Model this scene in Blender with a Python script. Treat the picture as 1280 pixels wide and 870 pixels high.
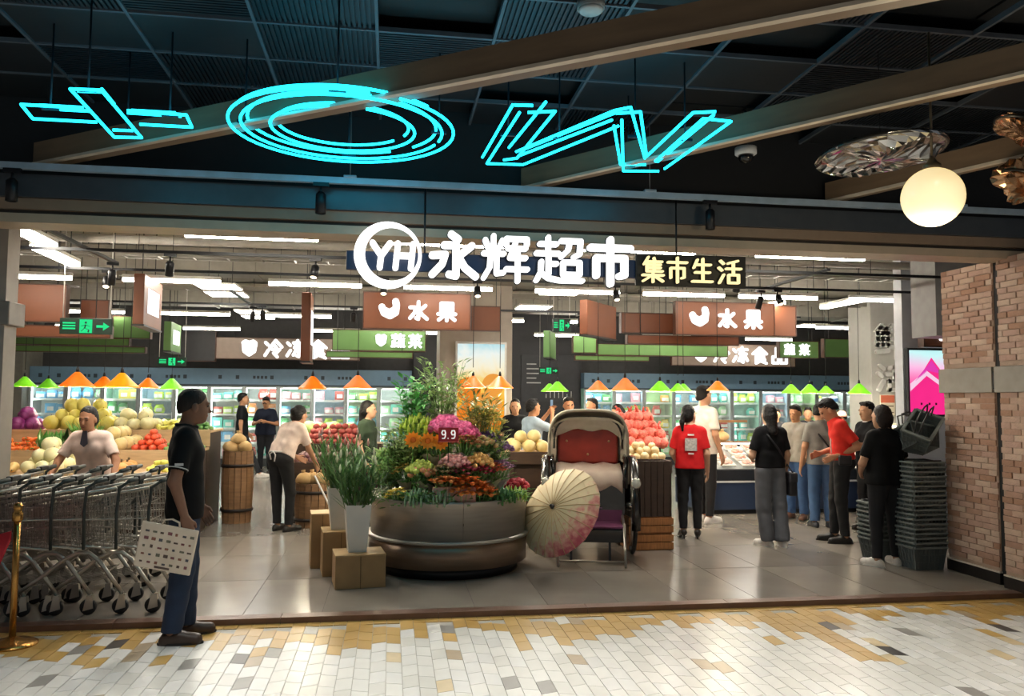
import bpy, bmesh, math, random
import numpy as np
from mathutils import Matrix, Vector, Euler

for _o in list(bpy.data.objects):
    bpy.data.objects.remove(_o)
SC = bpy.context.scene
COL = SC.collection
R = math.radians
PI = math.pi

# ------------------------------------------------------------------ camera
# World: X runs along the shop front, Y goes into the shop, Z is up (metres).
CAM_H, CAM_YAW, CAM_PITCH, CAM_ROLL = 1.68, R(8.6), math.atan(63.0 / 1000.0), R(0.4)
_f = Vector((math.sin(CAM_YAW) * math.cos(CAM_PITCH), math.cos(CAM_YAW) * math.cos(CAM_PITCH), math.sin(CAM_PITCH)))
_r0 = Vector((math.cos(CAM_YAW), -math.sin(CAM_YAW), 0))
_u0 = _r0.cross(_f)
_r = _r0 * math.cos(CAM_ROLL) + _u0 * math.sin(CAM_ROLL)
_u = _u0 * math.cos(CAM_ROLL) - _r0 * math.sin(CAM_ROLL)
_m = Matrix((_r, _u, -_f)).transposed().to_4x4()
_m.translation = Vector((0, 0, CAM_H))
cam_data = bpy.data.cameras.new('camera')
cam_data.sensor_width = 36.0
cam_data.lens = 1000.0 / 1280.0 * 36.0
cam_data.clip_start = 0.05
cam_data.clip_end = 200
cam = bpy.data.objects.new('camera', cam_data)
COL.objects.link(cam)
cam.matrix_world = _m
SC.camera = cam

# ------------------------------------------------------------------ world, exposure
world = bpy.data.worlds.new('mall_ambience')
SC.world = world
world.use_nodes = True
_bg = world.node_tree.nodes['Background']
_bg.inputs[0].default_value = (0.92, 0.96, 1.0, 1)
_bg.inputs[1].default_value = 0.17
SC.view_settings.view_transform = 'Standard'
SC.view_settings.look = 'None'
SC.view_settings.gamma = 1.0
SC.view_settings.use_curve_mapping = False
SC.view_settings.exposure = 0.0

# brightness of the shop's fittings, the neon and the added mall downlights
TUBE_POWER = 55.0        # emission of the shop's LED battens
PANEL_POWER = 18.0
SPOT_W = 130.0           # shop track spotlights       # emission of the flat ceiling panels
NEON_POWER = 6.0
ADDED_DOWNLIGHT_W = 165.0       # unseen downlights added to light the mall side
PENDANT_W = 26.0

def lin(c):
    if isinstance(c, str):
        c = c.lstrip('#')
        c = [int(c[i:i + 2], 16) / 255 for i in (0, 2, 4)]
    return tuple(((v / 12.92) if v <= 0.04045 else ((v + 0.055) / 1.055) ** 2.4) for v in c[:3])

# ------------------------------------------------------------------ materials
_mats = {}
def pm(name, c, rough=0.5, metal=0.0, var=0.10, scale=9.0, bump=0.0, bscale=60.0, c2=None, emit=None, es=0.0,
       trans=0.0, alpha=1.0, spec=0.5, coat=0.0, sheen=0.0, stretch=None, sss=0.0):
    """A node material: Principled with noise-driven colour variation and optional relief."""
    if name in _mats:
        return _mats[name]
    m = bpy.data.materials.new(name)
    m.use_nodes = True
    nt = m.node_tree
    b = nt.nodes['Principled BSDF']
    L = nt.links
    base = lin(c)
    tc = nt.nodes.new('ShaderNodeTexCoord')
    src = tc.outputs['Object']
    if stretch:
        mp = nt.nodes.new('ShaderNodeMapping')
        mp.inputs['Scale'].default_value = stretch
        L.new(src, mp.inputs[0])
        src = mp.outputs[0]
    nz = nt.nodes.new('ShaderNodeTexNoise')
    nz.inputs['Scale'].default_value = scale
    nz.inputs['Detail'].default_value = 4
    L.new(src, nz.inputs['Vector'])
    rp = nt.nodes.new('ShaderNodeValToRGB')
    rp.color_ramp.elements[0].position = 0.3
    rp.color_ramp.elements[1].position = 0.7
    if c2 is None:
        lo = tuple(v * (1 - var) for v in base)
        hi = tuple(min(1, v * (1 + var)) for v in base)
    else:
        lo, hi = base, lin(c2)
    rp.color_ramp.elements[0].color = (*lo, 1)
    rp.color_ramp.elements[1].color = (*hi, 1)
    L.new(nz.outputs['Fac'], rp.inputs[0])
    L.new(rp.outputs[0], b.inputs['Base Color'])
    b.inputs['Roughness'].default_value = rough
    b.inputs['Metallic'].default_value = metal
    b.inputs['Specular IOR Level'].default_value = spec
    b.inputs['Transmission Weight'].default_value = trans
    b.inputs['Alpha'].default_value = alpha
    b.inputs['Coat Weight'].default_value = coat
    b.inputs['Sheen Weight'].default_value = sheen
    if sss:
        b.inputs['Subsurface Weight'].default_value = sss
        b.inputs['Subsurface Radius'].default_value = (0.02, 0.01, 0.006)
    if emit:
        b.inputs['Emission Color'].default_value = (*lin(emit), 1)
        b.inputs['Emission Strength'].default_value = es
    if bump:
        n2 = nt.nodes.new('ShaderNodeTexNoise')
        n2.inputs['Scale'].default_value = bscale
        n2.inputs['Detail'].default_value = 3
        L.new(src, n2.inputs['Vector'])
        bp = nt.nodes.new('ShaderNodeBump')
        bp.inputs['Strength'].default_value = bump
        bp.inputs['Distance'].default_value = 0.01
        L.new(n2.outputs['Fac'], bp.inputs['Height'])
        L.new(bp.outputs[0], b.inputs['Normal'])
    _mats[name] = m
    return m

def em(name, c, s):
    """A glowing surface (lamp, tube, lit letter) with a slight unevenness."""
    if name in _mats:
        return _mats[name]
    m = bpy.data.materials.new(name)
    m.use_nodes = True
    nt = m.node_tree
    for n in list(nt.nodes):
        nt.nodes.remove(n)
    out = nt.nodes.new('ShaderNodeOutputMaterial')
    e = nt.nodes.new('ShaderNodeEmission')
    tc = nt.nodes.new('ShaderNodeTexCoord')
    nz = nt.nodes.new('ShaderNodeTexNoise')
    nz.inputs['Scale'].default_value = 3
    mr = nt.nodes.new('ShaderNodeMapRange')
    mr.inputs['To Min'].default_value = s * 0.9
    mr.inputs['To Max'].default_value = s * 1.1
    nt.links.new(tc.outputs['Object'], nz.inputs['Vector'])
    nt.links.new(nz.outputs['Fac'], mr.inputs['Value'])
    e.inputs[0].default_value = (*lin(c), 1)
    nt.links.new(mr.outputs[0], e.inputs[1])
    nt.links.new(e.outputs[0], out.inputs[0])
    _mats[name] = m
    return m

# ------------------------------------------------------------------ mesh builder
class MB:
    """Collects simple solids; build() links them as ONE mesh object."""
    def __init__(self):
        self.v, self.f, self.mi, self.sm = [], [], [], []
        self.M = Matrix.Identity(4)
        self.cur = 0
    def add(self, vs, fs, smooth=False):
        o = len(self.v)
        M = self.M
        self.v += [tuple(M @ Vector(p)) for p in vs]
        self.f += [tuple(i + o for i in f) for f in fs]
        self.mi += [self.cur] * len(fs)
        self.sm += [smooth] * len(fs)
        return self
    def box(self, x0, x1, y0, y1, z0, z1):
        vs = [(x0, y0, z0), (x1, y0, z0), (x1, y1, z0), (x0, y1, z0), (x0, y0, z1), (x1, y0, z1), (x1, y1, z1), (x0, y1, z1)]
        return self.add(vs, [(3, 2, 1, 0), (4, 5, 6, 7), (0, 1, 5, 4), (1, 2, 6, 5), (2, 3, 7, 6), (3, 0, 4, 7)])
    def bbox(self, x0, x1, y0, y1, z0, z1, b=0.01):
        """box with chamfered edges"""
        if b <= 0:
            return self.box(x0, x1, y0, y1, z0, z1)
        bm = bmesh.new()
        bmesh.ops.create_cube(bm, size=1)
        for v in bm.verts:
            v.co = Vector((x0 if v.co.x < 0 else x1, y0 if v.co.y < 0 else y1, z0 if v.co.z < 0 else z1))
        bmesh.ops.bevel(bm, geom=bm.edges[:], offset=b, segments=2, affect='EDGES', profile=0.5)
        bm.verts.index_update()
        vs = [tuple(v.co) for v in bm.verts]
        fs = [tuple(v.index for v in f.verts) for f in bm.faces]
        bm.free()
        return self.add(vs, fs)
    def bar(self, a, b, w, h=None):
        """square bar between two points"""
        a, b = Vector(a), Vector(b)
        h = h or w
        d = (b - a)
        if d.length < 1e-6:
            return self
        d.normalize()
        up = Vector((0, 0, 1)) if abs(d.z) < 0.95 else Vector((0, 1, 0))
        s = d.cross(up).normalized()
        t = s.cross(d)
        vs = []
        for p in (a, b):
            for i, j in ((-1, -1), (1, -1), (1, 1), (-1, 1)):
                vs.append(p + s * (i * w / 2) + t * (j * h / 2))
        return self.add(vs, [(3, 2, 1, 0), (4, 5, 6, 7), (0, 1, 5, 4), (1, 2, 6, 5), (2, 3, 7, 6), (3, 0, 4, 7)])
    def tube(self, pts, r, n=8, closed=False, cap=True):
        """round tube along a path; r may be a list"""
        pts = [Vector(p) for p in pts]
        k = len(pts)
        rs = r if isinstance(r, (list, tuple)) else [r] * k
        vs, fs = [], []
        prev = None
        for i, p in enumerate(pts):
            if closed:
                d = pts[(i + 1) % k] - pts[i - 1]
            else:
                d = pts[min(i + 1, k - 1)] - pts[max(i - 1, 0)]
            d.normalize()
            if prev is None:
                up = Vector((0, 0, 1)) if abs(d.z) < 0.9 else Vector((1, 0, 0))
                s = d.cross(up).normalized()
            else:
                s = (prev - d * prev.dot(d))
                s = s.normalized() if s.length > 1e-6 else d.orthogonal().normalized()
            prev = s
            t = d.cross(s)
            for j in range(n):
                a = 2 * PI * j / n
                vs.append(p + (s * math.cos(a) + t * math.sin(a)) * rs[i])
        m = k if closed else k - 1
        for i in range(m):
            for j in range(n):
                a, b = i * n + j, i * n + (j + 1) % n
                c, d = ((i + 1) % k) * n + (j + 1) % n, ((i + 1) % k) * n + j
                fs.append((a, b, c, d))
        if not closed and cap:
            fs.append(tuple(range(n - 1, -1, -1)))
            fs.append(tuple(range((k - 1) * n, k * n)))
        return self.add(vs, fs, True)
    def lathe(self, prof, n=24, c=(0, 0, 0), a0=0.0, a1=2 * PI, cap=True):
        """profile [(r,z)...] turned about Z"""
        full = abs(a1 - a0) > 2 * PI - 1e-4
        m = n if full else n + 1
        vs, fs = [], []
        for r, z in prof:
            for j in range(m):
                a = a0 + (a1 - a0) * j / n
                vs.append((c[0] + r * math.cos(a), c[1] + r * math.sin(a), c[2] + z))
        for i in range(len(prof) - 1):
            for j in range(n):
                j2 = (j + 1) % m
                fs.append((i * m + j, i * m + j2, (i + 1) * m + j2, (i + 1) * m + j))
        if full and cap:
            if prof[0][0] > 1e-5:
                fs.append(tuple(range(m - 1, -1, -1)))
            if prof[-1][0] > 1e-5:
                fs.append(tuple(range((len(prof) - 1) * m, len(prof) * m)))
        return self.add(vs, fs, True)
    def ball(self, c, rx, ry=None, rz=None, n=12, m=8, wob=0.0, rnd=None):
        ry = rx if ry is None else ry
        rz = rx if rz is None else rz
        vs, fs = [], []
        for i in range(m + 1):
            t = PI * i / m
            for j in range(n):
                a = 2 * PI * j / n
                k = 1 + (wob * (rnd.random() - 0.5) if rnd else 0)
                vs.append((c[0] + rx * k * math.sin(t) * math.cos(a), c[1] + ry * k * math.sin(t) * math.sin(a), c[2] + rz * k * math.cos(t)))
        for i in range(m):
            for j in range(n):
                fs.append((i * n + j, (i + 1) * n + j, (i + 1) * n + (j + 1) % n, i * n + (j + 1) % n))
        return self.add(vs, fs, True)
    def prism(self, poly, y0, y1):
        """polygon in XZ extruded along Y"""
        n = len(poly)
        vs = [(x, y0, z) for x, z in poly] + [(x, y1, z) for x, z in poly]
        fs = [tuple(range(n)), tuple(range(2 * n - 1, n - 1, -1))]
        for i in range(n):
            j = (i + 1) % n
            fs.append((j, i, i + n, j + n))
        return self.add(vs, fs)
    def slab(self, poly, z0, z1):
        """polygon in XY extruded along Z"""
        n = len(poly)
        vs = [(x, y, z0) for x, y in poly] + [(x, y, z1) for x, y in poly]
        fs = [tuple(range(n - 1, -1, -1)), tuple(range(n, 2 * n))]
        for i in range(n):
            j = (i + 1) % n
            fs.append((i, j, j + n, i + n))
        return self.add(vs, fs)
    def mesh(self, name, mats):
        me = bpy.data.meshes.new(name)
        me.from_pydata(self.v, [], self.f)
        if not isinstance(mats, (list, tuple)):
            mats = [mats]
        for m in mats:
            me.materials.append(m)
        if len(mats) > 1:
            me.polygons.foreach_set('material_index', self.mi)
        me.polygons.foreach_set('use_smooth', self.sm)
        me.update()
        return me
    def build(self, name, mats, parent=None, loc=None, rot=None):
        return link(name, self.mesh(name, mats), parent, loc, rot)

def link(name, me, parent=None, loc=None, rot=None):
    o = bpy.data.objects.new(name, me)
    COL.objects.link(o)
    if parent is not None:
        o.parent = parent
    if loc is not None:
        o.location = loc
    if rot is not None:
        o.rotation_euler = rot
    return o

def tag(o, label=None, cat=None, group=None, kind=None):
    if label: o['label'] = label
    if cat: o['category'] = cat
    if group: o['group'] = group
    if kind: o['kind'] = kind
    return o

def thing(name, label, cat, loc=(0, 0, 0), rotz=0.0, group=None):
    o = bpy.data.objects.new(name, None)
    o.empty_display_size = 0.1
    COL.objects.link(o)
    o.location = loc
    o.rotation_euler = (0, 0, rotz)
    return tag(o, label, cat, group)

def struct(o):
    o['kind'] = 'structure'
    return o

def copy_tree(o, parent=None):
    c = o.copy()
    COL.objects.link(c)
    if parent is not None:
        c.parent = parent
    for ch in o.children:
        copy_tree(ch, c)
    return c
# ------------------------------------------------------------------ people: implicit surface -> one continuous mesh
def surface_nets(F, org, h):
    nx, ny, nz = F.shape
    S = F < 0
    acc = np.zeros((nx - 1, ny - 1, nz - 1, 3), np.float32)
    cnt = np.zeros((nx - 1, ny - 1, nz - 1), np.int8)
    cs = [(0, 0, 0), (1, 0, 0), (0, 1, 0), (1, 1, 0), (0, 0, 1), (1, 0, 1), (0, 1, 1), (1, 1, 1)]
    def sub(A, c):
        return A[c[0]:c[0] + nx - 1, c[1]:c[1] + ny - 1, c[2]:c[2] + nz - 1]
    for ax in range(3):
        for c in cs:
            if c[ax]:
                continue
            d = list(c); d[ax] = 1
            s0, s1 = sub(S, c), sub(S, d)
            ii = np.nonzero(s0 != s1)
            if not len(ii[0]):
                continue
            f0, f1 = sub(F, c)[ii], sub(F, d)[ii]
            t = f0 / (f0 - f1)
            p = np.empty((len(t), 3), np.float32)
            for k in range(3):
                p[:, k] = c[k]
            p[:, ax] = t
            acc[ii] += p
            cnt[ii] += 1
    ids = -np.ones(cnt.shape, np.int64)
    act = np.nonzero(cnt > 0)
    ids[act] = np.arange(len(act[0]))
    V = acc[act] / cnt[act][:, None] + np.stack(act, 1)
    V = V * h + np.array(org)
    quads = []
    for ax in range(3):
        a, b = (ax + 1) % 3, (ax + 2) % 3
        sl0 = [slice(None)] * 3; sl1 = [slice(None)] * 3
        sl0[ax] = slice(0, -1); sl1[ax] = slice(1, None)
        s0, s1 = S[tuple(sl0)], S[tuple(sl1)]
        ii = np.stack(np.nonzero(s0 != s1), 1)
        ok = (ii[:, a] > 0) & (ii[:, b] > 0) & (ii[:, a] < F.shape[a] - 1) & (ii[:, b] < F.shape[b] - 1)
        ii = ii[ok]
        if not len(ii):
            continue
        flip = s0[tuple(ii.T)]
        q = []
        for da, db in ((-1, -1), (0, -1), (0, 0), (-1, 0)):
            jj = ii.copy()
            jj[:, a] += da; jj[:, b] += db
            q.append(ids[tuple(jj.T)])
        q = np.stack(q, 1)
        q[~flip] = q[~flip][:, ::-1]
        quads.append(q)
    return V, np.concatenate(quads)

def sd_cone(P, a, b, ra, rb):
    """tapered capsule"""
    a = np.asarray(a, np.float32); b = np.asarray(b, np.float32)
    ba = b - a
    L2 = float(ba @ ba) + 1e-9
    pa = P - a
    t = np.clip((pa @ ba) / L2, 0, 1)
    d = pa - t[..., None] * ba
    return np.sqrt((d * d).sum(-1)) - (ra + (rb - ra) * t)

def sd_ell(P, c, r, Rm=None):
    q = P - np.asarray(c, np.float32)
    if Rm is not None:
        q = q @ Rm            # columns of Rm are the local axes
    r = np.asarray(r, np.float32)
    k0 = np.sqrt(((q / r) ** 2).sum(-1))
    k1 = np.sqrt(((q / (r * r)) ** 2).sum(-1)) + 1e-6
    return k0 * (k0 - 1) / k1

class Sdf:
    """prims: ('c',a,b,ra,rb,mat,k) or ('e',c,r,Rm,mat,k); cuts: ('p',point,normal) keeps the side against the normal, ('s',c,r,Rm) removes an ellipsoid"""
    def __init__(self, h):
        self.h, self.p, self.cut, self.wr, self.wf = h, [], [], 0.0, 1.0
    def c(self, a, b, ra, rb=None, mat=0, k=0.02):
        self.p.append(('c', np.array(a, float), np.array(b, float), ra, ra if rb is None else rb, mat, k)); return self
    def e(self, c, r, Rm=None, mat=0, k=0.02):
        self.p.append(('e', np.array(c, float), np.array(r, float), Rm, mat, k)); return self
    def x(self, c, r):
        self.p.append(('x', np.array(c, float), np.array(r, float), None, 0, 0)); return self
    def bounds(self, q):
        if q[0] == 'c':
            m = max(q[3], q[4])
            return np.minimum(q[1], q[2]) - m, np.maximum(q[1], q[2]) + m
        m = max(q[2])
        return q[1] - m, q[1] + m
    def mesh(self, name, mats):
        h = self.h
        bs = [self.bounds(q) for q in self.p]
        lo = np.min([b[0] for b in bs], 0) - 3 * h
        hi = np.max([b[1] for b in bs], 0) + 3 * h
        n = np.ceil((hi - lo) / h).astype(int) + 1
        F = np.full(n, 0.2, np.float32)
        ML = np.zeros(n, np.int8)
        MD = np.full(n, 0.2, np.float32)
        def block(l, u, pad):
            i0 = np.maximum(np.floor((l - pad - lo) / h).astype(int), 0)
            i1 = np.minimum(np.ceil((u + pad - lo) / h).astype(int) + 1, n)
            ax = [np.arange(i0[k], i1[k]) * h + lo[k] for k in range(3)]
            P = np.stack(np.meshgrid(*ax, indexing='ij'), -1).astype(np.float32)
            return tuple(slice(i0[k], i1[k]) for k in range(3)), P
        for q, b in zip(self.p, bs):
            k = q[-1]
            sl, P = block(b[0], b[1], 2.5 * h + k)
            d = sd_cone(P, q[1], q[2], q[3], q[4]) if q[0] == 'c' else sd_ell(P, q[1], q[2], q[3])
            if q[0] == 'x':
                F[sl] = np.maximum(F[sl], -d)
                continue
            f = F[sl]
            if k > 0:
                w = np.clip(0.5 + 0.5 * (f - d) / k, 0, 1)
                nf = f * (1 - w) + d * w - k * w * (1 - w)
            else:
                nf = np.minimum(f, d)
            F[sl] = nf
            md = MD[sl]
            cl = d < md
            ML[sl] = np.where(cl, q[-2], ML[sl])
            MD[sl] = np.where(cl, d, md)
        if self.wr or self.cut:
            ax = [np.arange(n[k]) * h + lo[k] for k in range(3)]
            P = np.stack(np.meshgrid(*ax, indexing='ij'), -1).astype(np.float32)
            if self.wr:
                X, Y, Z = P[..., 0] * self.wf, P[..., 1] * self.wf, P[..., 2] * self.wf
                F += self.wr * (np.sin(38 * Z + 9 * np.sin(7 * X + 3 * Y)) * np.sin(15 * X - 11 * Y + 5 * Z) + 0.6 * np.sin(60 * Z + 25 * X) * np.sin(21 * Y + 9 * Z))
            for c in self.cut:
                if c[0] == 'p':
                    d = (P - np.asarray(c[1], np.float32)) @ np.asarray(c[2], np.float32)
                    F = np.maximum(F, d)
                else:
                    F = np.maximum(F, -sd_ell(P, c[1], c[2], c[3]))
        V, Q = surface_nets(F, lo, h)
        me = bpy.data.meshes.new(name)
        me.vertices.add(len(V)); me.vertices.foreach_set('co', V.astype(np.float32).ravel())
        me.loops.add(Q.size); me.loops.foreach_set('vertex_index', Q.astype(np.int32).ravel())
        me.polygons.add(len(Q))
        me.polygons.foreach_set('loop_start', np.arange(0, Q.size, 4, dtype=np.int32))
        me.polygons.foreach_set('loop_total', np.full(len(Q), 4, np.int32))
        for m in mats:
            me.materials.append(m)
        if len(mats) > 1:
            vi = np.clip(np.round((V - lo) / h).astype(int), 0, n - 1)
            vm = ML[tuple(vi.T)]
            me.polygons.foreach_set('material_index', np.sort(vm[Q], 1)[:, 1].astype(np.int32))
        me.polygons.foreach_set('use_smooth', np.ones(len(Q), bool))
        me.update(calc_edges=True)
        me.validate()
        return me

SKIN = {}
def skin(tone):
    return pm('skin_' + tone.strip('#'), tone, 0.55, var=0.05, scale=20, spec=0.3)

def V3(*a): return np.array(a, float)
def nrm(v): return v / (np.linalg.norm(v) + 1e-9)

def person(label, loc, yaw, h=1.70, pose=None, look=(0, 1, 0), shirt='#101014', sleeve='short', trousers='#111116',
           shoe='#1a1512', hair='short', hairc='#100c0b', tone='#c79a7c', fat=1.0, res=0.009, legs='slim', hem=0.86,
           hands=('relax', 'relax'), heels=False, extra=None, group=None, collar=False):
    """A clothed figure. Local frame: +Y ahead, +X to the figure's right; feet on z=0. All joints in metres for a 1.70 m body, scaled to h."""
    s = h / 1.70
    J = dict(pel=(0, 0, .93), waist=(0, .0, 1.08), chest=(0, .0, 1.27), neck=(0, -.01, 1.43), head=(0, .02, 1.585),
             sR=(.155, -.01, 1.365), eR=(.215, -.03, 1.10), wR=(.225, .06, .87), hR=(.085, 0, .90), kR=(.095, .02, .49), aR=(.10, -.02, .085), tR=(.125, .15, .03),
             sL=(-.155, -.01, 1.365), eL=(-.215, -.03, 1.10), wL=(-.225, .06, .87), hL=(-.085, 0, .90), kL=(-.095, .02, .49), aL=(-.10, -.02, .085), tL=(-.125, .15, .03))
    if pose: J.update(pose)
    J = {k: V3(*v) * s for k, v in J.items()}
    f = fat
    body = Sdf(res)
    def torso(S, o, k, mat):
        ch, wa, pe, ne = J['chest'], J['waist'], J['pel'], J['neck']
        sw = J['sR'] - J['sL']; sx = nrm(sw)
        hx = nrm(J['hR'] - J['hL'])
        S.c(J['sL'] * .9 + J['sR'] * .1, J['sR'] * .9 + J['sL'] * .1, (.058 + o) * s, None, mat, k)
        for q in (-1, 1):
            S.c(ch + sx * q * .075 * s * f, wa + hx * q * .058 * s * f, (.098 * f + o) * s, (.086 * f + o) * s, mat, k)
            S.c(wa + hx * q * .058 * s * f, pe + hx * q * .065 * s * f, (.086 * f + o) * s, (.098 * f + o) * s, mat, k)
            S.c(ne, (J['sR'] if q > 0 else J['sL']) * .8 + ne * .2 + V3(0, 0, .0 * s), (.04 + o * .5) * s, (.042 + o) * s, mat, k)
        S.c(ne - V3(0, 0, .04 * s), ch, (.07 + o) * s, (.1 + o) * s, mat, k)
    torso(body, 0, .03, 0)
    # head
    hd = J['head']; fw = nrm(V3(*look)); rt = nrm(np.cross(fw, V3(0, 0, 1))); up = np.cross(rt, fw)
    Rm = np.stack([rt, fw, up], 1).astype(np.float32)
    hs = s * 1.05
    def HP(x, y, z): return hd + (rt * x + fw * y + up * z) * hs
    body.c(J['neck'], HP(0, -.02, -.05), .052 * s, .05 * s, 0, .03)
    body.e(HP(0, -.012, .03), V3(.074, .092, .085) * hs, Rm, 0, .03)
    body.e(HP(0, .02, -.035), V3(.062, .07, .075) * hs, Rm, 0, .03)
    body.e(HP(0, .052, -.085), V3(.032, .03, .026) * hs, Rm, 0, .03)
    body.c(HP(0, .086, .005), HP(0, .103, -.03), .008 * s, .013 * s, 0, .012)
    body.c(HP(-.04, .078, .022), HP(.04, .078, .022), .01 * s, .01 * s, 0, .015)
    for q in (-1, 1):
        body.e(HP(.075 * q, -.005, -.012), V3(.011, .02, .032) * hs, Rm, 0, .006)
        body.e(HP(.03 * q, .083, .005), V3(.012, .008, .006) * hs, Rm, 1, .0)
        body.e(HP(.031 * q, .088, .026), V3(.02, .006, .004) * hs, Rm, 1, .0)
    body.e(HP(0, .088, -.058), V3(.022, .009, .006) * hs, Rm, 2, .0)
    # limbs
    for q, S_, E_, W_, hand in ((1, 'sR', 'eR', 'wR', hands[1]), (-1, 'sL', 'eL', 'wL', hands[0])):
        sh, el, wr = J[S_], J[E_], J[W_]
        body.c(sh, el, .052 * s * f, .039 * s, 0, .02)
        body.c(el, wr, .04 * s, .026 * s, 0, .02)
        d = nrm(wr - el)
        side = nrm(np.cross(d, V3(1, 0, 0)) if abs(d[0]) < .8 else np.cross(d, V3(0, 0, 1)))
        nl = np.cross(d, side)                 # palm normal-ish (points across)
        if (nl[0] * q) > 0: nl = -nl           # palms face the body
        # palm
        pc = wr + d * .015 * s
        for i, off in enumerate((-.026, -.009, .009, .026)):
            body.c(pc + side * off * .7 * s, wr + d * .085 * s + side * off * s, .016 * s, .012 * s, 0, .012)
        curl = {'relax': .45, 'grip': 1.25, 'flat': .1}[hand]
        for i, (off, ln) in enumerate(((-.028, .062), (-.0095, .074), (.0095, .08), (.028, .072))):
            b0 = wr + d * .088 * s + side * off * s
            d1 = nrm(d * math.cos(curl * .6) + nl * math.sin(curl * .6) + side * off * 1.2)
            b1 = b0 + d1 * ln * .5 * s
            d2 = nrm(d * math.cos(curl * 1.5) + nl * math.sin(curl * 1.5) + side * off)
            b2 = b1 + d2 * ln * .5 * s
            body.c(b0, b1, .0100 * s, .0092 * s, 0, .002)
            body.c(b1, b2, .0092 * s, .0080 * s, 0, .002)
        fwd = side if (side @ V3(0, 1, 0)) > 0 else -side
        t0 = wr + d * .03 * s + fwd * .022 * s
        t1 = t0 + nrm(d * .7 + fwd * .6 + nl * .35) * .04 * s
        t2 = t1 + nrm(d + nl * .5) * .03 * s
        body.c(t0, t1, .0135 * s, .0105 * s, 0, .008)
        body.c(t1, t2, .0105 * s, .0088 * s, 0, .003)
    for q in 'RL':
        hp, kn, an, to = J['h' + q], J['k' + q], J['a' + q], J['t' + q]
        body.c(hp, kn, .082 * s * f, .052 * s, 0, .03)
        body.c(kn, kn * .6 + an * .4, .052 * s, .05 * s, 0, .03)
        body.c(kn * .6 + an * .4, an, .05 * s, .034 * s, 0, .03)
        fd = nrm((to - an) * V3(1, 1, 0)); body.c(an - V3(0, 0, .03 * s), an * V3(1, 1, 0) + fd * .12 * s + V3(0, 0, to[2]), .034 * s, .022 * s, 0, .02)
    root = link('person', body.mesh('body', [skin(tone), pm('eye_dark', '#1c1210', .4), pm('lip_' + tone.strip('#'), '#9a5f52', .5)]), None, loc, (0, 0, yaw))
    tag(root, label, 'person', group)
    # shirt
    sm = shirt if not isinstance(shirt, str) else pm('shirt_' + shirt.strip('#'), shirt, .8, var=.10, scale=14, bump=.15, bscale=300, spec=.2)
    S = Sdf(res); S.wr = .0022 * s
    for S_, E_, W_ in (('sR', 'eR', 'wR'), ('sL', 'eL', 'wL')):
        sh, el, wr = J[S_], J[E_], J[W_]
        if sleeve == 'long':
            S.c(sh, el, .068 * s * f, .055 * s, 0, .025); S.c(el, el * .08 + wr * .92, .055 * s, .042 * s, 0, .02)
        else:
            e = sh * .3 + el * .7
            S.c(sh, e, .062 * s * f, .062 * s, 0, .025)
            dd = nrm(el - sh)
            S.x(e + dd * .085 * s, V3(.085, .085, .085) * s)
    torso(S, .017, .035, 0)
    pe, wa = J['pel'], J['waist']
    hx = nrm(J['hR'] - J['hL'])
    for q in (-1, 1):
        S.c(wa + hx * q * .062 * s * f, pe + hx * q * .068 * s * f - V3(0, 0, .06 * s), (.1 * f + .012) * s, (.112 * f + .012) * s, 0, .03)
    # hem and neckline
    dn = nrm(J['pel'] - J['chest'])
    S.cut.append(('p', J['pel'] + dn * (.93 - hem) * s, dn))
    S.cut.append(('s', J['neck'] + nrm(J['head'] - J['neck']) * .05 * s, V3(.062, .068, .06) * s, None))
    shirt_o = link('shirt', S.mesh('shirt', [sm]), root)
    if collar:
        nn = J['neck']; uu = nrm(J['head'] - nn)
        M2 = MB()
        pts = []
        ax = np.cross(uu, V3(1, 0, 0)); ax = nrm(ax)
        for i in range(17):
            a = 2 * PI * i / 17
            pts.append(nn + uu * (.022 + .012 * math.cos(a)) * s * 1 + V3(1, 0, 0) * math.sin(a) * .066 * s - ax * math.cos(a) * -.068 * s)
        M2.tube(pts, .012 * s, 6, closed=True)
        M2.build('collar', sm, shirt_o)
    # trousers
    tm = trousers if not isinstance(trousers, str) else pm('trousers_' + trousers.strip('#'), trousers, .85, var=.12, scale=10, bump=.15, bscale=260)
    T = Sdf(res); T.wr = .0028 * s
    wide = {'slim': (.012, .014, .016), 'wide': (.02, .034, .05), 'jeans': (.016, .022, .03)}[legs]
    for q in (-1, 1):
        T.c(pe + hx * q * .062 * s * f + (wa - pe) * .62, pe + hx * q * .066 * s * f, (.092 * f + .012) * s, (.104 * f + .01) * s, 0, .03)
    for q in 'RL':
        hp, kn, an = J['h' + q], J['k' + q], J['a' + q]
        T.c(hp, kn, (.088 * f + wide[0]) * s, (.055 + wide[1]) * s, 0, .03)
        e = an + (kn - an) * .04
        T.c(kn, e, (.055 + wide[1]) * s, (.036 + wide[2]) * s, 0, .02)
        dd = nrm(an - kn)
        T.cut.append(('s', e + dd * (.09 * s), V3(.105, .105, .085) * s, None))
    T.cut.append(('p', pe + (wa - pe) * .75, nrm(wa - pe)))
    link('trousers', T.mesh('trousers', [tm]), root)
    # shoes
    shm = pm('shoe_' + shoe.strip('#'), shoe, .45, var=.12, scale=25)
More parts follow.
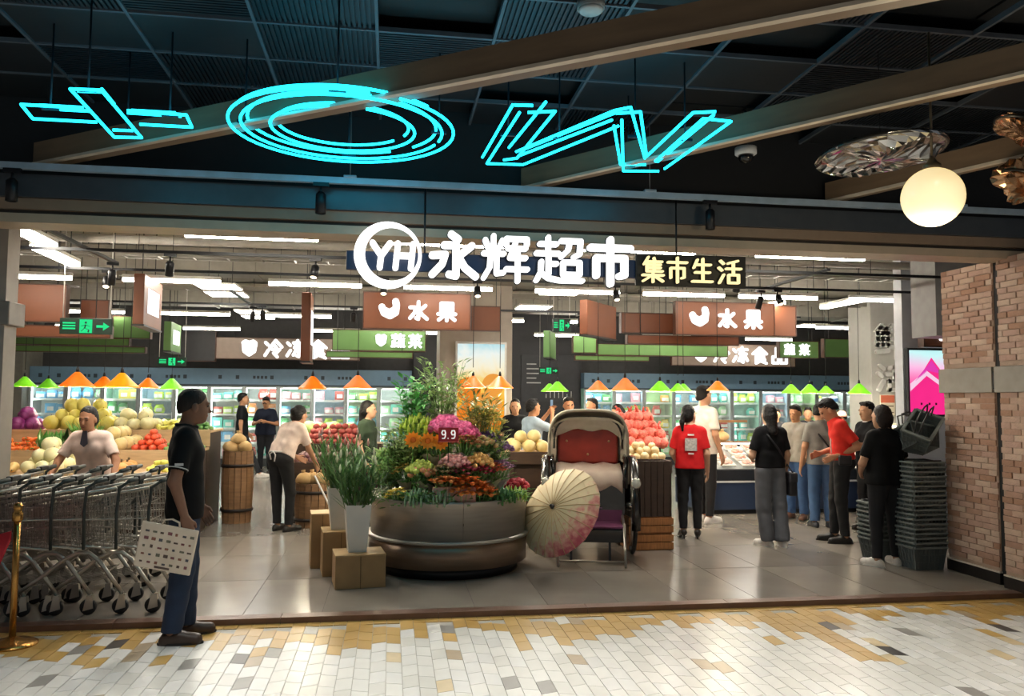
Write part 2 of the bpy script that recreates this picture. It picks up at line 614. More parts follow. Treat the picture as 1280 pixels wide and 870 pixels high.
    for q in 'RL':
        an, to = J['a' + q], J['t' + q]
        K = Sdf(min(res, .008))
        d = nrm((to - an) * V3(1, 1, 0)); sd_ = V3(d[1], -d[0], 0)
        base = V3(an[0], an[1], 0)
        z0 = min(an[2] - .085 * s, to[2] - .03 * s)
        base[2] = z0
        hl = .045 * s if heels else 0
        K.c(base - d * .03 * s + V3(0, 0, (.042 * s + hl)), base + d * .05 * s + V3(0, 0, .05 * s + hl * .8), .04 * s, .042 * s, 0, .02)
        K.c(base + d * .05 * s + V3(0, 0, .045 * s + hl * .6), base + d * .16 * s + V3(0, 0, .034 * s), .042 * s, .036 * s, 0, .02)
        if heels:
            K.c(base - d * .045 * s + V3(0, 0, .03), base - d * .045 * s + V3(0, 0, .008), .014, .008, 0, .01)
        else:
            K.c(base - d * .04 * s + V3(0, 0, .022 * s), base + d * .16 * s + V3(0, 0, .022 * s), .04 * s, .04 * s, 0, .01)
        K.cut.append(('p', base + V3(0, 0, .001), V3(0, 0, -1)))
        so = link('shoe', K.mesh('shoe', [shm]), root)
        if not heels:
            Bs = MB()
            pts = []
            for i in range(18):
                a = 2 * PI * i / 18
                rx = .046 * s
                c_ = base + d * (.06 * s) + d * math.cos(a) * .148 * s + sd_ * math.sin(a) * rx
                pts.append((c_[0], c_[1]))
            Bs.slab(pts, z0, z0 + .016 * s)
            Bs.build('sole', pm('sole_' + ('white' if shoe in ('#d8d2cc', '#cfc9c4', '#e2ddd8') else 'dark'), '#d9d6d0' if shoe in ('#d8d2cc', '#cfc9c4', '#e2ddd8') else '#161311', .7), so)
    # hair
    hm = pm('hair_' + hairc.strip('#'), hairc, .6, spec=.3, var=.35, scale=60, stretch=(1, 1, .15), bump=.6, bscale=120)
    if hair:
        K = Sdf(min(res, .008))
        o = .004 if hair == 'buzz' else .017
        if hair != 'buzz':
            K.wr, K.wf = .0028, 4.2
        K.e(HP(0, -.014, .032), V3(.0775, .0955, .0885) * hs, Rm, 0, .01) if hair == 'buzz' else K.e(HP(0, -.026, .043), V3(.0772, .0955, .0895) * hs, Rm, 0, .01)
        if hair in ('short', 'buzz'):
            K.e(HP(0, -.05, -.01), V3(.072, .055 + o, .07) * hs, Rm, 0, .02)
            K.cut.append(('p', HP(0, .0, .004 if hair == 'short' else .0), nrm(fw * .55 - up * .85)))
            K.cut.append(('p', HP(0, .066, .062), nrm(fw * .8 - up * .6)))
            if hair == 'short':
                K.c(HP(-.045, .03, .105), HP(.04, .045, .108), .02 * s, .018 * s, 0, .03)
        else:
            K.e(HP(0, -.045, -.01), V3(.074 + o * .6, .06 + o, .09) * hs, Rm, 0, .02)
            K.cut.append(('p', HP(0, .02, .0), nrm(fw * .85 - up * .5)))
            if hair == 'pony':
                K.e(HP(0, -.115, .015), V3(.024, .024, .024) * hs, None, 0, .02)
                K.c(HP(0, -.13, .0), HP(0, -.15, -.09), .026 * s, .03 * s, 0, .02)
                K.c(HP(0, -.15, -.09), HP(0, -.14, -.19), .03 * s, .012 * s, 0, .02)
            elif hair == 'bun':
                K.e(HP(0, -.115, .02), V3(.042, .04, .042) * hs, None, 0, .02)
            elif hair == 'long':
                K.c(HP(0, -.07, -.03), HP(0, -.085, -.20), .068 * s, .055 * s, 0, .03)
                K.c(HP(0, -.085, -.20), HP(0, -.09, -.27), .055 * s, .02 * s, 0, .03)
            elif hair == 'bob':
                K.c(HP(-.03, -.05, -.03), HP(-.035, -.045, -.09), .062 * s, .045 * s, 0, .03)
                K.c(HP(.03, -.05, -.03), HP(.035, -.045, -.09), .062 * s, .045 * s, 0, .03)
        link('hair', K.mesh('hair', [hm]), root)
    root['_j'] = 1
    del root['_j']
    return root, J
# ------------------------------------------------------------------ floors
rnd = random.Random(7)
M_mallbase = pm('mall_grout', '#aaa69e', .6)
mall_floor = struct(MB().box(-9, 12, -4, 6.41, -0.12, -0.047).build('floor', M_mallbase))
mall_floor.name = 'floor'
TW = [pm('tile_white_a', '#d6d5d0', .28, var=.05, scale=5), pm('tile_white_b', '#cbcac4', .28, var=.05, scale=5), pm('tile_white_c', '#dedddA', .25, var=.04, scale=5)]
TY = [pm('tile_ochre_a', '#bd9a58', .3, var=.08, scale=5), pm('tile_ochre_b', '#b5914f', .3, var=.08, scale=5)]
TA = [pm('tile_grey', '#8d8a85', .3), pm('tile_charcoal', '#4a4645', .3), pm('tile_taupe', '#a9967a', .3), pm('tile_sand', '#cbb892', .3)]
TALL = TW + TY + TA
TWD, TLN, SK = 0.10, 0.20, 0.03
def tile_poly(par, l=TLN):
    g = .0022
    k = SK if par else -SK
    return [(g, g), (TWD - g, g + k), (TWD - g, l - g + k), (g, l - g)]
tile_me = {}
def tile_mesh(par, mi):
    if (par, mi) not in tile_me:
        tile_me[(par, mi)] = MB().slab(tile_poly(par), -0.05, -0.04).mesh('floor_tile', TALL[mi])
    return tile_me[(par, mi)]
stuff_t = MB()
cells = []
ncol = 104
for c in range(ncol):
    x0 = -3.6 + c * TWD
    edge = 5.88 + .16 * math.sin(c * .35) + .12 * rnd.uniform(-1, 1)
    if 3.05 < x0 < 3.25: edge = 4.95
    if .82 < x0 < .92: edge = 5.45
    r_ = 0
    y0 = 3.6 + (0.1 if c % 4 in (1, 2) else 0)
    while y0 + TLN <= 6.39:
        yc = y0 + TLN / 2
        u = rnd.random()
        if yc > edge:
            mi = 3 + (rnd.random() < .35)
            if u < .06: mi = rnd.choice([0, 2])
            elif u < .13: mi = rnd.choice([5, 6, 7])
        else:
            mi = rnd.choice([0, 0, 1, 2])
            if u < .045: mi = rnd.choice([5, 5, 6, 7, 8])
            elif u < .08 and yc > edge - .6: mi = 3
        cells.append((x0, y0, c % 2, mi))
        y0 += TLN
def in_view(x, y):
    # plan wedge that the photograph's frame covers, with a margin
    return -.52 * y - .25 < x < .92 * y + .3
cells.sort(key=lambda q: (not in_view(q[0], q[1]) or q[1] < 4.1, q[1]))
nobj = 0
for x0, y0, par, mi in cells:
    if nobj < 300 and in_view(x0, y0) and y0 >= 4.1:
        o = link('floor_tile', tile_mesh(par, mi), mall_floor, (x0, y0, 0))
        nobj += 1
    else:
        stuff_t.cur = mi
        stuff_t.slab([(x + x0, y + y0) for x, y in tile_poly(par)], -0.05, -0.04)
for x0 in np.arange(-3.6, 6.8, .1):       # closing strip of ochre half tiles against the step
    stuff_t.cur = 3 + (rnd.random() < .3)
    stuff_t.box(x0 + .002, x0 + .098, 6.30, 6.408, -0.05, -0.041)
tag(stuff_t.build('floor_tile_field', TALL, mall_floor), kind='stuff')

M_step = pm('step_bronze', '#6d5346', .35, metal=.3, var=.15)
th = struct(MB().box(-9, 12, 6.40, 6.43, -0.12, -0.01).build('trim_1', pm('step_core', '#3b3029', .5)))
for i in range(15):
    x0 = -8 + i * 1.2
    MB().box(x0 + .002, x0 + 1.198, 6.398, 6.52, -0.042, .002).build('step_edging', M_step, th)
floor2 = struct(MB().box(-11, 14.5, 6.42, 23, -0.12, -.008).build('floor', pm('shop_grout', '#54504b', .6)))
FT = [pm('shop_tile_a', '#847d74', .2, var=.08, scale=2.5), pm('shop_tile_b', '#7d766e', .22, var=.08, scale=2.5), pm('shop_tile_c', '#8a8279', .2, var=.08, scale=2.5)]
ftm = [MB().box(.002, .598, .003, 1.197, -.02, 0).mesh('shop_floor_tile', m) for m in FT]
far_t = MB()
for i in range(-18, 24):
    for j in range(12):
        x0, y0 = i * .6 + .1, 6.522 + j * 1.2
        k = rnd.randrange(3)
        if y0 < 13 and in_view(x0, y0):
            link('shop_floor_tile', ftm[k], floor2, (x0, y0, 0))
        else:
            far_t.cur = k
            far_t.box(x0 + .002, x0 + .598, y0 + .003, y0 + 1.197, -.02, 0)
tag(far_t.build('shop_floor_tile_field', FT, floor2), kind='stuff')

# ------------------------------------------------------------------ mall ceiling
CZ = 3.98
M_black = pm('ceiling_black', '#101214', .7)
M_panel = pm('ceiling_panel_dark', '#1b1e22', .55)
M_rib = pm('ceiling_rib_metal', '#2d3238', .45, metal=.5)
M_tbar = pm('ceiling_grid_bar', '#5a6068', .5, metal=.3)
ceil = struct(MB().box(-9, 12, -4, 6.62, CZ + .12, CZ + .2).build('ceiling', M_black))
DX, DY = .74, .55
flat = MB().box(.012, DX - .012, .012, DY - .012, 0, .02).mesh('ceiling_tile', M_panel)
deep = MB().box(.012, DX - .012, .012, DY - .012, .09, .11).mesh('ceiling_tile', M_black)
rb = MB()
for i in range(22):
    x = .02 + i * (DX - .04) / 22
    rb.box(x, x + .018, .012, DY - .012, -.004, .014)
rb.box(.012, DX - .012, .012, DY - .012, .014, .022)
ribm = rb.mesh('ceiling_tile', M_rib)
rb = MB()
for i in range(16):
    y = .02 + i * (DY - .04) / 16
    rb.box(.012, DX - .012, y, y + .018, -.004, .014)
rb.box(.012, DX - .012, .012, DY - .012, .014, .022)
ribm2 = rb.mesh('ceiling_tile', M_rib)
for i in range(-6, 9):
    for j in range(0, 9):
        x0, y0 = i * DX - .12, 1.65 + j * DY
        u = rnd.random()
        me = ribm if u < .28 else ribm2 if u < .42 else (flat if u < .75 else deep)
        link('ceiling_tile', me, ceil, (x0, y0, CZ))
for i in range(-6, 10):
    MB().box(i * DX - .13, i * DX - .11, 1.65, 6.6, CZ - .015, CZ + .02).build('grid_bar', M_tbar, ceil)
for j in range(0, 10):
    MB().box(-4.6, 6.6, 1.64 + j * DY, 1.66 + j * DY, CZ - .012, CZ + .018).build('grid_bar', M_tbar, ceil)
struct(MB().box(-9, 12, 6.56, 6.70, 3.34, CZ + .2).build('wall_front', pm('void_wall', '#15171b', .6)))

# slanting timber-faced beams under the mall ceiling
M_beam = pm('beam_brown', '#7a654f', .5, var=.12, scale=3, stretch=(1, 1, 6))
M_lip = pm('beam_lip', '#c9bdaa', .4)
for k, (a, b) in enumerate([((-2.72, 6.47), (3.3, 2.27)), ((1.05, 6.50), (4.4, 2.39)), ((3.77, 6.48), (5.4, 2.88))]):
    a, b = Vector(a), Vector(b)
    d = (b - a).normalized()
    n = Vector((-d.y, d.x))
    if n.y > 0: n = -n
    w = .14
    pts = [a, b, b - n * w, a - n * w]
    bo = MB().slab([tuple(p) for p in pts], 3.44, 3.60).build('trim_%d' % (k + 2), M_beam)
    struct(bo)
    MB().slab([tuple(p) for p in (a + n * .012, b + n * .012, b - n * .03, a - n * .03)], 3.424, 3.444).build('lower_lip', M_lip, bo)

# ------------------------------------------------------------------ shop front header
hd_ = struct(MB().box(-9, 12, 6.42, 6.60, 3.17, 3.345).build('wall_header', pm('header_slate', '#4c5157', .35, metal=.35, var=.06)))
MB().box(-9, 12, 6.455, 6.60, 3.085, 3.168).build('header_band', pm('header_brown', '#8d7763', .45, var=.06), hd_)
MB().box(-9, 12, 6.50, 6.60, 3.055, 3.085).build('shadow_gap', pm('header_gap', '#38312b', .6), hd_)
MB().box(-9, 12, 6.47, 6.76, 2.985, 3.055).build('header_soffit', pm('header_beige', '#b7a48d', .45, var=.06), hd_)
MB().box(-9, 12, 6.60, 6.76, 3.055, 3.95).build('header_back', pm('header_back_grey', '#6f6a63', .6), hd_)

# steel rail hanging in front of the header
rail = thing('steel_rail', 'long thin steel track hanging along the front of the shop header', 'rail', (0, 6.3, 3.37))
M_rail = pm('rail_steel', '#a9bdce', .35, metal=.25)
MB().box(-4, 7, -.022, .022, -.024, .024).build('track', M_rail, rail)
for x in (-3.0, -.34, 2.1, 4.95):
    MB().tube([(x, 0, .024), (x, 0, .72)], .005, 6).build('hanger', pm('wire_grey', '#77797c', .5, metal=.5), rail)
    MB().bbox(x - .05, x + .05, -.03, .03, .02, .045, .006).build('clip', M_rail, rail)
M_blk = pm('fitting_black', '#14151a', .4, metal=.2)
M_lens = em('spot_lens', '#ffe9c8', 3.0)
def spot(label, x, y, z, tilt=0, turn=0, group=None, body='black', length=.17, r=.04, lit=True, cat='spotlight'):
    t = thing('track_spotlight', label, cat, (x, y, z), turn, group)
    mb = M_blk if body == 'black' else pm('fitting_white', '#d8d5cf', .4)
    MB().box(-.06, .06, -.018, .018, -.03, 0).build('driver_box', mb, t)
    MB().tube([(0, 0, -.03), (0, 0, -.09)], .01, 6).build('stem', mb, t)
    can = MB().lathe([(r * .6, .0), (r, -.02), (r, -length), (r * .9, -length), (r * .85, -length + .02), (0, -length + .02)], 14).build('lamp_can', mb, t, (0, 0, -.075), (tilt, 0, 0))
    if lit:
        MB().lathe([(0, -length + .012), (r * .82, -length + .012), (r * .82, -length + .008), (0, -length + .008)], 12).build('lens', M_lens, can)
    return t
for x, w_ in ((-2.78, 'above the left column'), (-.56, 'above the round sign'), (2.62, 'above the small yellow characters')):
    spot('black cylinder spotlight clipped under the steel rail ' + w_, x, 6.29, 3.346, group='spotlights on the steel rail', lit=False)

# ------------------------------------------------------------------ columns beside the opening
lc = struct(MB().box(-4.1, -3.19, 7.2, 7.42, 0, 3.95).build('wall_left', pm('column_grey', '#a39a90', .55, var=.06)))
MB().bbox(-4.1, -3.14, 7.16, 7.46, 2.26, 2.46, .01).build('band', pm('column_band', '#8f877f', .5), lc)
MB().box(-4.1, -3.18, 7.19, 7.43, 0, .12).build('skirting', pm('skirting_black', '#1b1716', .4), lc)

BR = [pm('brick_a', '#b49484', .8, bump=.4, var=.15), pm('brick_b', '#b89a88', .8, bump=.4, var=.15), pm('brick_c', '#a07a64', .8, bump=.4, var=.15),
      pm('brick_d', '#c2a896', .8, bump=.4, var=.15), pm('brick_e', '#a98674', .8, bump=.4, var=.15)]
M_mortar = pm('mortar', '#ac9483', .9, var=.1, bump=.4)
M_band = pm('stone_band', '#8c857b', .55)
brick_cache = {}
def brick_col(name, X, y0, y1, depth):
    core = struct(MB().box(X + .012, X + depth, y0, y1, 0, 2.985).build(name, M_mortar))
    bh, bw = .056, .21
    row = 0
    z = .15
    while z < 2.97:
        if not (1.73 < z < 2.0):
            off = (row % 2) * bw * .5 + rnd.uniform(-.03, .03)
            y = y0 - off
            while y < y1:
                a, b = max(y, y0) + .003, min(y + bw, y1) - .003
                if b - a > .03:
                    key = (round(b - a, 2), rnd.randrange(5))
                    if key not in brick_cache:
                        brick_cache[key] = MB().box(-.012, .03, 0, key[0], .002, bh - .004).mesh('brick', BR[key[1]])
                    link('brick', brick_cache[key], core, (X + .012 + rnd.uniform(-.005, .004), a, z))
                y += bw
        row += 1
        z += bh
    MB().bbox(X - .04, X + depth, y0 - .01, y1 + .02, 1.765, 2.005, .006).build('stone_band', M_band, core)
    MB().box(X - .01, X + depth, y0 - .005, y1 + .005, 0, .105).build('skirting', pm('skirting_black', '#1b1716', .4), core)
    MB().box(X - .012, X + depth, y0 - .006, y1 + .006, .105, .118).build('skirting_line', pm('skirting_white', '#cfc6ba', .5), core)
    return core
bc1 = brick_col('wall_right', 5.58, 6.72, 7.42, .62)
bc2 = brick_col('wall_right_front', 5.54, 5.75, 6.615, .62)
fbk = [MB().box(.003, .207, -.03, .012, .002, .052).mesh('brick', m) for m in BR]
for r_i in range(50):
    z_ = .15 + r_i * .056
    if z_ > 2.92: break
    if 1.73 < z_ < 2.0: continue
    for q in range(3):
        x_ = 5.545 + q * .205 - (.1 if r_i % 2 else 0)
        if x_ > 5.53: link('brick', fbk[rnd.randrange(5)], bc2, (x_, 5.752 + rnd.uniform(-.004, .004), z_))
struct(MB().box(5.60, 6.1, 6.61, 6.725, 0, 2.985).build('trim_5', M_black))
MB().lathe([(.0, -.17), (.03, -.16), (.03, .0), (0, .01)], 10, (5.57, 6.69, 1.96)).build('slot', M_black, bc1)

# ------------------------------------------------------------------ shop shell
M_shopwall = pm('shop_wall_grey', '#8f8c87', .7)
struct(MB().box(-11, 14.5, 21.2, 21.4, 0, 4.0).build('wall_back', pm('shop_wall_dark', '#3a3b3d', .7)))
struct(MB().box(-11.0, -10.8, 6.7, 21.4, 0, 4.0).build('wall_shop_left', M_shopwall))
struct(MB().box(14.3, 14.5, 6.7, 21.4, 0, 4.0).build('wall_shop_right', M_shopwall))
shop_ceil = struct(MB().box(-11, 14.5, 6.62, 21.4, 3.95, 4.05).build('ceiling', pm('shop_ceiling', '#8d887e', .8)))
M_duct = pm('duct_grey', '#8b867d', .5, metal=.2, var=.08)
M_pipe = pm('pipe_white', '#b8b2a8', .5)
for y, z, w, hh in ((8.9, 3.52, .55, .32), (12.4, 3.5, .7, .34), (16.6, 3.5, .8, .34)):
    d = MB()
    d.bbox(-10.5, 14, y - w / 2, y + w / 2, z, z + hh, .01)
    do = d.build('air_duct', M_duct)
    tag(do, {8.9: 'long grey rectangular air duct nearest the shop front', 12.4: 'middle long grey rectangular air duct under the shop ceiling', 16.6: 'rearmost long grey rectangular air duct under the shop ceiling'}[y], 'air duct')
    for x in np.arange(-9.5, 14, 1.5):
        MB().bbox(x - .02, x + .02, y - w / 2 - .02, y + w / 2 + .02, z - .02, z + hh + .02, .004).build('flange', M_duct, do)
pipes = [((-10, 7.15, 3.62), (13.8, 7.15, 3.62), .045), ((-10, 7.4, 3.5), (13.8, 7.4, 3.5), .03), ((-10, 9.8, 3.5), (13.8, 9.8, 3.5), .05), ((-10, 11.3, 3.6), (13.8, 11.3, 3.6), .04),
         ((-10, 14.0, 3.55), (13.8, 14.0, 3.55), .05), ((-2.2, 6.9, 3.9), (-2.2, 20, 3.9), .04), ((6.22, 6.9, 3.9), (6.22, 20, 3.9), .04), ((3.0, 6.9, 3.9), (3.0, 20, 3.9), .035), ((-4.9, 6.9, 3.9), (-4.9, 20, 3.9), .04)]
for i, (a, b, r) in enumerate(pipes):
    po = MB().tube([a, b], r, 10).build('ceiling_pipe', M_pipe)
    tag(po, 'round %s service pipe under the shop ceiling' % ('thin' if r < .045 else 'thick'), 'pipe', 'service pipes under the shop ceiling')
# cable trays
for k, (x0, x1, y, z) in enumerate(((-10, 13.8, 10.2, 3.36), (-10, 13.8, 13.2, 3.36))):
    t = thing('cable_tray', 'ladder cable tray %s the middle air duct' % ('in front of' if k == 0 else 'behind'), 'cable tray', (0, y, z))
    for s_ in (-.1, .1):
        MB().box(x0, x1, s_ - .008, s_ + .008, 0, .06).build('side_rail', M_duct, t)
    rm = MB().box(-.012, .012, -.1, .1, .0, .012).mesh('rung', M_duct)
    for x in np.arange(x0, x1, .4):
        link('rung', rm, t, (x, 0, 0))

# partition on the right with the pink screen, and the white embossed column
struct(MB().box(7.0, 14.3, 10.12, 10.3, 0, 3.95).build('wall_partition', pm('partition_blue_grey', '#c2c6ce', .5, var=.05)))
struct(MB().box(6.32, 7.1, 8.5, 8.95, 2.45, 3.95).build('trim_6', pm('bulkhead_grey', '#9a9a9a', .5)))
# ------------------------------------------------------------------ shop ceiling lamps
M_tube = em('led_batten_glow', '#fff6e4', TUBE_POWER)
M_tubeh = pm('batten_housing', '#d9d6cf', .4)
M_wire = pm('suspension_wire', '#3a3a3c', .5, metal=.4)
def batten_proto():
    t = thing('led_batten', 'x', 'ceiling light')
    MB().bbox(-.6, .6, -.03, .03, 0, .045, .006).build('housing', M_tubeh, t)
    MB().bbox(-.595, .595, -.028, .028, -.045, .002, .008).build('diffuser', M_tube, t)
    for s_ in (-.45, .45):
        MB().tube([(s_, 0, .045), (s_, 0, .75)], .003, 5).build('suspension_wire', M_wire, t)
    return t
ORD = ['first', 'second', 'third', 'fourth', 'fifth', 'sixth', 'seventh', 'eighth', 'ninth', 'tenth', 'eleventh', 'twelfth']
rows = [(7.62, [-1.29, .56, 2.41, 4.26], 'in the front row'),
        (10.75, [-4.6, -2.8, -1.0, .75, 2.54, 4.08, 5.5, 7.2], 'in the second row'),
        (15.05, [-5.3, -3.5, -1.7, .1, 1.9, 3.7, 5.5, 7.3, 9.1], 'in the third row, far above the stalls'),
        (18.3, [-6.5, -3.9, -1.3, 1.3, 3.9, 6.5, 9.1], 'in the last row, before the freezer wall')]
proto = batten_proto()
first = True
for y, xs, w_ in rows:
    for x in xs:
        t = proto if first else copy_tree(proto)
        first = False
        t.location = (x, y, 3.18)
        t['label'] = 'slim LED batten, %s from the left %s' % (ORD[xs.index(x)], w_)
        t['group'] = 'LED battens ' + w_
for (x, y, z, w_) in ((-3.35, 7.95, 3.19, 'nearest the left column'), (-3.57, 9.15, 3.19, 'second behind the left column'), (5.9, 12.0, 3.2, 'behind the right fruit sign'), (6.9, 11.4, 3.2, 'beside the partition')):
    t = copy_tree(proto)
    t.location = (x, y, z)
    t.rotation_euler = (0, 0, R(92))
    t.scale = (.92, 2.2, 1)
    t['label'] = 'broad white LED batten pointing into the shop, ' + w_
    t['group'] = 'lengthwise LED battens'
M_pan = em('panel_glow', '#fffaf0', PANEL_POWER)
pproto = thing('ceiling_panel_light', 'x', 'ceiling light')
MB().bbox(-.3, .3, -.3, .3, 0, .03, .005).build('frame', M_tubeh, pproto)
MB().box(-.285, .285, -.285, .285, -.006, .002).build('diffuser', M_pan, pproto)
for i, (x, y, w_) in enumerate(((-2.55, 12.3, 'first of the line above the left aisle'), (-2.6, 13.2, 'second of the line above the left aisle'), (-2.65, 15.9, 'third of the line above the left aisle'), (-2.7, 16.9, 'last of the line above the left aisle'),
                                (2.55, 11.9, 'behind the main sign, nearer one'), (2.5, 14.0, 'behind the main sign, farther one'), (5.2, 16.5, 'behind the right fruit sign'), (9.0, 16.2, 'far right over the counter'), (8.6, 18.8, 'farthest right over the freezers'))):
    t = pproto if i == 0 else copy_tree(pproto)
    t.location = (x, y, 3.3)
    t['label'] = 'square white panel light ' + w_
    MB().tube([(0, 0, .03), (0, 0, .2 if (12.0 < y < 12.8 or 16.1 < y < 17.1) else .65)], .004, 5).build('suspension_wire', M_wire, t)
# track with spotlights inside the shop
def shop_spot(*a, **k):
    t = spot(*a, **k)
    ld = bpy.data.lights.new('spot_lamp', 'SPOT')
    ld.energy = SPOT_W; ld.color = (1, .94, .84); ld.spot_size = R(75); ld.spot_blend = .6; ld.shadow_soft_size = .04
    lo = bpy.data.objects.new('spot_lamp', ld); COL.objects.link(lo)
    can = [c for c in t.children if c.name.startswith('lamp_can')][0]
    lo.parent = can; lo.location = (0, 0, -.16)
    return t
tracks = [(8.35, [(-2.2, 1, .5), (-.78, 1, -.4), (3.8, 1, 0)], 'nearest the shop front'),
          (9.6, [(-3.2, 1, .3), (-.1, 0, 0), (1.02, 0, 0), (2.75, 0, 0), (4.9, 0, .2)], 'above the flower stand'),
          (12.9, [(-3.6, 1, .4), (-2.0, 1, 0), (-.6, 0, .3), (3.1, 0, .2), (5.2, 0, 0), (6.7, 0, 0)], 'behind the fruit signs')]
for y, sp, w_ in tracks:
    t = thing('lighting_track', 'long black lighting track ' + w_, 'track', (0, y, 3.1))
    MB().box(-6, 7.0, -.018, .018, 0, .03).build('track', M_blk, t)
    for x in (-5, -2.5, 0.2, 2.6, 5.4):
        MB().tube([(x, 0, .03), (x, 0, .85)], .004, 5).build('suspension_rod', M_wire, t)
    for k, (x, dark, tl) in enumerate(sp):
        shop_spot('%s spotlight on the black track %s, %s from the left' % ('black' if dark else 'short lit', w_, ORD[k]), x, y, 3.1, R(-32) if 9 < y < 10 else R(25) * (1 if tl >= 0 else -1), tl * .6, 'spotlights on the track ' + w_, 'black', .15, .042, True)
# cross tracks running into the shop
for k, (x, y0, y1, w_) in enumerate(((-3.0, 7.0, 9.3, 'at the left'), (-2.2, 11.4, 13.4, 'beside the panel lights'), (4.8, 8.2, 10.0, 'at the right'))):
    t = thing('lighting_track', 'black lighting track pointing into the shop ' + w_, 'track', (x, 0, 3.12))
    MB().box(-.018, .018, y0, y1, 0, .03).build('track', M_blk, t)
    for y in (y0 + .1, y1 - .1):
        MB().tube([(0, y, .03), (0, y, .83)], .004, 5).build('suspension_rod', M_wire, t)
    spot('black spotlight at the end of the lengthwise track ' + w_, x, y1 - .15, 3.12, R(20), .4, 'spotlights on lengthwise tracks')

# ------------------------------------------------------------------ unseen mall downlights, added to light the walkway and brick
dl_trim = pm('added_downlight_trim', '#c9c9c9', .4)
dl_me = MB().lathe([(.055, 0), (.085, 0), (.088, -.012), (.055, -.006)], 20, cap=False).mesh('trim_ring', dl_trim)
dl_le = MB().lathe([(0, .004), (.056, .004), (.056, .001), (0, .001)], 16).mesh('lens', em('added_downlight_lens', '#fff2df', 6))
for i, (x, y) in enumerate(((-2.4, 1.9), (.1, 1.9), (2.6, 1.9), (5.1, 1.9), (-3.2, -.6), (.1, -.6), (3.4, -.6), (-1.2, 3.3), (.35, 3.3), (2.85, 3.3), (5.2, 3.3))):
    t = thing('added_downlight', 'small round recessed downlight added out of view in the mall ceiling', 'downlight', (x, y, CZ - .02), 0, 'added mall ceiling downlights')
    link('trim_ring', dl_me, t)
    link('lens', dl_le, t)
    ld = bpy.data.lights.new('added_downlight_lamp', 'SPOT')
    ld.energy = ADDED_DOWNLIGHT_W * (1.0 if y < 5 else .55)
    ld.color = (1.0, .95, .87)
    ld.spot_size = R(100 if y < 5 else 70)
    ld.spot_blend = .7
    ld.shadow_soft_size = .06
    lo = bpy.data.objects.new('added_downlight_lamp', ld)
    COL.objects.link(lo)
    lo.parent = t
    lo.location = (0, 0, -.03)
